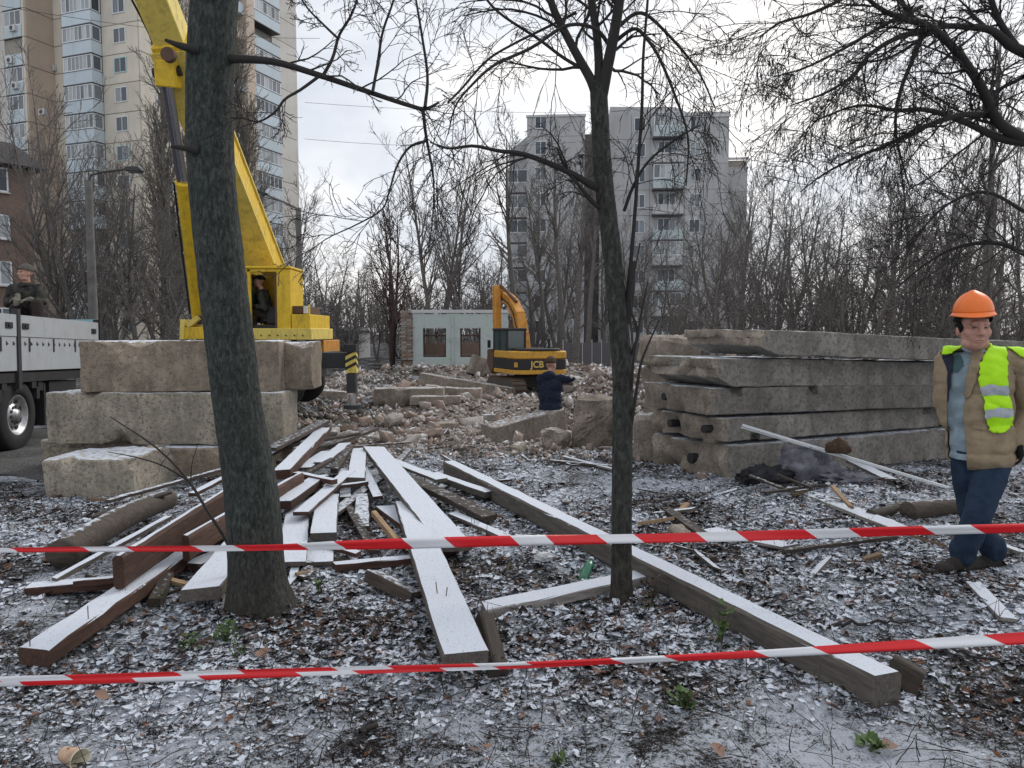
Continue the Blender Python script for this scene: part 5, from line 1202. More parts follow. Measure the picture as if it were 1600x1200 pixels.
# ================================================================== LEAF LITTER, WEEDS, RUBBLE
def leaf_shape(n, rg, size):
    """n curled leaves -> verts (n,9,3)"""
    ol = np.array([(-.5, 0), (-.25, .22), (.05, .30), (.32, .17), (.55, 0), (.32, -.17), (.05, -.30), (-.25, -.22)])
    ol = ol[None]*np.ones((n, 1, 1)); ol *= (1+.22*rg.randn(n, 8, 1)); ol[:, :, 1] *= rg.uniform(.7, 1.5, (n, 1))
    curl = rg.uniform(-.3, .7, (n, 1)); fold = rg.uniform(-.4, .55, (n, 1)); x = ol[:, :, 0]; y = ol[:, :, 1]
    z = curl*x*x+fold*np.abs(y)+.07*rg.randn(n, 8)
    V = np.concatenate([np.stack([x, y, z], 2), np.zeros((n, 1, 3))], 1)*size[:, None, None]
    return V
def leaf_litter():
    rg = np.random.RandomState(12); n = 85000
    # uneven density, thinner with distance and on the trampled strip in front
    y = 2.3+rg.rand(n)**1.25*8.2; x = rg.uniform(-1, 1, n)*(y*.74+.6)
    dens = .62+1.5*fbm(x, y, .75, 3); dens *= np.clip((y-2.3)/1.0, .5, 1)*np.where(y > 8.5, .7, 1)
    k = (rg.rand(n) < dens) & ~((x < -4.7) & (y > 8.2)); x = x[k]; y = y[k]; n = len(x)
    size = rg.uniform(.03, .082, n)*np.clip((y-2.0)/1.6, .38, 1)*np.where(rg.rand(n) < .4, .5, 1)
    V = leaf_shape(n, rg, size)
    ax, ay, az = rg.randn(n)*.2, rg.randn(n)*.2, rg.rand(n)*6.283
    cz, sz = np.cos(az), np.sin(az); cx, sx = np.cos(ax), np.sin(ax); cy, sy = np.cos(ay), np.sin(ay)
    X, Y, Z = V[..., 0], V[..., 1], V[..., 2]
    Y, Z = Y*cx[:, None]-Z*sx[:, None], Y*sx[:, None]+Z*cx[:, None]; X, Z = X*cy[:, None]+Z*sy[:, None], -X*sy[:, None]+Z*cy[:, None]
    X, Y = X*cz[:, None]-Y*sz[:, None], X*sz[:, None]+Y*cz[:, None]
    h = H(x, y); V = np.stack([X+x[:, None], Y+y[:, None], Z+(h+rg.uniform(.001, .02, n))[:, None]], 2).reshape(-1, 3)
    F = (np.arange(n)*9)[:, None, None]+np.array([[i, (i+1) % 8, 8] for i in range(8)])[None]
    rn = np.repeat(rg.rand(n), 9)
    o = link('leaf_litter', np_mesh('leaf_litter', V, F.reshape(-1, 3), M['leaf'], True, {'rnd': rn})); tag(o, 'snow-dusted fallen leaves covering the ground in front', 'leaves', kind='stuff')
    # individual russet leaves that stand out
    g = NG('leaf_russet'); v = g.coord(); c = g.ramp(g.rnd(), [(0, (.10, .04, .02)), (.5, (.16, .07, .038)), (1, (.21, .11, .06))])
    g.col(g.mix(g.ramp(g.noise(v, 70, 4, .6), [(.55, 0.0), (.66, .5)]), c, SNOW)); g.rough(.7)
    protos = []
    for i in range(6):
        Vp = leaf_shape(1, rg, np.array([1.0]))[0]; protos.append(np_mesh('fallen_leaf', Vp, np.array([[i_, (i_+1) % 8, 8] for i_ in range(8)]), g.m))
    spots = [(390, 1003), (410, 1035), (420, 1020), (470, 1150), (160, 1092), (270, 1040), (500, 1000), (740, 1178), (760, 1170), (1120, 1180), (590, 1025), (640, 1020), (850, 960), (872, 950), (905, 985), (900, 965), (1090, 975), (845, 1010), (1115, 1000), (370, 1060), (335, 1035), (700, 1090), (1030, 1120), (1500, 1150), (1180, 985), (960, 975), (1210, 940), (150, 1010), (235, 1060), (540, 960), (680, 985), (985, 1012), (1300, 1110), (1570, 1070), (1390, 1165), (60, 1120), (870, 1120), (1010, 985)]
    for px, py in spots:
        p = G(px, py, .02); o = link('fallen_leaf', protos[rg.randint(6)], None, None, (p.x, p.y, Hs(p.x, p.y)+.026), (rg.randn()*.3, rg.randn()*.3, rg.rand()*6.3)); s = rg.uniform(.045, .075); o.scale = (s, s, s)
        tag(o, 'curled russet leaf standing out on the snowy ground', 'leaf', 'russet leaves on the snow')
    # short dry stalks and twigs in the litter
    T = Tubes(); n = 2600; y = 2.3+rg.rand(n)**1.1*5; x = rg.uniform(-1, 1, n)*(y*.72+.4); p0 = np.stack([x, y, H(x, y)], 1)
    flat = rg.rand(n) < .72; D0 = np.stack([rg.randn(n), rg.randn(n), np.where(flat, .12, 2.5)], 1)
    pts = extend(rg, p0+np.array([0, 0, .015]), D0, np.where(flat, rg.uniform(.06, .28, n), rg.uniform(.04, .17, n)), 5, .13, 0); T.add(pts, taper(rg.uniform(.0012, .0028, n), 5, .5), 4)
    o = link('twig_litter', T.mesh('twig_litter', M['twig'])); tag(o, 'thin dead stalks and twigs scattered among the leaves', 'twigs', kind='stuff')
leaf_litter()
def weeds():
    rg = np.random.RandomState(14)
    def weed(px, py, s, nl, lab, up=1.0, mat='weed'):
        p = G(px, py, 0); t = thing('weed', lab, 'plant', (p.x, p.y, Hs(p.x, p.y)))
        n = nl; size = rg.uniform(.03, .06, n)*s; V = leaf_shape(n, rg, size); az = rg.rand(n)*6.283; el = rg.uniform(.1, 1.0, n); rad = rg.uniform(0, .07, n)*s; hh = rg.uniform(.0, .16, n)*s*up+.01
        X, Y, Z = V[..., 0], V[..., 1], V[..., 2]; X, Z = X*np.cos(el)[:, None]-Z*np.sin(el)[:, None], X*np.sin(el)[:, None]+Z*np.cos(el)[:, None]
        X = X+rad[:, None]; X, Y = X*np.cos(az)[:, None]-Y*np.sin(az)[:, None], X*np.sin(az)[:, None]+Y*np.cos(az)[:, None]
        V = np.stack([X, Y, Z+hh[:, None]], 2).reshape(-1, 3); F = (np.arange(n)*9)[:, None, None]+np.array([[i, (i+1) % 8, 8] for i in range(8)])[None]
        link('leaves', np_mesh('leaves', V, F.reshape(-1, 3), M[mat]), None, t)
        T = Tubes(); k = 6; pts = extend(rg, np.zeros((k, 3)), np.stack([rg.randn(k)*.3, rg.randn(k)*.3, np.ones(k)], 1), rg.uniform(.08, .17, k)*s*up, 5, .1, 0); T.add(pts, np.full((k, 5), .0016), 4)
        link('stems', T.mesh('stems', M['weed_dry']), None, t)
    weed(352, 1012, 1.0, 34, 'bright green weed at the foot of the thick tree', .6)
    weed(300, 1020, .8, 22, 'dull green weed left of the bright one', .6)
    weed(370, 1040, .6, 12, 'tiny green weed just above the lower tape')
    weed(497, 935, .7, 16, 'small yellow-green weed right of the thick tree')
    weed(1128, 1010, 1.0, 30, 'upright green weed between slim tree and lower tape', 1.3)
    weed(1072, 1110, .9, 22, 'low green weed below the lower tape right of centre', .5)
    weed(1365, 1168, .8, 40, 'flat patch of green weed at the lower right', .15)
    weed(875, 1188, .6, 22, 'flat patch of green weed at the bottom centre', .15)
    weed(255, 952, .6, 14, 'small weed beside the short grey offcut')
    weed(1020, 945, 1.0, 18, 'dry brown weed at the foot of the slim tree', .9, 'weed_dry')
    weed(785, 905, .9, 18, 'dry brown weed left of the plastic bag', .8, 'weed_dry')
    weed(1010, 965, .7, 8, 'sparse green weed in front of the slim tree')
weeds()
def rubble():
    rg = np.random.RandomState(6)
    def cloud(n, xs, ys, s0, s1):
        ico = np.array([(-1, -1, -1), (1, -1, -1), (1, 1, -1), (-1, 1, -1), (-1, -1, 1), (1, -1, 1), (1, 1, 1), (-1, 1, 1)], float)
        F0 = np.array([(0, 3, 2, 1), (4, 5, 6, 7), (0, 1, 5, 4), (1, 2, 6, 5), (2, 3, 7, 6), (3, 0, 4, 7)])
        x = rg.uniform(*xs, n); y = rg.uniform(*ys, n); s = s0+(s1-s0)*rg.rand(n)**2.5
        V = ico[None]*(1+.33*rg.randn(n, 8, 3))*(s[:, None]*np.stack([rg.uniform(.6, 1.3, n), rg.uniform(.5, 1, n), rg.uniform(.12, .5, n)], 1))[:, None, :]*.5
        q = rg.randn(n, 4); q /= np.linalg.norm(q, axis=1, keepdims=True); w, a, b, c = q.T
        Rm = np.stack([1-2*(b*b+c*c), 2*(a*b-c*w), 2*(a*c+b*w), 2*(a*b+c*w), 1-2*(a*a+c*c), 2*(b*c-a*w), 2*(a*c-b*w), 2*(b*c+a*w), 1-2*(a*a+b*b)], 1).reshape(n, 3, 3)
        V = np.einsum('nij,nkj->nki', Rm, V)+np.stack([x, y, H(x, y)+s*.1], 1)[:, None, :]
        return V.reshape(-1, 3), F0[None]+(np.arange(n)*8)[:, None, None], np.repeat(rg.rand(n), 8)
    Vs, Fs, Rs, off = [], [], [], 0
    for n, xs, ys, s0, s1 in ((9000, (-2.8, 4.0), (9.6, 17), .01, .085), (420, (-2.6, 3.5), (10, 17), .06, .2), (15000, (-6.5, 9), (15, 32), .02, .15), (700, (-6.5, 9), (16, 31), .1, .35), (8000, (.8, 6), (16.5, 21), .02, .15), (4000, (3, 9), (18, 24), .03, .18)):
        v, f, r = cloud(n, xs, ys, s0, s1); Vs.append(v); Fs.append(f.reshape(-1, 4)+off); Rs.append(r); off += len(v)
    o = link('rubble', np_mesh('rubble', np.concatenate(Vs), np.concatenate(Fs), M['rubble'], False, {'rnd': np.concatenate(Rs)})); tag(o, 'broken brick and plaster rubble covering the demolition site', 'rubble', kind='stuff')
    meshes = [rough_solid(.25, .12, .09, 200+i, amp=.012, cuts=1, bev=.012, chips=2, freq=6) for i in range(4)]+[rough_solid(.24, .2, .14, 210+i, amp=.04, cuts=1, bev=.03, chips=3, freq=5) for i in range(3)]
    for m in meshes: m.materials.append(M['brick_piece']); m.name = 'brick_chunk'
    for i in range(110):
        px = rg.uniform(520, 950); py = 585+rg.rand()**.8*115; z = -.25 if py < 640 else -.12; p = G(px, py, z)
        if p.y > 30 or (760 < px < 890 and py > 625): continue
        o = link('brick_chunk', meshes[rg.randint(7)], None, None, (p.x, p.y, Hs(p.x, p.y)-.01), (rg.randn()*.25, rg.randn()*.25, rg.rand()*6.3)); s = rg.uniform(.7, 1.5); o.scale = (s, s, s)
        tag(o, 'loose brick or concrete chunk lying in the rubble field', 'chunk', 'brick chunks in the rubble')
    # larger pieces in the middle distance
    def pc(nm, lab, x0, x1, yb, h, D, mat, w=.4, rz=0, seed=1, z=None, tilt=0):
        D = min(hit((x0+x1)/2, yb, 10).y, 30); k_ = D/17; a = P(x0, yb, D); b = P(x1, yb, D); a.z = Hs((a.x+b.x)/2, a.y)-.03; L = (b-a).length; h *= k_; w *= k_; me = rough_solid(L, w, h, seed, amp=.012, cuts=6, bev=.012, chips=4, freq=2.5); me.name = nm
        o = link(nm, me, M[mat], None, ((a.x+b.x)/2, a.y+w/2, a.z if z is None else z), (0, tilt, rz)); return tag(o, lab, 'block' if 'block' in nm else 'beam')
    pc('concrete_block', 'brown concrete block lying left of the hollow slab', 582, 640, 635, .42, 15.5, 'concrete_far', .5, R(12), 301)
    h = pc('hollow_core_piece', 'broken hollow-core slab end in the rubble', 636, 692, 622, .24, 16.2, 'concrete_far', .6, 0, 302)
    for i in range(3): MB().cyl((-.16+i*.12, -.34, .13), (-.16+i*.12, -.25, .13), .035, n=10).build('hole_shade_plug', M['black_paint_and_shade'], h)  # black plugs colour in the shade of the open cores
    pc('concrete_lintel', 'long weathered beam slanting across the rubble towards the excavator', 652, 800, 612, .26, 18.6, 'concrete_far', .35, R(-6), 303, tilt=R(9))
    pc('concrete_lintel', 'shorter beam under the slanting one', 662, 745, 622, .25, 18.0, 'concrete_far', .35, R(-3), 304, tilt=R(6))
    pc('brick_fragment_block', 'reddish brick fragment lying on the beams', 716, 752, 622, .22, 17.4, 'brick_piece', .3, R(-8), 305)
    pc('concrete_lintel', 'flat concrete beam in front of the slanting beams', 640, 720, 633, .2, 15.6, 'concrete_far', .3, 0, 306)
    pc('concrete_lintel', 'dark beam lying left of the brown block', 487, 545, 625, .22, 15.2, 'concrete_far', .4, R(-8), 307, tilt=R(4))
    pc('concrete_block', 'tilted pale slab fragment under the right window of the ruin', 728, 770, 588, .42, 27, 'concrete_far', .5, R(10), 308, tilt=R(18))
    pc('brick_block', 'small tan block at the left end of the thick concrete beam', 752, 775, 662, .22, 12.2, 'brick_piece', .3, .2, 309)
    pc('brick_block', 'tan broken block in the middle of the rubble', 680, 715, 672, .18, 12.3, 'concrete_rough', .3, .4, 310)
rubble()
# ================================================================== VEHICLES AND STREET FURNITURE
def wheel(parent, c, r, w, axis=(1, 0, 0), out=1, name='wheel', rim=True):
    """wheel at local point c, axle along axis; out=+1: dish faces +axis"""
    a = Vector(axis).normalized()*out; c = Vector(c)
    # tyre by lathe
    prof = [(.55, -.5), (.72, -.5), (.93, -.46), (.99, -.36), (1, -.1), (1, .1), (.99, .36), (.93, .46), (.72, .5), (.58, .46), (.55, .3)]
    n = 36; u = a.orthogonal().normalized(); v = a.cross(u); V = []; F = []
    for q, z in prof:
        for i in range(n): t = 2*math.pi*i/n; V.append((u*math.cos(t)+v*math.sin(t))*(q*r)+a*(z*w))
    k = len(prof)
    for j in range(k):
        for i in range(n): F.append((j*n+i, j*n+(i+1) % n, ((j+1) % k)*n+(i+1) % n, ((j+1) % k)*n+i))
    ty = link('tyre', np_mesh('tyre', np.array(V), np.array(F), M['rubber']), None, parent, c); ty.name = name
    prof = [(.56, .44), (.50, .42), (.47, .28), (.33, .20), (.30, .30), (.16, .34), (.15, .46), (.0, .47)]; V = []; F = []
    for q, z in prof:
        for i in range(n): t = 2*math.pi*i/n; V.append((u*math.cos(t)+v*math.sin(t))*(q*r)+a*(z*w))
    for j in range(len(prof)-1):
        for i in range(n): F.append((j*n+i, j*n+(i+1) % n, (j+1)*n+(i+1) % n, (j+1)*n+i))
    rm = link('rim', np_mesh('rim', np.array(V), np.array(F), M['rim']), None, ty)
    mb = MB()
    for i in range(10):
        t = 2*math.pi*i/10; p = (u*math.cos(t)+v*math.sin(t))*(.235*r); mb.cyl(p+a*.30*w, p+a*.37*w, .022, n=6)
    mb.build('wheel_nuts', M['dark_metal'], ty)
    hb = MB()
    for i in range(8):
        t = 2*math.pi*(i+.5)/8; p = (u*math.cos(t)+v*math.sin(t))*(.40*r); hb.cyl(p+a*.235*w, p+a*.262*w, .042, n=10)
    hb.build('hand_hole_shade', M['black_paint_and_shade'], ty); return ty  # solid black discs paint the shade of the rim openings
def text_mesh(s, size, depth=.008):
    cu = bpy.data.curves.new('print', 'FONT'); cu.body = s; cu.size = size; cu.extrude = depth; cu.align_x = 'CENTER'; cu.align_y = 'CENTER'; cu.offset = .008
    o = bpy.data.objects.new('print', cu); COL.objects.link(o); dg = bpy.context.evaluated_depsgraph_get(); me = bpy.data.meshes.new_from_object(o.evaluated_get(dg)); bpy.data.objects.remove(o); return me
def truck():
    d = Vector((-.12, .993, 0)).normalized(); ang = math.atan2(d.y, d.x)-math.pi/2
    a = P(0, 540, 10.0); t = thing('flatbed_truck', 'pale grey dropside truck parked at the left edge', 'truck', (a.x, a.y, 0), ang)
    t.rotation_euler = (R(-1.6), 0, ang)
    # local: x outward (to the right), y forward (away); side plane at x = 0
    y0, y1, yp, z0, z1 = -4.6, 3.05, .42, 1.10, 1.86
    for s0, s1 in ((y0, yp-.045), (yp+.045, y1)):
        pn = MB().box(-.05, 0, s0, s1, z0, z1-.30).build('side_board', M['truck_grey'], t)
        MB().box(-.055, .008, s0+.002, s1-.002, z1-.295, z1).build('top_board', M['truck_grey'], pn)
        MB().box(-.02, .004, s0+.01, s1-.01, z1-.302, z1-.290).build('seam', M['black_paint_and_shade'], pn)
        n = int((s1-s0)/.17); mb = MB()
        for i in range(n):
            y = s0+.12+i*.17
            mb.prism([(y, z1-.42), (y+.055, z1-.40), (y, z1-.36)], 'x', .0005, .006)
        mb.build('lashing_eyes', M['dark_metal'], pn)['kind'] = 'stuff'
        for y in np.arange(s0+.25, s1, .72):
            MB().box(0.0005, .012, y-.014, y+.014, z1-.50, z1-.31).build('hinge', M['dark_metal'], pn)
        for y in (s0+.12, s1-.22):
            if s0 < y < s1: MB().box(.0085, .022, y-.07, y+.1, z1-.19, z1-.11).box(.022, .034, y-.02, y+.05, z1-.17, z1-.13).build('latch', M['black_paint_and_shade'], pn)
    MB().box(-.06, .02, yp-.04, yp+.04, z0-.25, z1+.08).build('stake_post', M['dark_metal'], t)
    MB().box(-.08, .03, y1+.005, y1+.08, z0-.1, z1+.05).build('corner_post', M['black_paint_and_shade'], t)
    MB().box(-.75, -.1, y1+.1, y1+.16, z1-.25, z1+.06).build('end_bracket', M['cyan_paint'], t)
    MB().box(-2.45, -.06, y1+.01, y1+.09, z0, z1-.02).build('end_board', M['truck_grey'], t); MB().box(-2.5, -2.45, y0, y1, z0, z1).build('far_side_board', M['truck_grey'], t)
    MB().box(-2.44, -.061, y0, y1, z0-.02, z0+.04).build('bed_floor', M['wood_old'], t)
    MB().box(-2.45, -.02, y0, y1+.05, z0-.16, z0-.03).build('bed_frame', M['black_paint_and_shade'], t)
    ch = MB().box(-1.75, -1.6, y0, y1-.2, .72, z0-.162).box(-.9, -.75, y0, y1-.2, .72, z0-.162)
    ch.box(-2.4, -.05, 1.05, 1.2, .80, .93); ch.build('chassis', M['black_paint_and_shade'], t)
    MB().box(-.55, -.06, 1.4, 2.3, .55, .92).build('tool_box', M['black_paint_and_shade'], t)
    MB().box(-.32, -.05, 1.22, 1.26, .28, .9).build('mud_flap', M['black_paint_and_shade'], t)
    # mudguard arc
    wy = .50; mb = MB()
    for i in range(8):
        t0 = R(20+i*17.5); t1 = R(20+(i+1)*17.5); q = .58
        mb.bar((-.2, wy+q*math.cos(t0), .49+q*math.sin(t0)), (-.2, wy+q*math.cos(t1), .49+q*math.sin(t1)), .36, .02, up=(1, 0, 0)) if False else mb.box(-.4, -.03, min(wy+q*math.cos(t0), wy+q*math.cos(t1)), max(wy+q*math.cos(t0), wy+q*math.cos(t1)), .49+q*min(math.sin(t0), math.sin(t1)), .49+q*max(math.sin(t0), math.sin(t1))+.012)
    mb.build('mudguard', M['black_paint_and_shade'], t)
    for y in (wy, -.85): 
        wheel(t, (-.20, y, .49), .50, .30, (1, 0, 0), 1); wheel(t, (-2.25, y, .49), .50, .30, (1, 0, 0), -1)
    mb = MB().cyl((-2.2, wy, .49), (-.3, wy, .49), .07, n=12).cyl((-2.2, -.85, .49), (-.3, -.85, .49), .07, n=12); mb.build('axle', M['black_paint_and_shade'], t)
truck()
def crane():
    D = 16.5; base = P(400, 530, D); base.z = Hs(base.x, base.y)
    t = thing('truck_crane', 'yellow telescopic truck crane working behind the stacked blocks', 'crane', base)
    c = lambda px, py, dd=0.0: P(px, py, D+dd)-base
    def bx(name, mat, x0, x1, y0, y1, d0, d1, parent=t, bev=0.01):
        a = c(x0, y1, d0); b = c(x1, y0, d0); w = d1-d0
        return MB().box(a.x, b.x, a.y, a.y+w, a.z, b.z).build(name, M[mat], parent, bevel=bev)
    # carrier
    bx('carrier_deck', 'dark_metal', 215, 490, 552, 572, -.2, 2.0)
    bx('carrier_frame', 'black_paint_and_shade', 215, 488, 574, 592, .2, 1.5)
    for px in (240, 300, 440):
        p = c(px, 600, 0); wheel(t, (p.x, -.05, .5), .5, .28, (0, 1, 0), -1); wheel(t, (p.x, 1.75, .5), .5, .28, (0, 1, 0), 1)
    bx('turntable', 'black_paint_and_shade', 330, 440, 532, 551, .4, 1.6)
    # slewing platform
    pl = bx('platform', 'yellow_pale', 325, 486, 513, 531, -.1, 1.9)
    # front foot with bracket
    fb = bx('front_bracket', 'yellow', 287, 325, 511, 530, -.05, 1.3)
    MB().prism([(c(283, 530).x, c(283, 530).z), (c(289, 530).x, c(289, 530).z), (c(291, 505).x, c(291, 505).z), (c(284, 499).x, c(284, 499).z)], 'y', -.08, 1.32).build('bracket_plate', M['yellow_pale'], t)
    MB().cyl(c(312, 500, .1), c(312, 500, .9), .10, n=14).build('pivot_pin', M['dark_metal'], t)
    MB().bar(c(294, 510, .0), c(310, 496, .0), .12, .10).build('brace', M['yellow_pale'], t)
    # cab frame with an open side
    cab = thing('cab', None, None); cab.parent = t; 
    for k in ('label', 'category'):
        if k in cab: del cab[k]
    bpy.data.objects.remove(cab)
    x0, x1 = c(386, 500).x, c(455, 500).x; zt, zb = c(400, 416).z, c(400, 515).z; xp = c(435, 500).x; xl = c(391, 500).x
    mb = MB()
    mb.box(xl-.04, xl+.03, -.02, .05, zb, zt-.06)           # front post
    mb.box(xp-.02, x1, -.02, .06, zb, zt-.06)               # rear wide post
    mb.box(xl-.04, x1, -.03, .06, zb-.22, zb+.02)           # sill
    mb.box(xl-.04, xp, -.02, .05, zt-.12, zt-.055)
    mb.box(xl-.04, xl+.02, .9, .98, zb, zt-.06); mb.box(xp, x1, .06, .98, zb, zt-.062)
    mb.build('cab_frame', M['yellow'], t, bevel=.008)
    MB().box(xl+.02, xp, .92, .95, zb, zt-.06).build('cab_back', M['yellow'], t)
    MB().box(xl-.07, x1+.02, -.06, 1.02, zt-.055, zt).build('cab_roof', M['yellow'], t, bevel=.015)
    MB().box(xp-.07, xp-.021, .0, .03, zb+.02, zt-.12).build('door_edge', M['rust_metal'], t)
    MB().box(xl+.05, xp-.03, .1, .85, zb+.02, zb+.10).build('cab_floor', M['black_paint_and_shade'], t)
    st = MB().box(xl+.28, xl+.72, .2, .72, zb+.12, zb+.5).box(xl+.62, xl+.74, .2, .72, zb+.5, zb+1.0); st.build('seat', M['black_paint_and_shade'], t, bevel=.02)
    MB().cyl((xl+.12, .35, zb+.12), (xl+.14, .35, zb+.6), .018, n=8).cyl((xl+.17, .5, zb+.12), (xl+.2, .5, zb+.62), .018, n=8).build('levers', M['dark_metal'], t)
    MB().box(xl-.03, xl-.02, .06, .9, zb+.15, zt-.15).build('windscreen', M['cab_glass'], t)
    # engine box right of the cab
    bx('engine_box', 'yellow', 456, 484, 491, 529, -.08, 1.7); bx('engine_top', 'rust_metal', 457, 476, 478, 490, .1, 1.4); bx('side_plate', 'white_print', 474, 480, 478, 490, .0, .06)
    bx('handrail', 'yellow_pale', 481, 484, 476, 491, .1, .14)
    # boom
    A = c(436, 470, 2.3); B = P(232, -30, 13.2)-base; dirb = (B-A).normalized(); E = A+dirb*13.5
    w0, h0 = .62, .66
    boom = MB(); boom.bar(A, A+dirb*6.6, w0, h0, up=(0, -1, .3), w2=w0, h2=h0); bo = boom.build('boom', M['yellow'], t, bevel=.02)
    MB().bar(A+dirb*6.5, A+dirb*10.5, w0*.84, h0*.84, up=(0, -1, .3)).build('boom_section', M['yellow_pale'], t, bevel=.02)
    MB().bar(A+dirb*10.4, E, w0*.68, h0*.68, up=(0, -1, .3)).build('boom_section', M['yellow'], t, bevel=.02)
    up = Vector((0, -1, .3)); sx = dirb.cross(up).normalized(); sz = sx.cross(dirb)
    mb = MB()
    for s in (-1, 1): mb.bar(A+sz*(h0/2*s)+sx*.0+dirb*.4, A+sz*(h0/2*s)+dirb*6.5, w0+.08, .05, up=up)
    mb.build('boom_flange', M['yellow_pale'], bo)
    for k in range(9):
        q_ = A+dirb*(.9+k*.62); MB().bar(q_-sx*(w0/2+.008), q_+sx*(w0/2+.008), .05, h0*.9, up=sz).build('boom_rib', M['yellow_pale'], bo)
    for k in range(7):
        q_ = c(395+k*13, 524, -.105); MB().cyl(q_, q_-Vector((0, .012, 0)), .018, n=6).build('bolt', M['dark_metal'], pl)
    me5 = text_mesh('5', .34, .004); me5.materials.append(M['rust_metal']); link('number', me5, None, t, c(386, 396, 1.08), (R(90), 0, 0))
    # boom foot plates over the cab
    f1 = c(378, 404, .9); f2 = c(452, 404, .9)
    bx('boom_cradle', 'yellow', 373, 422, 402, 415, 1.1, 1.9)
    MB().cyl(A-sx*.5, A+sx*.5, .14, n=16).build('boom_pin', M['dark_metal'], t)
    # lift cylinder: barrel, rod, head bracket
    c0 = c(312, 500, .5); c1 = P(288, 288, 15.0)-base; c2 = P(264, 132, 14.0)-base
    MB().cyl(c0, c1, .155, n=20).cyl(c1, c1+(c1-c0).normalized()*.05, .17, n=20).build('lift_barrel', M['yellow'], t, smooth=True)
    MB().tube([c0+(c1-c0)*s_+Vector((-.16, -.10, .03*math.sin(s_*9))) for s_ in np.linspace(.05, 1, 9)], .018, 6).build('hydraulic_hose', M['rubber'], t)
    MB().cyl(c1, c2, .075, n=16).build('lift_rod', M['rod_chrome'], t, smooth=True)
    off = sx*.14
    MB().cyl(c1-off*.6, c2-off*.6, .05, n=12).build('hydraulic_pipe', M['cyl_purple'], t)
    c3 = P(262, 95, 13.9)-base
    MB().bar(c2-(c2-c3).normalized()*(-.05), c3, .34, .38, up=(0, -1, 0)).build('rod_bracket', M['yellow'], t, bevel=.02)
    MB().cyl(c2-sx*.24+Vector((0, -.05, .2)), c2+sx*.24+Vector((0, -.05, .2)), .09, n=14).build('rod_pin', M['black_paint_and_shade'], t)
    MB().cyl(P(266, 88, 13.6)-base-Vector((.0, .12, 0)), P(266, 88, 13.6)-base, .12, n=16).build('lug', M['rust_metal'], t)
    # winch hose along the boom
    hp = [A+dirb*(4.5+i*.35)-sx*.36+Vector((0, -.05, .06*math.sin(i*1.3))) for i in range(10)]
    MB().tube(hp, .02, 6).build('hose', M['rubber'], t)
    # hook rope from the boom head
    MB().cyl(E, E-Vector((0, 0, 2.5)), .014, n=6).build('rope', M['wire'], t); MB().cyl(E-sx*.15, E+sx*.15, .22, n=18).build('sheave', M['dark_metal'], t)
    # outrigger
    a = c(470, 563, .3); b = c(548, 563, .3)
    MB().box(a.x, b.x, .2, .5, a.z-.17, a.z+.17).build('outrigger_beam', M['dark_metal'], t, bevel=.01)
    MB().box(c(468, 563).x, c(530, 563).x, .55, .85, a.z-.13, a.z+.13).build('outrigger_box', M['black_paint_and_shade'], t)
    j = c(547, 560, 0); jz = j.z
    sl = MB().box(j.x-.115, j.x+.115, .05, .28, jz-.32, jz+.14).build('jack_sleeve', M['yellow_pale'], t, bevel=.008)
    mb = MB()
    for k in range(3):
        z = jz-.26+k*.15; mb.add([(j.x-.116, .046, z), (j.x+.116, .046, z+.12), (j.x+.116, .046, z+.19), (j.x-.116, .046, z+.07)], [(0, 1, 2, 3)])
        mb.add([(j.x+.119, .05, z+.12), (j.x+.119, .28, z+.02), (j.x+.119, .28, z+.09), (j.x+.119, .05, z+.19)], [(0, 1, 2, 3)])
    mb.build('warning_stripes', M['black_paint_and_shade'], sl)
    MB().box(j.x-.10, j.x+.10, .06, .27, jz-.75, jz-.33).build('jack_housing', M['dark_metal'], t, bevel=.01); MB().cyl((j.x, .16, .08), (j.x, .16, jz-.8), .075, n=14).build('jack_rod', M['rim'], t)
    MB().box(j.x-.13, j.x+.13, .0, .33, jz+.145, jz+.30).build('jack_cap', M['black_paint_and_shade'], t)
    MB().cyl((j.x, .16, .0), (j.x, .16, .08), .19, n=16).build('foot_pad', M['dark_metal'], t)
    bx('carrier_cab', 'orange_paint', 487, 506, 532, 552, 1.0, 2.6)
    return t, base, (xl, zb)
CR = crane()
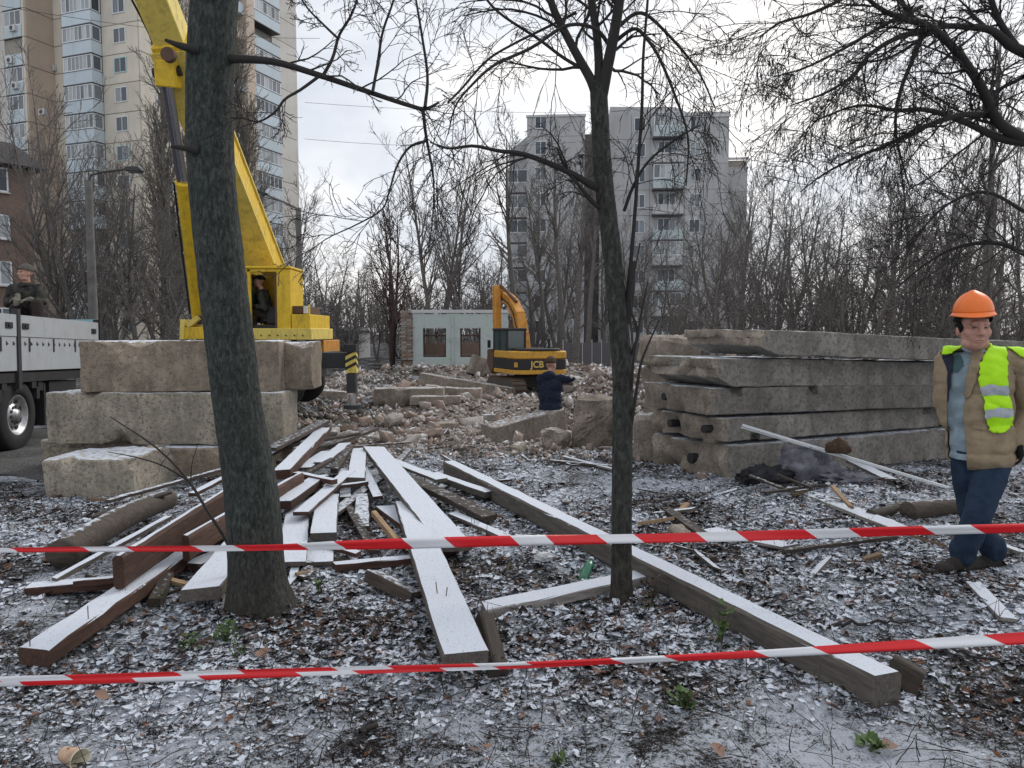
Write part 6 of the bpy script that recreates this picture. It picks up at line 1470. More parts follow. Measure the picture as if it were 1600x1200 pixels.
def excavator():
    D = 24.5; p = P(826, 600, D); t = thing('excavator', 'yellow-orange crawler excavator with black counterweight on the rubble', 'excavator', (p.x, p.y, -.42), R(21)); t.scale = (.82, .82, .82)
    # local: x right, y forward; widths slightly small machine
    # tracks
    for s in (-1, 1):
        x0, x1 = (s*.95-.25, s*.95+.25)
        prof = []
        for i in range(9): a = R(-90-180*i/8); prof.append((-1.15+.36*math.cos(a), .38+.36*math.sin(a)))
        for i in range(9): a = R(90-180*i/8); prof.append((1.15+.36*math.cos(a), .38+.36*math.sin(a)))
        tr = MB().prism(prof, 'x', x0, x1).build('track', M['mud_metal'], t)
        mb = MB()
        for i in range(16): y = -1.2+i*.16; mb.box(x0-.02, x1+.02, y, y+.05, .735, .77); mb.box(x0-.02, x1+.02, y, y+.05, -.005, .025)
        for i in range(5):
            a = R(-150-60*i/4+30); mb.bar((x0-.02, -1.15-.37*math.cos(R(60-i*30)), .38+.37*math.sin(R(60-i*30))), (x1+.02, -1.15-.37*math.cos(R(60-i*30)), .38+.37*math.sin(R(60-i*30))), .06, .04)
        mb.build('track_shoes', M['rust_metal'], tr)
    MB().box(-.7, .7, -.6, .6, .4, .80).cyl((0, 0, .8), (0, 0, .92), .55, n=24).build('undercarriage', M['dark_metal'], t)
    # upper structure: rounded counterweight
    def rounded(z0, z1, inset=0.0):
        pts = [(-1.12+inset, .9), (-1.12+inset, -.75)]
        for i in range(7): a = R(180+i*90/6); pts.append((-.62+inset+(.5)*math.cos(a), -.85+.5*math.sin(a)-.1*1))
        for i in range(7): a = R(270+i*90/6); pts.append((.62-inset+.5*math.cos(a), -.85+.5*math.sin(a)-.1))
        pts += [(1.12-inset, -.75), (1.12-inset, .9)]
        return MB().prism(pts, 'z', z0, z1)
    up = .93
    rounded(up, up+.16).build('lower_rim', M['jcb_yellow'], t, bevel=.015)
    rounded(up+.165, up+.56, .015).build('counterweight', M['black_paint_and_shade'], t, bevel=.02)
    rounded(up+.565, up+.86).build('upper_rim', M['jcb_yellow'], t, bevel=.04)
    rounded(up+.862, up+.95, .25).build('engine_hood', M['black_paint_and_shade'], t, bevel=.02)
    MB().box(-.9, -.15, -1.466, -1.446, up+.27, up+.44).build('badge', M['yellow_print'], t) if False else None
    me = text_mesh('JCB', .34); me.materials.append(M['yellow_print']); o = link('lettering', me, None, t, (-.25, -1.45, up+.36), (R(90), 0, 0))
    mb = MB().prism([(-1.0, up+.27), (-.80, up+.27), (-.72, up+.36), (-.78, up+.45), (-1.0, up+.45)], 'y', -1.452, -1.43); o = mb.build('stripe_panel', M['jcb_yellow'], t); o.location = (.05, .06, 0); o.rotation_euler = (0, 0, R(-6))
    # grab rail and exhaust
    MB().cyl((.6, -.6, up+.95), (.6, -.6, up+1.3), .05, n=12).build('exhaust', M['black_paint_and_shade'], t)
    MB().tube([(.2, -.3, up+.95), (.45, -.2, up+1.15), (.75, -.2, up+1.3), (.75, .2, up+.95)], .02, 6).build('rail', M['black_paint_and_shade'], t)
    # cab on the left
    x0, x1, y0, y1, z0, z1 = -1.10, -.28, -.45, 1.05, up+.2, up+1.72
    fr = MB()
    for x in (x0, x1-.09):
        for y in (y0, y1-.09): fr.box(x, x+.09, y, y+.09, z0+.7 if y == y0 else z0, z1-.1)
    fr.box(x0-.02, x1+.02, y0-.02, y1+.02, z1-.1, z1).box(x0, x1, y0+.001, y0+.09, z0, z0+.72).box(x0+.001, x0+.09, y0, y1, z0, z0+.5).box(x0+.001, x0+.08, .3, .38, z0+.5, z1-.1)
    fr.build('cab_frame', M['black_paint_and_shade'], t, bevel=.02)
    MB().box(x0+.09, x1-.09, y0+.03, y0+.05, z0+.72, z1-.1).build('rear_window', M['cab_glass'], t); MB().box(x0+.03, x0+.05, y0+.09, y1-.09, z0+.5, z1-.1).build('side_window', M['cab_glass'], t)
    MB().box(x1-.06, x1-.04, y0+.09, y1-.09, z0+.3, z1-.1).build('side_window', M['cab_glass'], t); MB().box(x0+.09, x1-.09, y1-.05, y1-.03, z0+.3, z1-.1).build('front_window', M['cab_glass'], t)
    MB().box(x0+.12, x1-.2, .0, .12, z0+.6, z0+1.15).build('seat', M['black_paint_and_shade'], t, bevel=.03)
    MB().box(x0-.25, x0-.13, .95, 1.0, z0+.75, z0+1.05).cyl((x0-.19, .97, z0+.7), (x0+.02, .97, z0+.6), .012, n=6).build('mirror', M['black_paint_and_shade'], t)
    # boom: goose neck seen from behind, then dipper arm coming down in front
    def curved(pts, w, name, mat):
        mb = MB()
        for (ya, za, ha), (yb, zb, hb) in zip(pts[:-1], pts[1:]): mb.bar((.12, ya, za), (.12, yb, zb), w, ha, up=(0, 0, 1) if abs(yb-ya) > .01 else (0, 1, 0), h2=hb)
        return mb.build(name, M[mat], t, bevel=.02)
    curved([(.55, up+.5, .40), (.95, up+1.4, .46), (1.35, up+2.25, .5)], .40, 'boom', 'orange_paint')
    curved([(1.3, up+2.18, .5), (2.1, up+2.8, .44), (3.0, up+3.15, .32)], .38, 'boom', 'orange_paint')
    MB().bar((-.25, 3.0, up+3.5), (-.42, 2.35, up+.8), .28, .32, up=(0, 1, 0)).build('dipper_arm', M['orange_paint'], t, bevel=.02)
    MB().bar((.14, 3.0, up+3.15), (-.25, 3.0, up+3.4), .32, .3).build('arm_joint', M['orange_paint'], t, bevel=.02)
    for x in (-.14, .38): MB().cyl((x, .75, up+.35), (x, 1.5, up+1.75), .07, n=12).cyl((x, 1.2, up+1.2), (x, 1.8, up+2.15), .045, n=10).build('boom_cylinder', M['rust_metal'], t)
    MB().cyl((.12, 1.6, up+2.8), (-.1, 2.9, up+3.55), .065, n=12).build('arm_cylinder', M['rust_metal'], t)
    MB().tube([(-.08, .9, up+1.4), (-.1, 1.4, up+2.3), (-.1, 2.0, up+2.75), (-.1, 2.8, up+3.0)], .025, 6).build('hose', M['rubber'], t)
    MB().prism([(2.0, up+.9), (2.75, up+.85), (2.8, up+.25), (2.3, up-.15), (1.9, up+.2)], 'x', -.75, .15).build('bucket', M['rust_metal'], t, bevel=.02)
excavator()
def lamp_posts():
    p = P(147, 530, 22); t = thing('lamp_post', 'grey street lamp post with a long arm left of the crane', 'lamp', (p.x, p.y, -.2)); zt = P(147, 282, 22).z+.2
    MB().cyl((0, 0, 0), (0, 0, zt), .14, .10, n=14).build('pole', M['pole_concrete'], t, smooth=True)
    h = P(198, 264, 22)-Vector((p.x, p.y, -.2)); MB().tube([(0, 0, zt-.1), (.08, 0, zt+.15), (.35, 0, zt+.22), (h.x, 0, h.z)], .025, 8).build('arm', M['lamp_dark'], t)
    V = MB().prism([(h.x-.05, h.z-.03), (h.x+.05, h.z-.09), (h.x+.42, h.z-.09), (h.x+.45, h.z-.02), (h.x+.35, h.z+.06), (h.x+.0, h.z+.05)], 'y', -.13, .13); V.build('lamp_head', M['lamp_dark'], t, bevel=.02)
    MB().box(h.x+.08, h.x+.38, -.1, .1, h.z-.105, h.z-.091).build('lamp_glass', M['glass_curtain'], t)
    p = P(470, 530, 27); t = thing('lamp_post', 'grey street lamp post with a coiled cable right of the crane', 'lamp', (p.x, p.y, -.2)); zt = P(470, 325, 27).z+.2
    MB().cyl((0, 0, 0), (0, 0, zt), .13, .09, n=14).build('pole', M['pole_concrete'], t, smooth=True)
    h = P(415, 304, 27)-Vector((p.x, p.y, -.2)); MB().tube([(0, 0, zt-.1), (-.12, 0, zt+.02), (-.5, 0, zt+.2), (h.x, 0, h.z)], .035, 8).build('arm', M['pole_concrete'], t)
    MB().prism([(h.x+.1, h.z+.02), (h.x-.25, h.z+.17), (h.x-.35, h.z+.12), (h.x-.1, h.z-.04)], 'y', -.09, .09).build('lamp_head', M['lamp_dark'], t, bevel=.01)
    z = P(467, 357, 27).z+.2; mb = MB()
    for k in range(3): mb.tube([(.31*math.cos(R(i*20))-.03, -.14-.01*k, z+.31*math.sin(R(i*20))*(1+.03*k)) for i in range(19)], .012, 5)
    mb.build('cable_coil', M['wire'], t)
    # overhead wires
    for k, (x0, y0, d0, x1, y1, d1, lab) in enumerate(((-40, 2, 40, 500, 60, 60, 'upper overhead wire crossing in front of the tower'), (476, 217, 60, 900, 222, 70, 'thin overhead wire across the sky between the buildings'), (470, 340, 27, 820, 470, 60, 'overhead wire sloping down from the right lamp post'), (476, 160, 60, 985, 172, 88, 'short wire leaving the tower at mid height'))):
        a = P(x0, y0, d0); b = P(x1, y1, d1); pts = [a+(b-a)*s-Vector((0, 0, 1.2*4*s*(1-s)*.4)) for s in np.linspace(0, 1, 14)]
        o = MB().tube([q-a for q in pts], .014 if k != 2 else .010, 5).build('overhead_wire', M['wire']); o.location = a; tag(o, lab, 'wire', 'overhead wires')
lamp_posts()
# ================================================================== PEOPLE
def proj(p):
    d = Vector(p)-Vector((0, 0, CAM_H)); z = d.y*_cp-d.z*_sp; v = d.y*_sp+d.z*_cp
    return 800+FPX*d.x/z, 600-FPX*v/z
def capsule(mb, a, b, ra, rb, n=14, flat=1.0, fdir=None):
    """tapered capsule; flat<1 squashes along fdir"""
    a = Vector(a); b = Vector(b); d = (b-a); L = d.length; d = d.normalized() if L > 1e-6 else Vector((0, 0, 1))
    if fdir is not None:
        u = (Vector(fdir)-d*d.dot(Vector(fdir))).normalized()
    else: u = d.orthogonal().normalized()
    w = d.cross(u); rings = []
    m = 4
    for i in range(1, m+1): th = R(90*i/m); rings.append((a-d*ra*math.cos(th), ra*math.sin(th)))
    for i in range(m): th = R(90*i/m); rings.append((b+d*rb*math.sin(th), rb*math.cos(th)))
    V = [a-d*ra]
    for c, r in rings:
        for j in range(n): t = 2*math.pi*j/n; V.append(c+u*(r*flat*math.cos(t))+w*(r*math.sin(t)))
    V.append(b+d*rb); F = [(0, 1+(j+1) % n, 1+j) for j in range(n)]
    for i in range(len(rings)-1):
        o = 1+i*n; F += [(o+j, o+(j+1) % n, o+n+(j+1) % n, o+n+j) for j in range(n)]
    o = 1+(len(rings)-1)*n; F += [(o+j, o+(j+1) % n, len(V)-1) for j in range(n)]
    mb.add(V, F)
def ellipsoid(mb, c, rx, ry, rz, fx=None, fz=None, n=18):
    fx = Vector(fx).normalized() if fx is not None else Vector((1, 0, 0)); fz = Vector(fz).normalized() if fz is not None else Vector((0, 0, 1)); fz = (fz-fx*fz.dot(fx)).normalized(); fy = fz.cross(fx); c = Vector(c)
    V = [c-fz*rz]; m = n//2
    for i in range(1, m):
        th = -math.pi/2+math.pi*i/m
        for j in range(n): ph = 2*math.pi*j/n; V.append(c+fx*(rx*math.cos(th)*math.cos(ph))+fy*(ry*math.cos(th)*math.sin(ph))+fz*(rz*math.sin(th)))
    V.append(c+fz*rz); F = [(0, 1+(j+1) % n, 1+j) for j in range(n)]
    for i in range(m-2):
        o = 1+i*n; F += [(o+j, o+(j+1) % n, o+n+(j+1) % n, o+n+j) for j in range(n)]
    o = 1+(m-2)*n; F += [(o+j, o+(j+1) % n, len(V)-1) for j in range(n)]
    mb.add(V, F)
def fuse(mb, name, voxel, smooth=6, wr=0.0, wf=9.0, seed=1, stretch=(1, 1, .5)):
    """union of the collected solids as one continuous skin, smoothed, with cloth folds of depth wr"""
    me = mb.mesh(name, M['skin']); o = bpy.data.objects.new(name, me); COL.objects.link(o)
    m = o.modifiers.new('r', 'REMESH'); m.mode = 'VOXEL'; m.voxel_size = voxel
    s = o.modifiers.new('s', 'SMOOTH'); s.iterations = smooth; s.factor = .5
    dg = bpy.context.evaluated_depsgraph_get(); out = bpy.data.meshes.new_from_object(o.evaluated_get(dg)); bpy.data.objects.remove(o)
    out.name = name; out.materials.clear()
    if wr:
        n = len(out.vertices); V = np.empty(n*3, np.float32); out.vertices.foreach_get('co', V); V = V.reshape(-1, 3).astype(float); N = np.empty(n*3, np.float32); out.vertices.foreach_get('normal', N); N = N.reshape(-1, 3)
        fd = np.array(stretch); fd = fd/np.linalg.norm(fd); pd = np.cross(fd, [0, 1, 0]); pd = pd/np.linalg.norm(pd); a_ = V@fd*wf+seed; b_ = V@pd*wf*.32+V[:, 1]*wf*.3
        k = 1-3.2*np.abs(fbm(a_, b_+seed, 1.0, 2)); k = k+.7*(1-3*np.abs(fbm(a_*.45+9, b_*.8+seed*2, 1.0, 2)))
        V = V+N*(wr*(k-.9))[:, None]; out.vertices.foreach_set('co', V.astype(np.float32).ravel())
    out.polygons.foreach_set('use_smooth', [True]*len(out.polygons)); out.update(); return out
def hand_parts(mb, wr, d, nrmv, side, curl=.5, s=1.0, fat=1.0):
    """palm + five separate fingers; d: hand direction, nrmv: palm normal (the way fingers curl), side: +1 thumb on d x n"""
    wr = Vector(wr); d = Vector(d).normalized(); n = Vector(nrmv); n = (n-d*n.dot(d)).normalized(); sd = d.cross(n)*side
    for q in (-.022, -.007, .008, .023): capsule(mb, wr+sd*q*s*.8, wr+d*.085*s+sd*q*s*1.25, .017*s*fat, .0145*s*fat, 8)
    for k, (q, L) in enumerate(((.030, .068), (.010, .078), (-.010, .072), (-.029, .056))):
        p = wr+d*.088*s+sd*q*s; dd = d.copy()
        for j, f in enumerate((.45, .32, .25)):
            a = curl*(.5 if j == 0 else .8)*(1+.08*k); dd = (dd*math.cos(a)+n*math.sin(a)).normalized(); nn = (n-dd*n.dot(dd)); n2 = nn.normalized() if nn.length > 1e-4 else n
            e = p+dd*(L*f*s); capsule(mb, p, e, .0095*s*fat*(1-.08*j), .0088*s*fat*(1-.1*j), 8); p = e
    p = wr+d*.022*s+sd*.030*s; dd = (d*.6+sd*.75+n*.35).normalized()
    for L, r in ((.036, .012), (.03, .0105), (.024, .0095)):
        e = p+dd*L*s; capsule(mb, p, e, r*s*fat, r*.9*s*fat, 8); p = e; dd = (dd*.85+d*.35+n*.25).normalized()
def head_parts(mb, c, f, s=1.0, up=(0, 0, 1)):
    c = Vector(c); f = Vector(f).normalized(); u = Vector(up); u = (u-f*u.dot(f)).normalized(); r = f.cross(u)
    E = lambda o, a, b, cc: ellipsoid(mb, c+(r*o[0]+f*o[1]+u*o[2])*s, a*s, b*s, cc*s, fx=r, fz=u)
    E((0, -.012, .035), .077, .098, .088); E((0, .020, -.035), .072, .070, .085); E((0, .040, -.085), .048, .042, .036)
    E((0, .078, .028), .055, .022, .022)
    for q in (-1, 1):
        E((q*.046, .050, -.022), .028, .028, .032); E((q*.079, -.008, -.012), .011, .022, .034); E((q*.045, .03, -.085), .03, .035, .03)
        E((q*.014, .094, -.030), .011, .014, .010)
    capsule(mb, c+(f*.088+u*.018)*s, c+(f*.108-u*.024)*s, .010*s, .0155*s, 10)
    E((0, .072, -.064), .032, .022, .024)
    return r, f, u
def face_parts(body, c, f, s=1.0, up=(0, 0, 1)):
    c = Vector(c); f = Vector(f).normalized(); u = Vector(up); u = (u-f*u.dot(f)).normalized(); r = f.cross(u)
    for q in (-1, 1):
        mb = MB(); ellipsoid(mb, c+(r*q*.033+f*.080+u*.006)*s, .0115*s, .006*s, .0045*s, fx=r, fz=u, n=10); mb.build('eye', M['eye_dark'], body, smooth=True)
        mb = MB(); capsule(mb, c+(r*q*.016+f*.095+u*.026)*s, c+(r*q*.05+f*.083+u*.026)*s, .0045*s, .0035*s, 8); mb.build('eyebrow', M['brow'], body, smooth=True)
    mb = MB(); capsule(mb, c+(r*-.019+f*.087-u*.0665)*s, c+(f*.0925-u*.064)*s, .003*s, .0036*s, 8); capsule(mb, c+(f*.0925-u*.064)*s, c+(r*.019+f*.087-u*.0665)*s, .0036*s, .003*s, 8); mb.build('mouth', M['lip'], body, smooth=True)
def submesh(src, keep, off, name):
    """faces of src kept by keep(center, normal), pushed out by off"""
    bm = bmesh.new(); bm.from_mesh(src); bm.normal_update()
    bmesh.ops.delete(bm, geom=[f for f in bm.faces if not keep(f.calc_center_median(), f.normal)], context='FACES')
    for _ in range(5):      # relax the cut border
        mv = []
        for v in bm.verts:
            be = [e for e in v.link_edges if e.is_boundary]
            if len(be) == 2: mv.append((v, (be[0].other_vert(v).co+be[1].other_vert(v).co)/2*.5+v.co*.5))
        for v, cnew in mv: v.co = cnew
    if off:
        bm.normal_update()
        for v in bm.verts: v.co += v.normal*off
    me = bpy.data.meshes.new(name); bm.to_mesh(me); bm.free(); me.materials.clear(); me.polygons.foreach_set('use_smooth', [True]*len(me.polygons)); return me
def inpoly(x, y, poly):
    ins = False; n = len(poly); j = n-1
    for i in range(n):
        xi, yi = poly[i]; xj, yj = poly[j]
        if (yi > y) != (yj > y) and x < (xj-xi)*(y-yi)/(yj-yi)+xi: ins = not ins
        j = i
    return ins
def person(label, base, J, face, fwd, mats, voxel=.014, jr=1.0, glove=None, hcurl=.6, hscale=1.0, sleeves=True, wr=.012, hem=None, detail=True, gl='LR'):
    """J: joints as world points; makes person > body (> eyes...), jacket, trousers, boots, hat; returns (thing, parts dict)"""
    t = thing('person', label, 'person', base); base = Vector(base)
    J = {k: Vector(v)-base for k, v in J.items()}; fwd = Vector(fwd).normalized(); lat = fwd.cross(Vector((0, 0, 1))).normalized()
    # body
    b = MB(); head_parts(b, J['head'], face, hscale); capsule(b, J['neck'], J['head']-Vector((0, 0, .07)), .062, .056); sp = J['neck']-J['pelvis']
    ellipsoid(b, J['pelvis']+sp*.68, .155, .10, .2, fx=lat, fz=sp); ellipsoid(b, J['pelvis']+sp*.12, .15, .11, .16, fx=lat, fz=sp); ellipsoid(b, J['pelvis']+sp*.4, .14, .10, .18, fx=lat, fz=sp)
    for s in 'LR':
        capsule(b, J['neck']-Vector((0, 0, .06)), J['sh'+s], .055, .055); capsule(b, J['sh'+s], J['el'+s], .048, .040); capsule(b, J['el'+s], J['wr'+s], .038, .026)
        capsule(b, J['hip'+s], J['kn'+s], .078, .055); capsule(b, J['kn'+s], J['an'+s], .052, .034); dt = J['to'+s]-J['an'+s]; dt.z = 0; dt.normalize(); g1 = Vector((J['an'+s].x, J['an'+s].y, min(J['an'+s].z, J['to'+s].z)-.025)); capsule(b, J['an'+s], g1+dt*.11, .030, .020)
    hands = {}
    for s in 'LR':
        d = J['wr'+s]-J['el'+s]; hd = J.get('hd'+s, d); hn = J.get('hn'+s, Vector((0, 0, -1))); sd = 1 if s == 'L' else -1
        hd = Vector(hd) if 'hd'+s not in J else J['hd'+s]+base; hn = hn if 'hn'+s not in J else J['hn'+s]+base
        hand_parts(b, J['wr'+s], hd, hn, sd, hcurl); hands[s] = (J['wr'+s], hd, hn, sd)
    body = link('body', fuse(b, 'body', voxel*.6, 3), M['skin'], t)
    if detail: face_parts(body, J['head'], face, hscale)
    # trousers
    m = MB(); ellipsoid(m, J['pelvis']+Vector((0, 0, .02)), .185*jr, .145*jr, .15, fx=lat)
    for s in 'LR':
        capsule(m, J['hip'+s], J['kn'+s], .112, .088); capsule(m, J['kn'+s], J['an'+s]+Vector((0, 0, .02)), .086, .078); capsule(m, J['an'+s]+Vector((0, 0, .06)), J['an'+s]+Vector((0, 0, .045)), .088, .088, flat=.9)
    link('trousers', fuse(m, 'trousers', voxel, 5, wr*1.1, 15, 3, (1, .4, .55)), M[mats['trousers']], t)
    # boots
    for s in 'LR':
        m = MB(); an, to = J['an'+s], J['to'+s]; d = (to-an); d.z = 0; d.normalize(); g0 = Vector((an.x, an.y, min(an.z, to.z)-.03))
        capsule(m, g0-d*.05+Vector((0, 0, .01)), g0+d*.17+Vector((0, 0, .005)), .045, .047, flat=.8, fdir=(0, 0, 1)); capsule(m, an+Vector((0, 0, .05)), g0, .056, .052); capsule(m, g0+d*.10+Vector((0, 0, .02)), g0+d*.02+Vector((0, 0, .045)), .042, .05)
        link('boot', fuse(m, 'boot', voxel*.8, 3), M[mats['boots']], t)
    # jacket
    m = MB(); hemp = J['pelvis']+(Vector(hem) if hem else Vector((0, 0, -.06)))
    ellipsoid(m, J['pelvis']+sp*.70, .205*jr, .150*jr, .215, fx=lat, fz=sp); ellipsoid(m, J['pelvis']+sp*.42, .20*jr, .160*jr, .22, fx=lat, fz=sp)
    ellipsoid(m, J['pelvis']+sp*.12, .205*jr, .165*jr, .2, fx=lat, fz=sp); ellipsoid(m, hemp, .205*jr, .165*jr, .09, fx=lat, fz=sp)
    capsule(m, J['neck']-Vector((0, 0, .09)), J['neck']-Vector((0, 0, .0)), .10, .072)
    for s in 'LR':
        capsule(m, J['neck']-Vector((0, 0, .07)), J['sh'+s], .085, .072); capsule(m, J['sh'+s], J['el'+s], .080, .068); e = J['wr'+s]-(J['wr'+s]-J['el'+s]).normalized()*.02; capsule(m, J['el'+s], e, .067, .054)
    jm = fuse(m, 'jacket', voxel, 4, wr, 17, 7, (.45, .2, 1))
    if glove:
        for s in gl:
            m = MB(); hand_parts(m, *hands[s], hcurl, 1.06, 1.25); capsule(m, hands[s][0]-Vector(hands[s][1]).normalized()*.05, hands[s][0], .042, .036); link('glove', fuse(m, 'glove', min(voxel, .006), 2), M[glove], t)
    return t, jm, J, body
def knit_hat(t, c, f, mat, s=1.0, brim=True, up=(0, 0, 1)):
    m = MB(); c = Vector(c); f = Vector(f).normalized(); u = Vector(up); r = f.cross(u).normalized()
    ellipsoid(m, c+(u*.052-f*.014)*s, .088*s, .108*s, .088*s, fx=r, fz=u)
    if brim:
        for i in range(20):
            a0, a1 = 2*math.pi*i/20, 2*math.pi*(i+1)/20; q = lambda a: c+(r*math.cos(a)*.080+f*(math.sin(a)*.100-.012)+u*(.05+.012*math.sin(a)))*s
            capsule(m, q(a0), q(a1), .017*s, .017*s, 8)
    me = fuse(m, 'knit_hat', .009, 3, .002, 60, 2, (1, 0, .1)); me = submesh(me, lambda p, n: (p-c).dot(u) > (.034+.02*((p-c).dot(f) > .03)) *s, 0, 'knit_hat'); return link('knit_hat', me, M[mat], t)
def worker():
    base = G(1530, 889, 0); D = base.y; base.z = Hs(base.x, base.y); q = lambda px, py, dy=0: P(px, py, D+dy)
    fwd = Vector((-.62, -.78, 0)); face = Vector((-.12, -1, -.04)); hc = q(1521, 513, -.05)
    J = dict(head=hc, neck=q(1526, 548, .03), pelvis=q(1533, 706, .02), shL=q(1589, 566, -.05), shR=q(1482, 564, .14), elL=q(1610, 638, .0), elR=q(1478, 630, .12), wrL=q(1590, 690, -.10), wrR=q(1486, 662, .10),
             hipL=q(1552, 726, -.04), hipR=q(1512, 722, .10), knL=q(1527, 806, -.12), knR=q(1519, 800, .10), anL=q(1504, 872, -.05), anR=q(1552, 868, .12), toL=q(1455, 884, -.12), toR=q(1512, 879, .10))
    J['hdL'] = Vector((-.02, -.15, -1)); J['hnL'] = Vector((-1, 0, 0)); J['hdR'] = Vector((.25, -.2, -1)); J['hnR'] = Vector((1, 0, 0))
    t, jm, L, body = person('worker in orange helmet, yellow-green vest and khaki jacket walking at right', base, J, face, fwd, dict(trousers='trouser_navy', boots='boot'), voxel=.0085, jr=1.0, glove='glove_black', gl='L', hcurl=.5, hscale=1.15, wr=.0055, hem=(.0, 0, -.03))
    B = Vector(base)
    pj = lambda p: proj(p+B)
    cam_dir = (Vector((0, 0, CAM_H))-(B+Vector((0, 0, 1.2)))).normalized()
    openp = [(1470, 552), (1498, 538), (1524, 552), (1518, 575), (1509, 610), (1507, 660), (1511, 690), (1512, 740), (1476, 740), (1481, 690), (1480, 640), (1481, 580)]
    neckp = [(1495, 530), (1545, 530), (1541, 549), (1524, 556), (1503, 556)]
    def keep(p, n):
        x, y = pj(p); front = n.dot(cam_dir) > -.15
        return not (front and (inpoly(x, y, openp) or inpoly(x, y, neckp)))
    jo = submesh(jm, keep, .012, 'jacket'); o = link('jacket', jo, M['jacket_khaki'], t); md = o.modifiers.new('thick', 'SOLIDIFY'); md.thickness = .014; md.offset = -1
    # shirt under the open jacket
    sh = submesh(jm, lambda p, n: inpoly(*pj(p), [(1455, 548), (1500, 530), (1548, 530), (1535, 580), (1524, 700), (1520, 722), (1470, 715)]) and n.dot(cam_dir) > -.3, -.012, 'shirt'); so = link('shirt', sh, M['shirt_blue'], t)
    dk = submesh(jm, lambda p, n: inpoly(*pj(p), [(1484, 556), (1500, 552), (1506, 570), (1496, 582), (1482, 580)]) and n.dot(cam_dir) > -.2, -.006, 'shirt_yoke'); link('shirt_yoke', dk, M['shirt_dark'], so)
    ln = submesh(jm, lambda p, n: inpoly(*pj(p), [(1470, 552), (1490, 545), (1486, 600), (1480, 640), (1474, 640)]) and n.dot(cam_dir) > -.2, .003, 'jacket_lining'); link('lining', ln, M['jacket_lining'], o)
    cl = MB(); nk = L['neck']
    for i in range(18):
        a0, a1 = 2*math.pi*i/18, 2*math.pi*(i+1)/18; f = lambda a: nk+Vector((.080*math.cos(a), .072*math.sin(a)-.005, .012+.022*math.sin(a)))
        capsule(cl, f(a0), f(a1), .018, .018, 8)
    link('collar', fuse(cl, 'collar', .008, 2), M['shirt_blue'], so)
    lp = submesh(jm, lambda p, n: inpoly(*pj(p), [(1522, 549), (1536, 552), (1530, 580), (1516, 622), (1509, 622), (1512, 590)]) and n.dot(cam_dir) > -.1, .026, 'lapel'); lo = link('lapel', lp, M['jacket_khaki'], o); md = lo.modifiers.new('thick', 'SOLIDIFY'); md.thickness = .012
    # vest
    vp = [(1538, 556), (1546, 522), (1556, 515), (1572, 520), (1569, 590), (1572, 615), (1577, 640), (1576, 668), (1566, 676), (1549, 676), (1540, 660), (1536, 625), (1531, 600), (1532, 570)]
    vm = submesh(jm, lambda p, n: inpoly(*pj(p), vp) and n.dot(cam_dir) > -.1, .028, 'vest'); vo = link('safety_vest', vm, M['hivis'], t); md = vo.modifiers.new('thick', 'SOLIDIFY'); md.thickness = .006
    for y0, y1 in ((602, 615), (638, 651)):
        sm = submesh(jm, lambda p, n: inpoly(*pj(p), vp) and n.dot(cam_dir) > 0 and y0+(pj(p)[0]-1555)*-.04 < pj(p)[1] < y1+(pj(p)[0]-1555)*-.04, .0325, 'stripe'); link('reflective_stripe', sm, M['reflective'], vo)
    sv = submesh(jm, lambda p, n: n.z > .35 and (inpoly(*pj(p), [(1476, 560), (1476, 530), (1508, 520), (1512, 545), (1494, 552)]) or inpoly(*pj(p), [(1548, 500), (1620, 520), (1610, 568), (1588, 556), (1566, 545), (1548, 552)])), .030, 'vest_shoulder'); o2 = link('vest_shoulder', sv, M['hivis'], vo); md = o2.modifiers.new('thick', 'SOLIDIFY'); md.thickness = .006
    # jacket pocket flap and hem fold
    pf = submesh(jm, lambda p, n: inpoly(*pj(p), [(1520, 655), (1541, 660), (1541, 672), (1520, 668)]) and n.dot(cam_dir) > 0, .022, 'pocket_flap'); link('pocket_flap', pf, M['jacket_khaki'], o)
    # hat and helmet
    h = L['head']; knit_hat(t, h-Vector((0, 0, .0)), face, 'hat_black', 1.16)
    ear = MB()
    for s in (-1, 1): ellipsoid(ear, h+Vector((s*.084, .016, .006)), .016, .042, .045)
    link('hat_earflap', fuse(ear, 'hat_earflap', .008, 2), M['hat_black'], t)
    up = Vector((-.06, -.05, 1)).normalized(); f = Vector((-.35, -.93, -.02)).normalized(); r = f.cross(up).normalized(); f = up.cross(r); c = h+Vector((-.008, -.004, .104))
    V = []; F = []; n = 40; m = 14
    for i in range(m+1):
        th = math.pi/2*i/m
        for j in range(n):
            a = 2*math.pi*j/n; ridge = 1+.035*math.exp(-((math.cos(a))/.16)**2)*math.sin(th)*0
            V.append(c+r*(.120*math.cos(th)*math.cos(a))+f*(.142*math.cos(th)*math.sin(a))+up*(.138*math.sin(th)+.010*math.exp(-(math.cos(a)*math.cos(th)/.22)**2)*math.sin(th)))
    for i in range(m):
        for j in range(n): F.append((i*n+j, i*n+(j+1) % n, (i+1)*n+(j+1) % n, (i+1)*n+j))
    ho = link('helmet', np_mesh('helmet', np.array([v[:] for v in V]), np.array(F), M['helmet']), None, t); md = ho.modifiers.new('thick', 'SOLIDIFY'); md.thickness = .005
    V = []; F = []
    for k, (sc, dz) in enumerate(((1.0, .004), (1.04, -.004), (1.10, -.012), (1.105, -.017), (1.0, -.006))):
        for j in range(n):
            a = 2*math.pi*j/n; pk = 1+(.14*max(0, math.sin(a))**2 if 0 < k < 4 else 0)
            V.append(c+r*(.120*sc*math.cos(a))+f*(.142*sc*pk*math.sin(a))+up*(dz-(.01*max(0, math.sin(a))**2 if 0 < k < 4 else 0)))
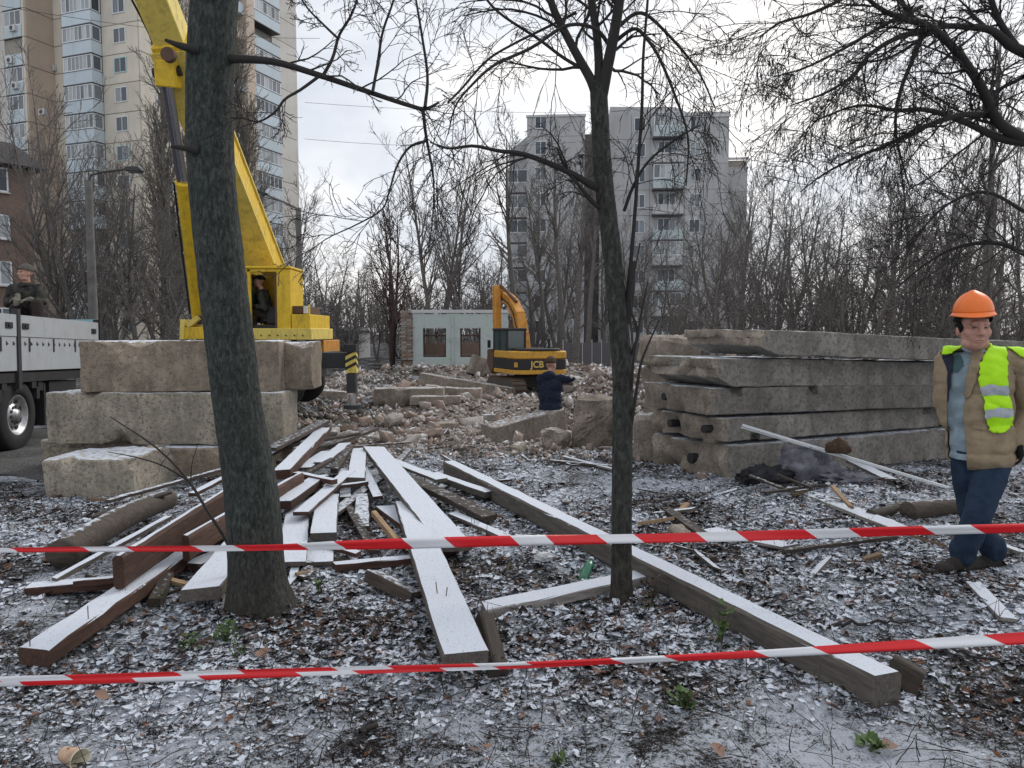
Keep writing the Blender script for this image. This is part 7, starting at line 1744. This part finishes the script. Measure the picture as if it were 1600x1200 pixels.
    for i in range(4):
        for j in range(n): F.append((i*n+j, i*n+(j+1) % n, (i+1)*n+(j+1) % n, (i+1)*n+j))
    link('brim', np_mesh('brim', np.array([v[:] for v in V]), np.array(F), M['helmet']), None, ho)
worker()
def blue_man():
    D = 13.3; base = P(862, 700, D); base.z = Hs(base.x, base.y); q = lambda px, py, dy=0: P(px, py, D+dy)
    fwd = Vector((.35, .94, 0)); face = Vector((.6, .8, -.15)); z0 = base.z
    J = dict(head=q(861, 570, .05), neck=q(860, 587, .02), pelvis=q(860, 645, -.05), shL=q(845, 591, .02), shR=q(877, 591, -.02), elL=q(846, 618, .15), elR=q(888, 594, .0), wrL=q(852, 633, .25), wrR=q(897, 590, .0),
             hipL=q(853, 648, -.05), hipR=q(868, 648, -.05), knL=q(853, 688, .1), knR=q(869, 688, .1))
    for s, x in (('L', 853), ('R', 870)):
        a = q(x, 700, 0); J['an'+s] = Vector((a.x, a.y, z0+.09)); J['to'+s] = Vector((a.x+.05, a.y+.15, z0+.06)); k = J['kn'+s]; k.z = z0+.46
    J['hdR'] = Vector((1, .3, -.05)); J['hnR'] = Vector((0, .3, -1)); J['hdL'] = Vector((.3, .8, -.3)); J['hnL'] = Vector((.8, -.2, -.3))
    t, jm, L, body = person('man seen from behind in a hooded navy jacket pointing to the right', base, J, face, fwd, dict(trousers='trouser_dark', boots='boot'), voxel=.02, jr=1.05, glove='glove_white', hcurl=.35, wr=.010, hem=(0, 0, -.16), detail=False)
    o = link('jacket', jm, M['jacket_navy'], t); hd = MB(); ellipsoid(hd, L['neck']+Vector((-.03, -.07, .0)), .13, .10, .10); link('hood', fuse(hd, 'hood', .016, 3, .008, 15), M['jacket_navy'], o); knit_hat(t, L['head'], face, 'hat_brown', 1.08)
blue_man()
def seated(label, D, q0, J, face, fwd, mats, hat, base, lap=True, **kw):
    t, jm, L, body = person(label, base, J, face, fwd, mats, voxel=.018, wr=.010, **kw)
    o = link('jacket', jm, M[mats['jacket']], t); cm = MB(); nk = L['neck']
    for i in range(16):
        a0, a1 = 2*math.pi*i/16, 2*math.pi*(i+1)/16; f = lambda a: nk+Vector((.105*math.cos(a), .10*math.sin(a), .0+.015*math.sin(a)))
        capsule(cm, f(a0), f(a1), .032, .032, 8)
    link('collar', fuse(cm, 'collar', .014, 2, .005, 15), M[mats['jacket']], o); knit_hat(t, L['head']+Vector((0, 0, .0)), face, hat, 1.08)
def truck_man():
    D = 11.9; q = lambda px, py, dy=0: P(px, py, D+dy); base = q(42, 540, .1); base.z = 1.12
    fwd = Vector((-.15, -1, 0)); face = Vector((-.55, -.8, .05))
    J = dict(head=q(40, 427), neck=q(41, 445, .02), pelvis=q(42, 499, .12), shL=q(59, 451, .03), shR=q(20, 451, .05), elL=q(66, 473, -.10), elR=q(12, 475, -.05), wrL=q(42, 469, -.30), wrR=q(27, 465, -.32),
             hipL=q(53, 495, .08), hipR=q(31, 497, .08), knL=q(58, 476, -.30), knR=q(24, 483, -.32), anL=q(60, 517, -.38), anR=q(24, 517, -.40), toL=q(60, 523, -.52), toR=q(22, 523, -.55))
    J['hdL'] = Vector((-.8, -.5, -.25)); J['hnL'] = Vector((0, -.2, -1)); J['hdR'] = Vector((.3, -.6, -.5)); J['hnR'] = Vector((0, -.3, -1))
    seated('man in dark padded jacket and grey knit hat sitting in the truck bed', D, q, J, face, fwd, dict(trousers='trouser_dark', boots='boot', jacket='jacket_camo'), 'hat_grey', base, glove='glove_grey', jr=1.08)
    b = MB().box(-.35, .3, -.15, .35, 0, .30).build('wooden_crate', M['wood_old'], bevel=.01); b.location = (base.x, base.y+.1, 1.15); tag(b, 'wooden crate under the man in the truck bed', 'crate')
truck_man()
def operator():
    D = 16.88; q = lambda px, py, dy=0: P(px, py, D+dy); base = q(412, 520); 
    fwd = Vector((-1, -.12, 0)); face = Vector((-1, -.38, .02))
    J = dict(head=q(405, 440), neck=q(410, 455), pelvis=q(418, 496, .05), shL=q(408, 462, -.19), shR=q(412, 462, .22), elL=q(414, 482, -.24), elR=q(408, 482, .25), wrL=q(400, 478, -.20), wrR=q(398, 480, .18),
             hipL=q(416, 494, -.06), hipR=q(417, 494, .14), knL=q(397, 484, -.10), knR=q(396, 486, .16), anL=q(396, 508, -.08), anR=q(395, 508, .16), toL=q(387, 511, -.08), toR=q(386, 511, .16))
    J['hdL'] = Vector((-1, 0, .1)); J['hnL'] = Vector((0, 0, -1)); J['hdR'] = Vector((-1, 0, .1)); J['hnR'] = Vector((0, 0, -1))
    base.z = J['toL'].z-.05
    seated('crane operator in dark jacket and black hat seated in the yellow cab', D, q, J, face, fwd, dict(trousers='trouser_dark', boots='boot', jacket='jacket_camo'), 'hat_black', base, jr=1.0, glove='glove_black')
operator()
# ================================================================== SMALL WOOD SCRAPS, HAZE
def scraps():
    rg = np.random.RandomState(55); ms = []
    for i in range(5):
        L = rg.uniform(.12, .34); w = rg.uniform(.02, .06); t = rg.uniform(.008, .02)
        mb = MB().prism([(-L/2, -w/2), (L/2*rg.uniform(.7, 1), -w/2*rg.uniform(.3, 1)), (L/2, w/2*rg.uniform(.2, .9)), (L/2*.4, w/2), (-L/2*.8, w/2*rg.uniform(.5, 1))], 'z', 0, t)
        ms.append(mb.mesh('wood_splinter', M[('wood_old', 'wood_brown', 'wood_pale', 'wood_old', 'wood_grey')[i]]))
    for i in range(70):
        if i < 30: px, py = rg.uniform(120, 700), rg.uniform(780, 930)
        elif i < 50: px, py = rg.uniform(520, 900), rg.uniform(690, 800)
        else: px, py = rg.uniform(1000, 1450), rg.uniform(745, 900)
        p = G(px, py, .02); o = link('wood_splinter', ms[rg.randint(5)], None, None, (p.x, p.y, Hs(p.x, p.y)+.02), (rg.randn()*.15, rg.randn()*.15, rg.rand()*6.3)); s = rg.uniform(.7, 1.5); o.scale = (s, s, s)
        tag(o, 'splinter of broken wood lying on the frosty ground', 'splinter', 'wood splinters on the ground')
scraps()
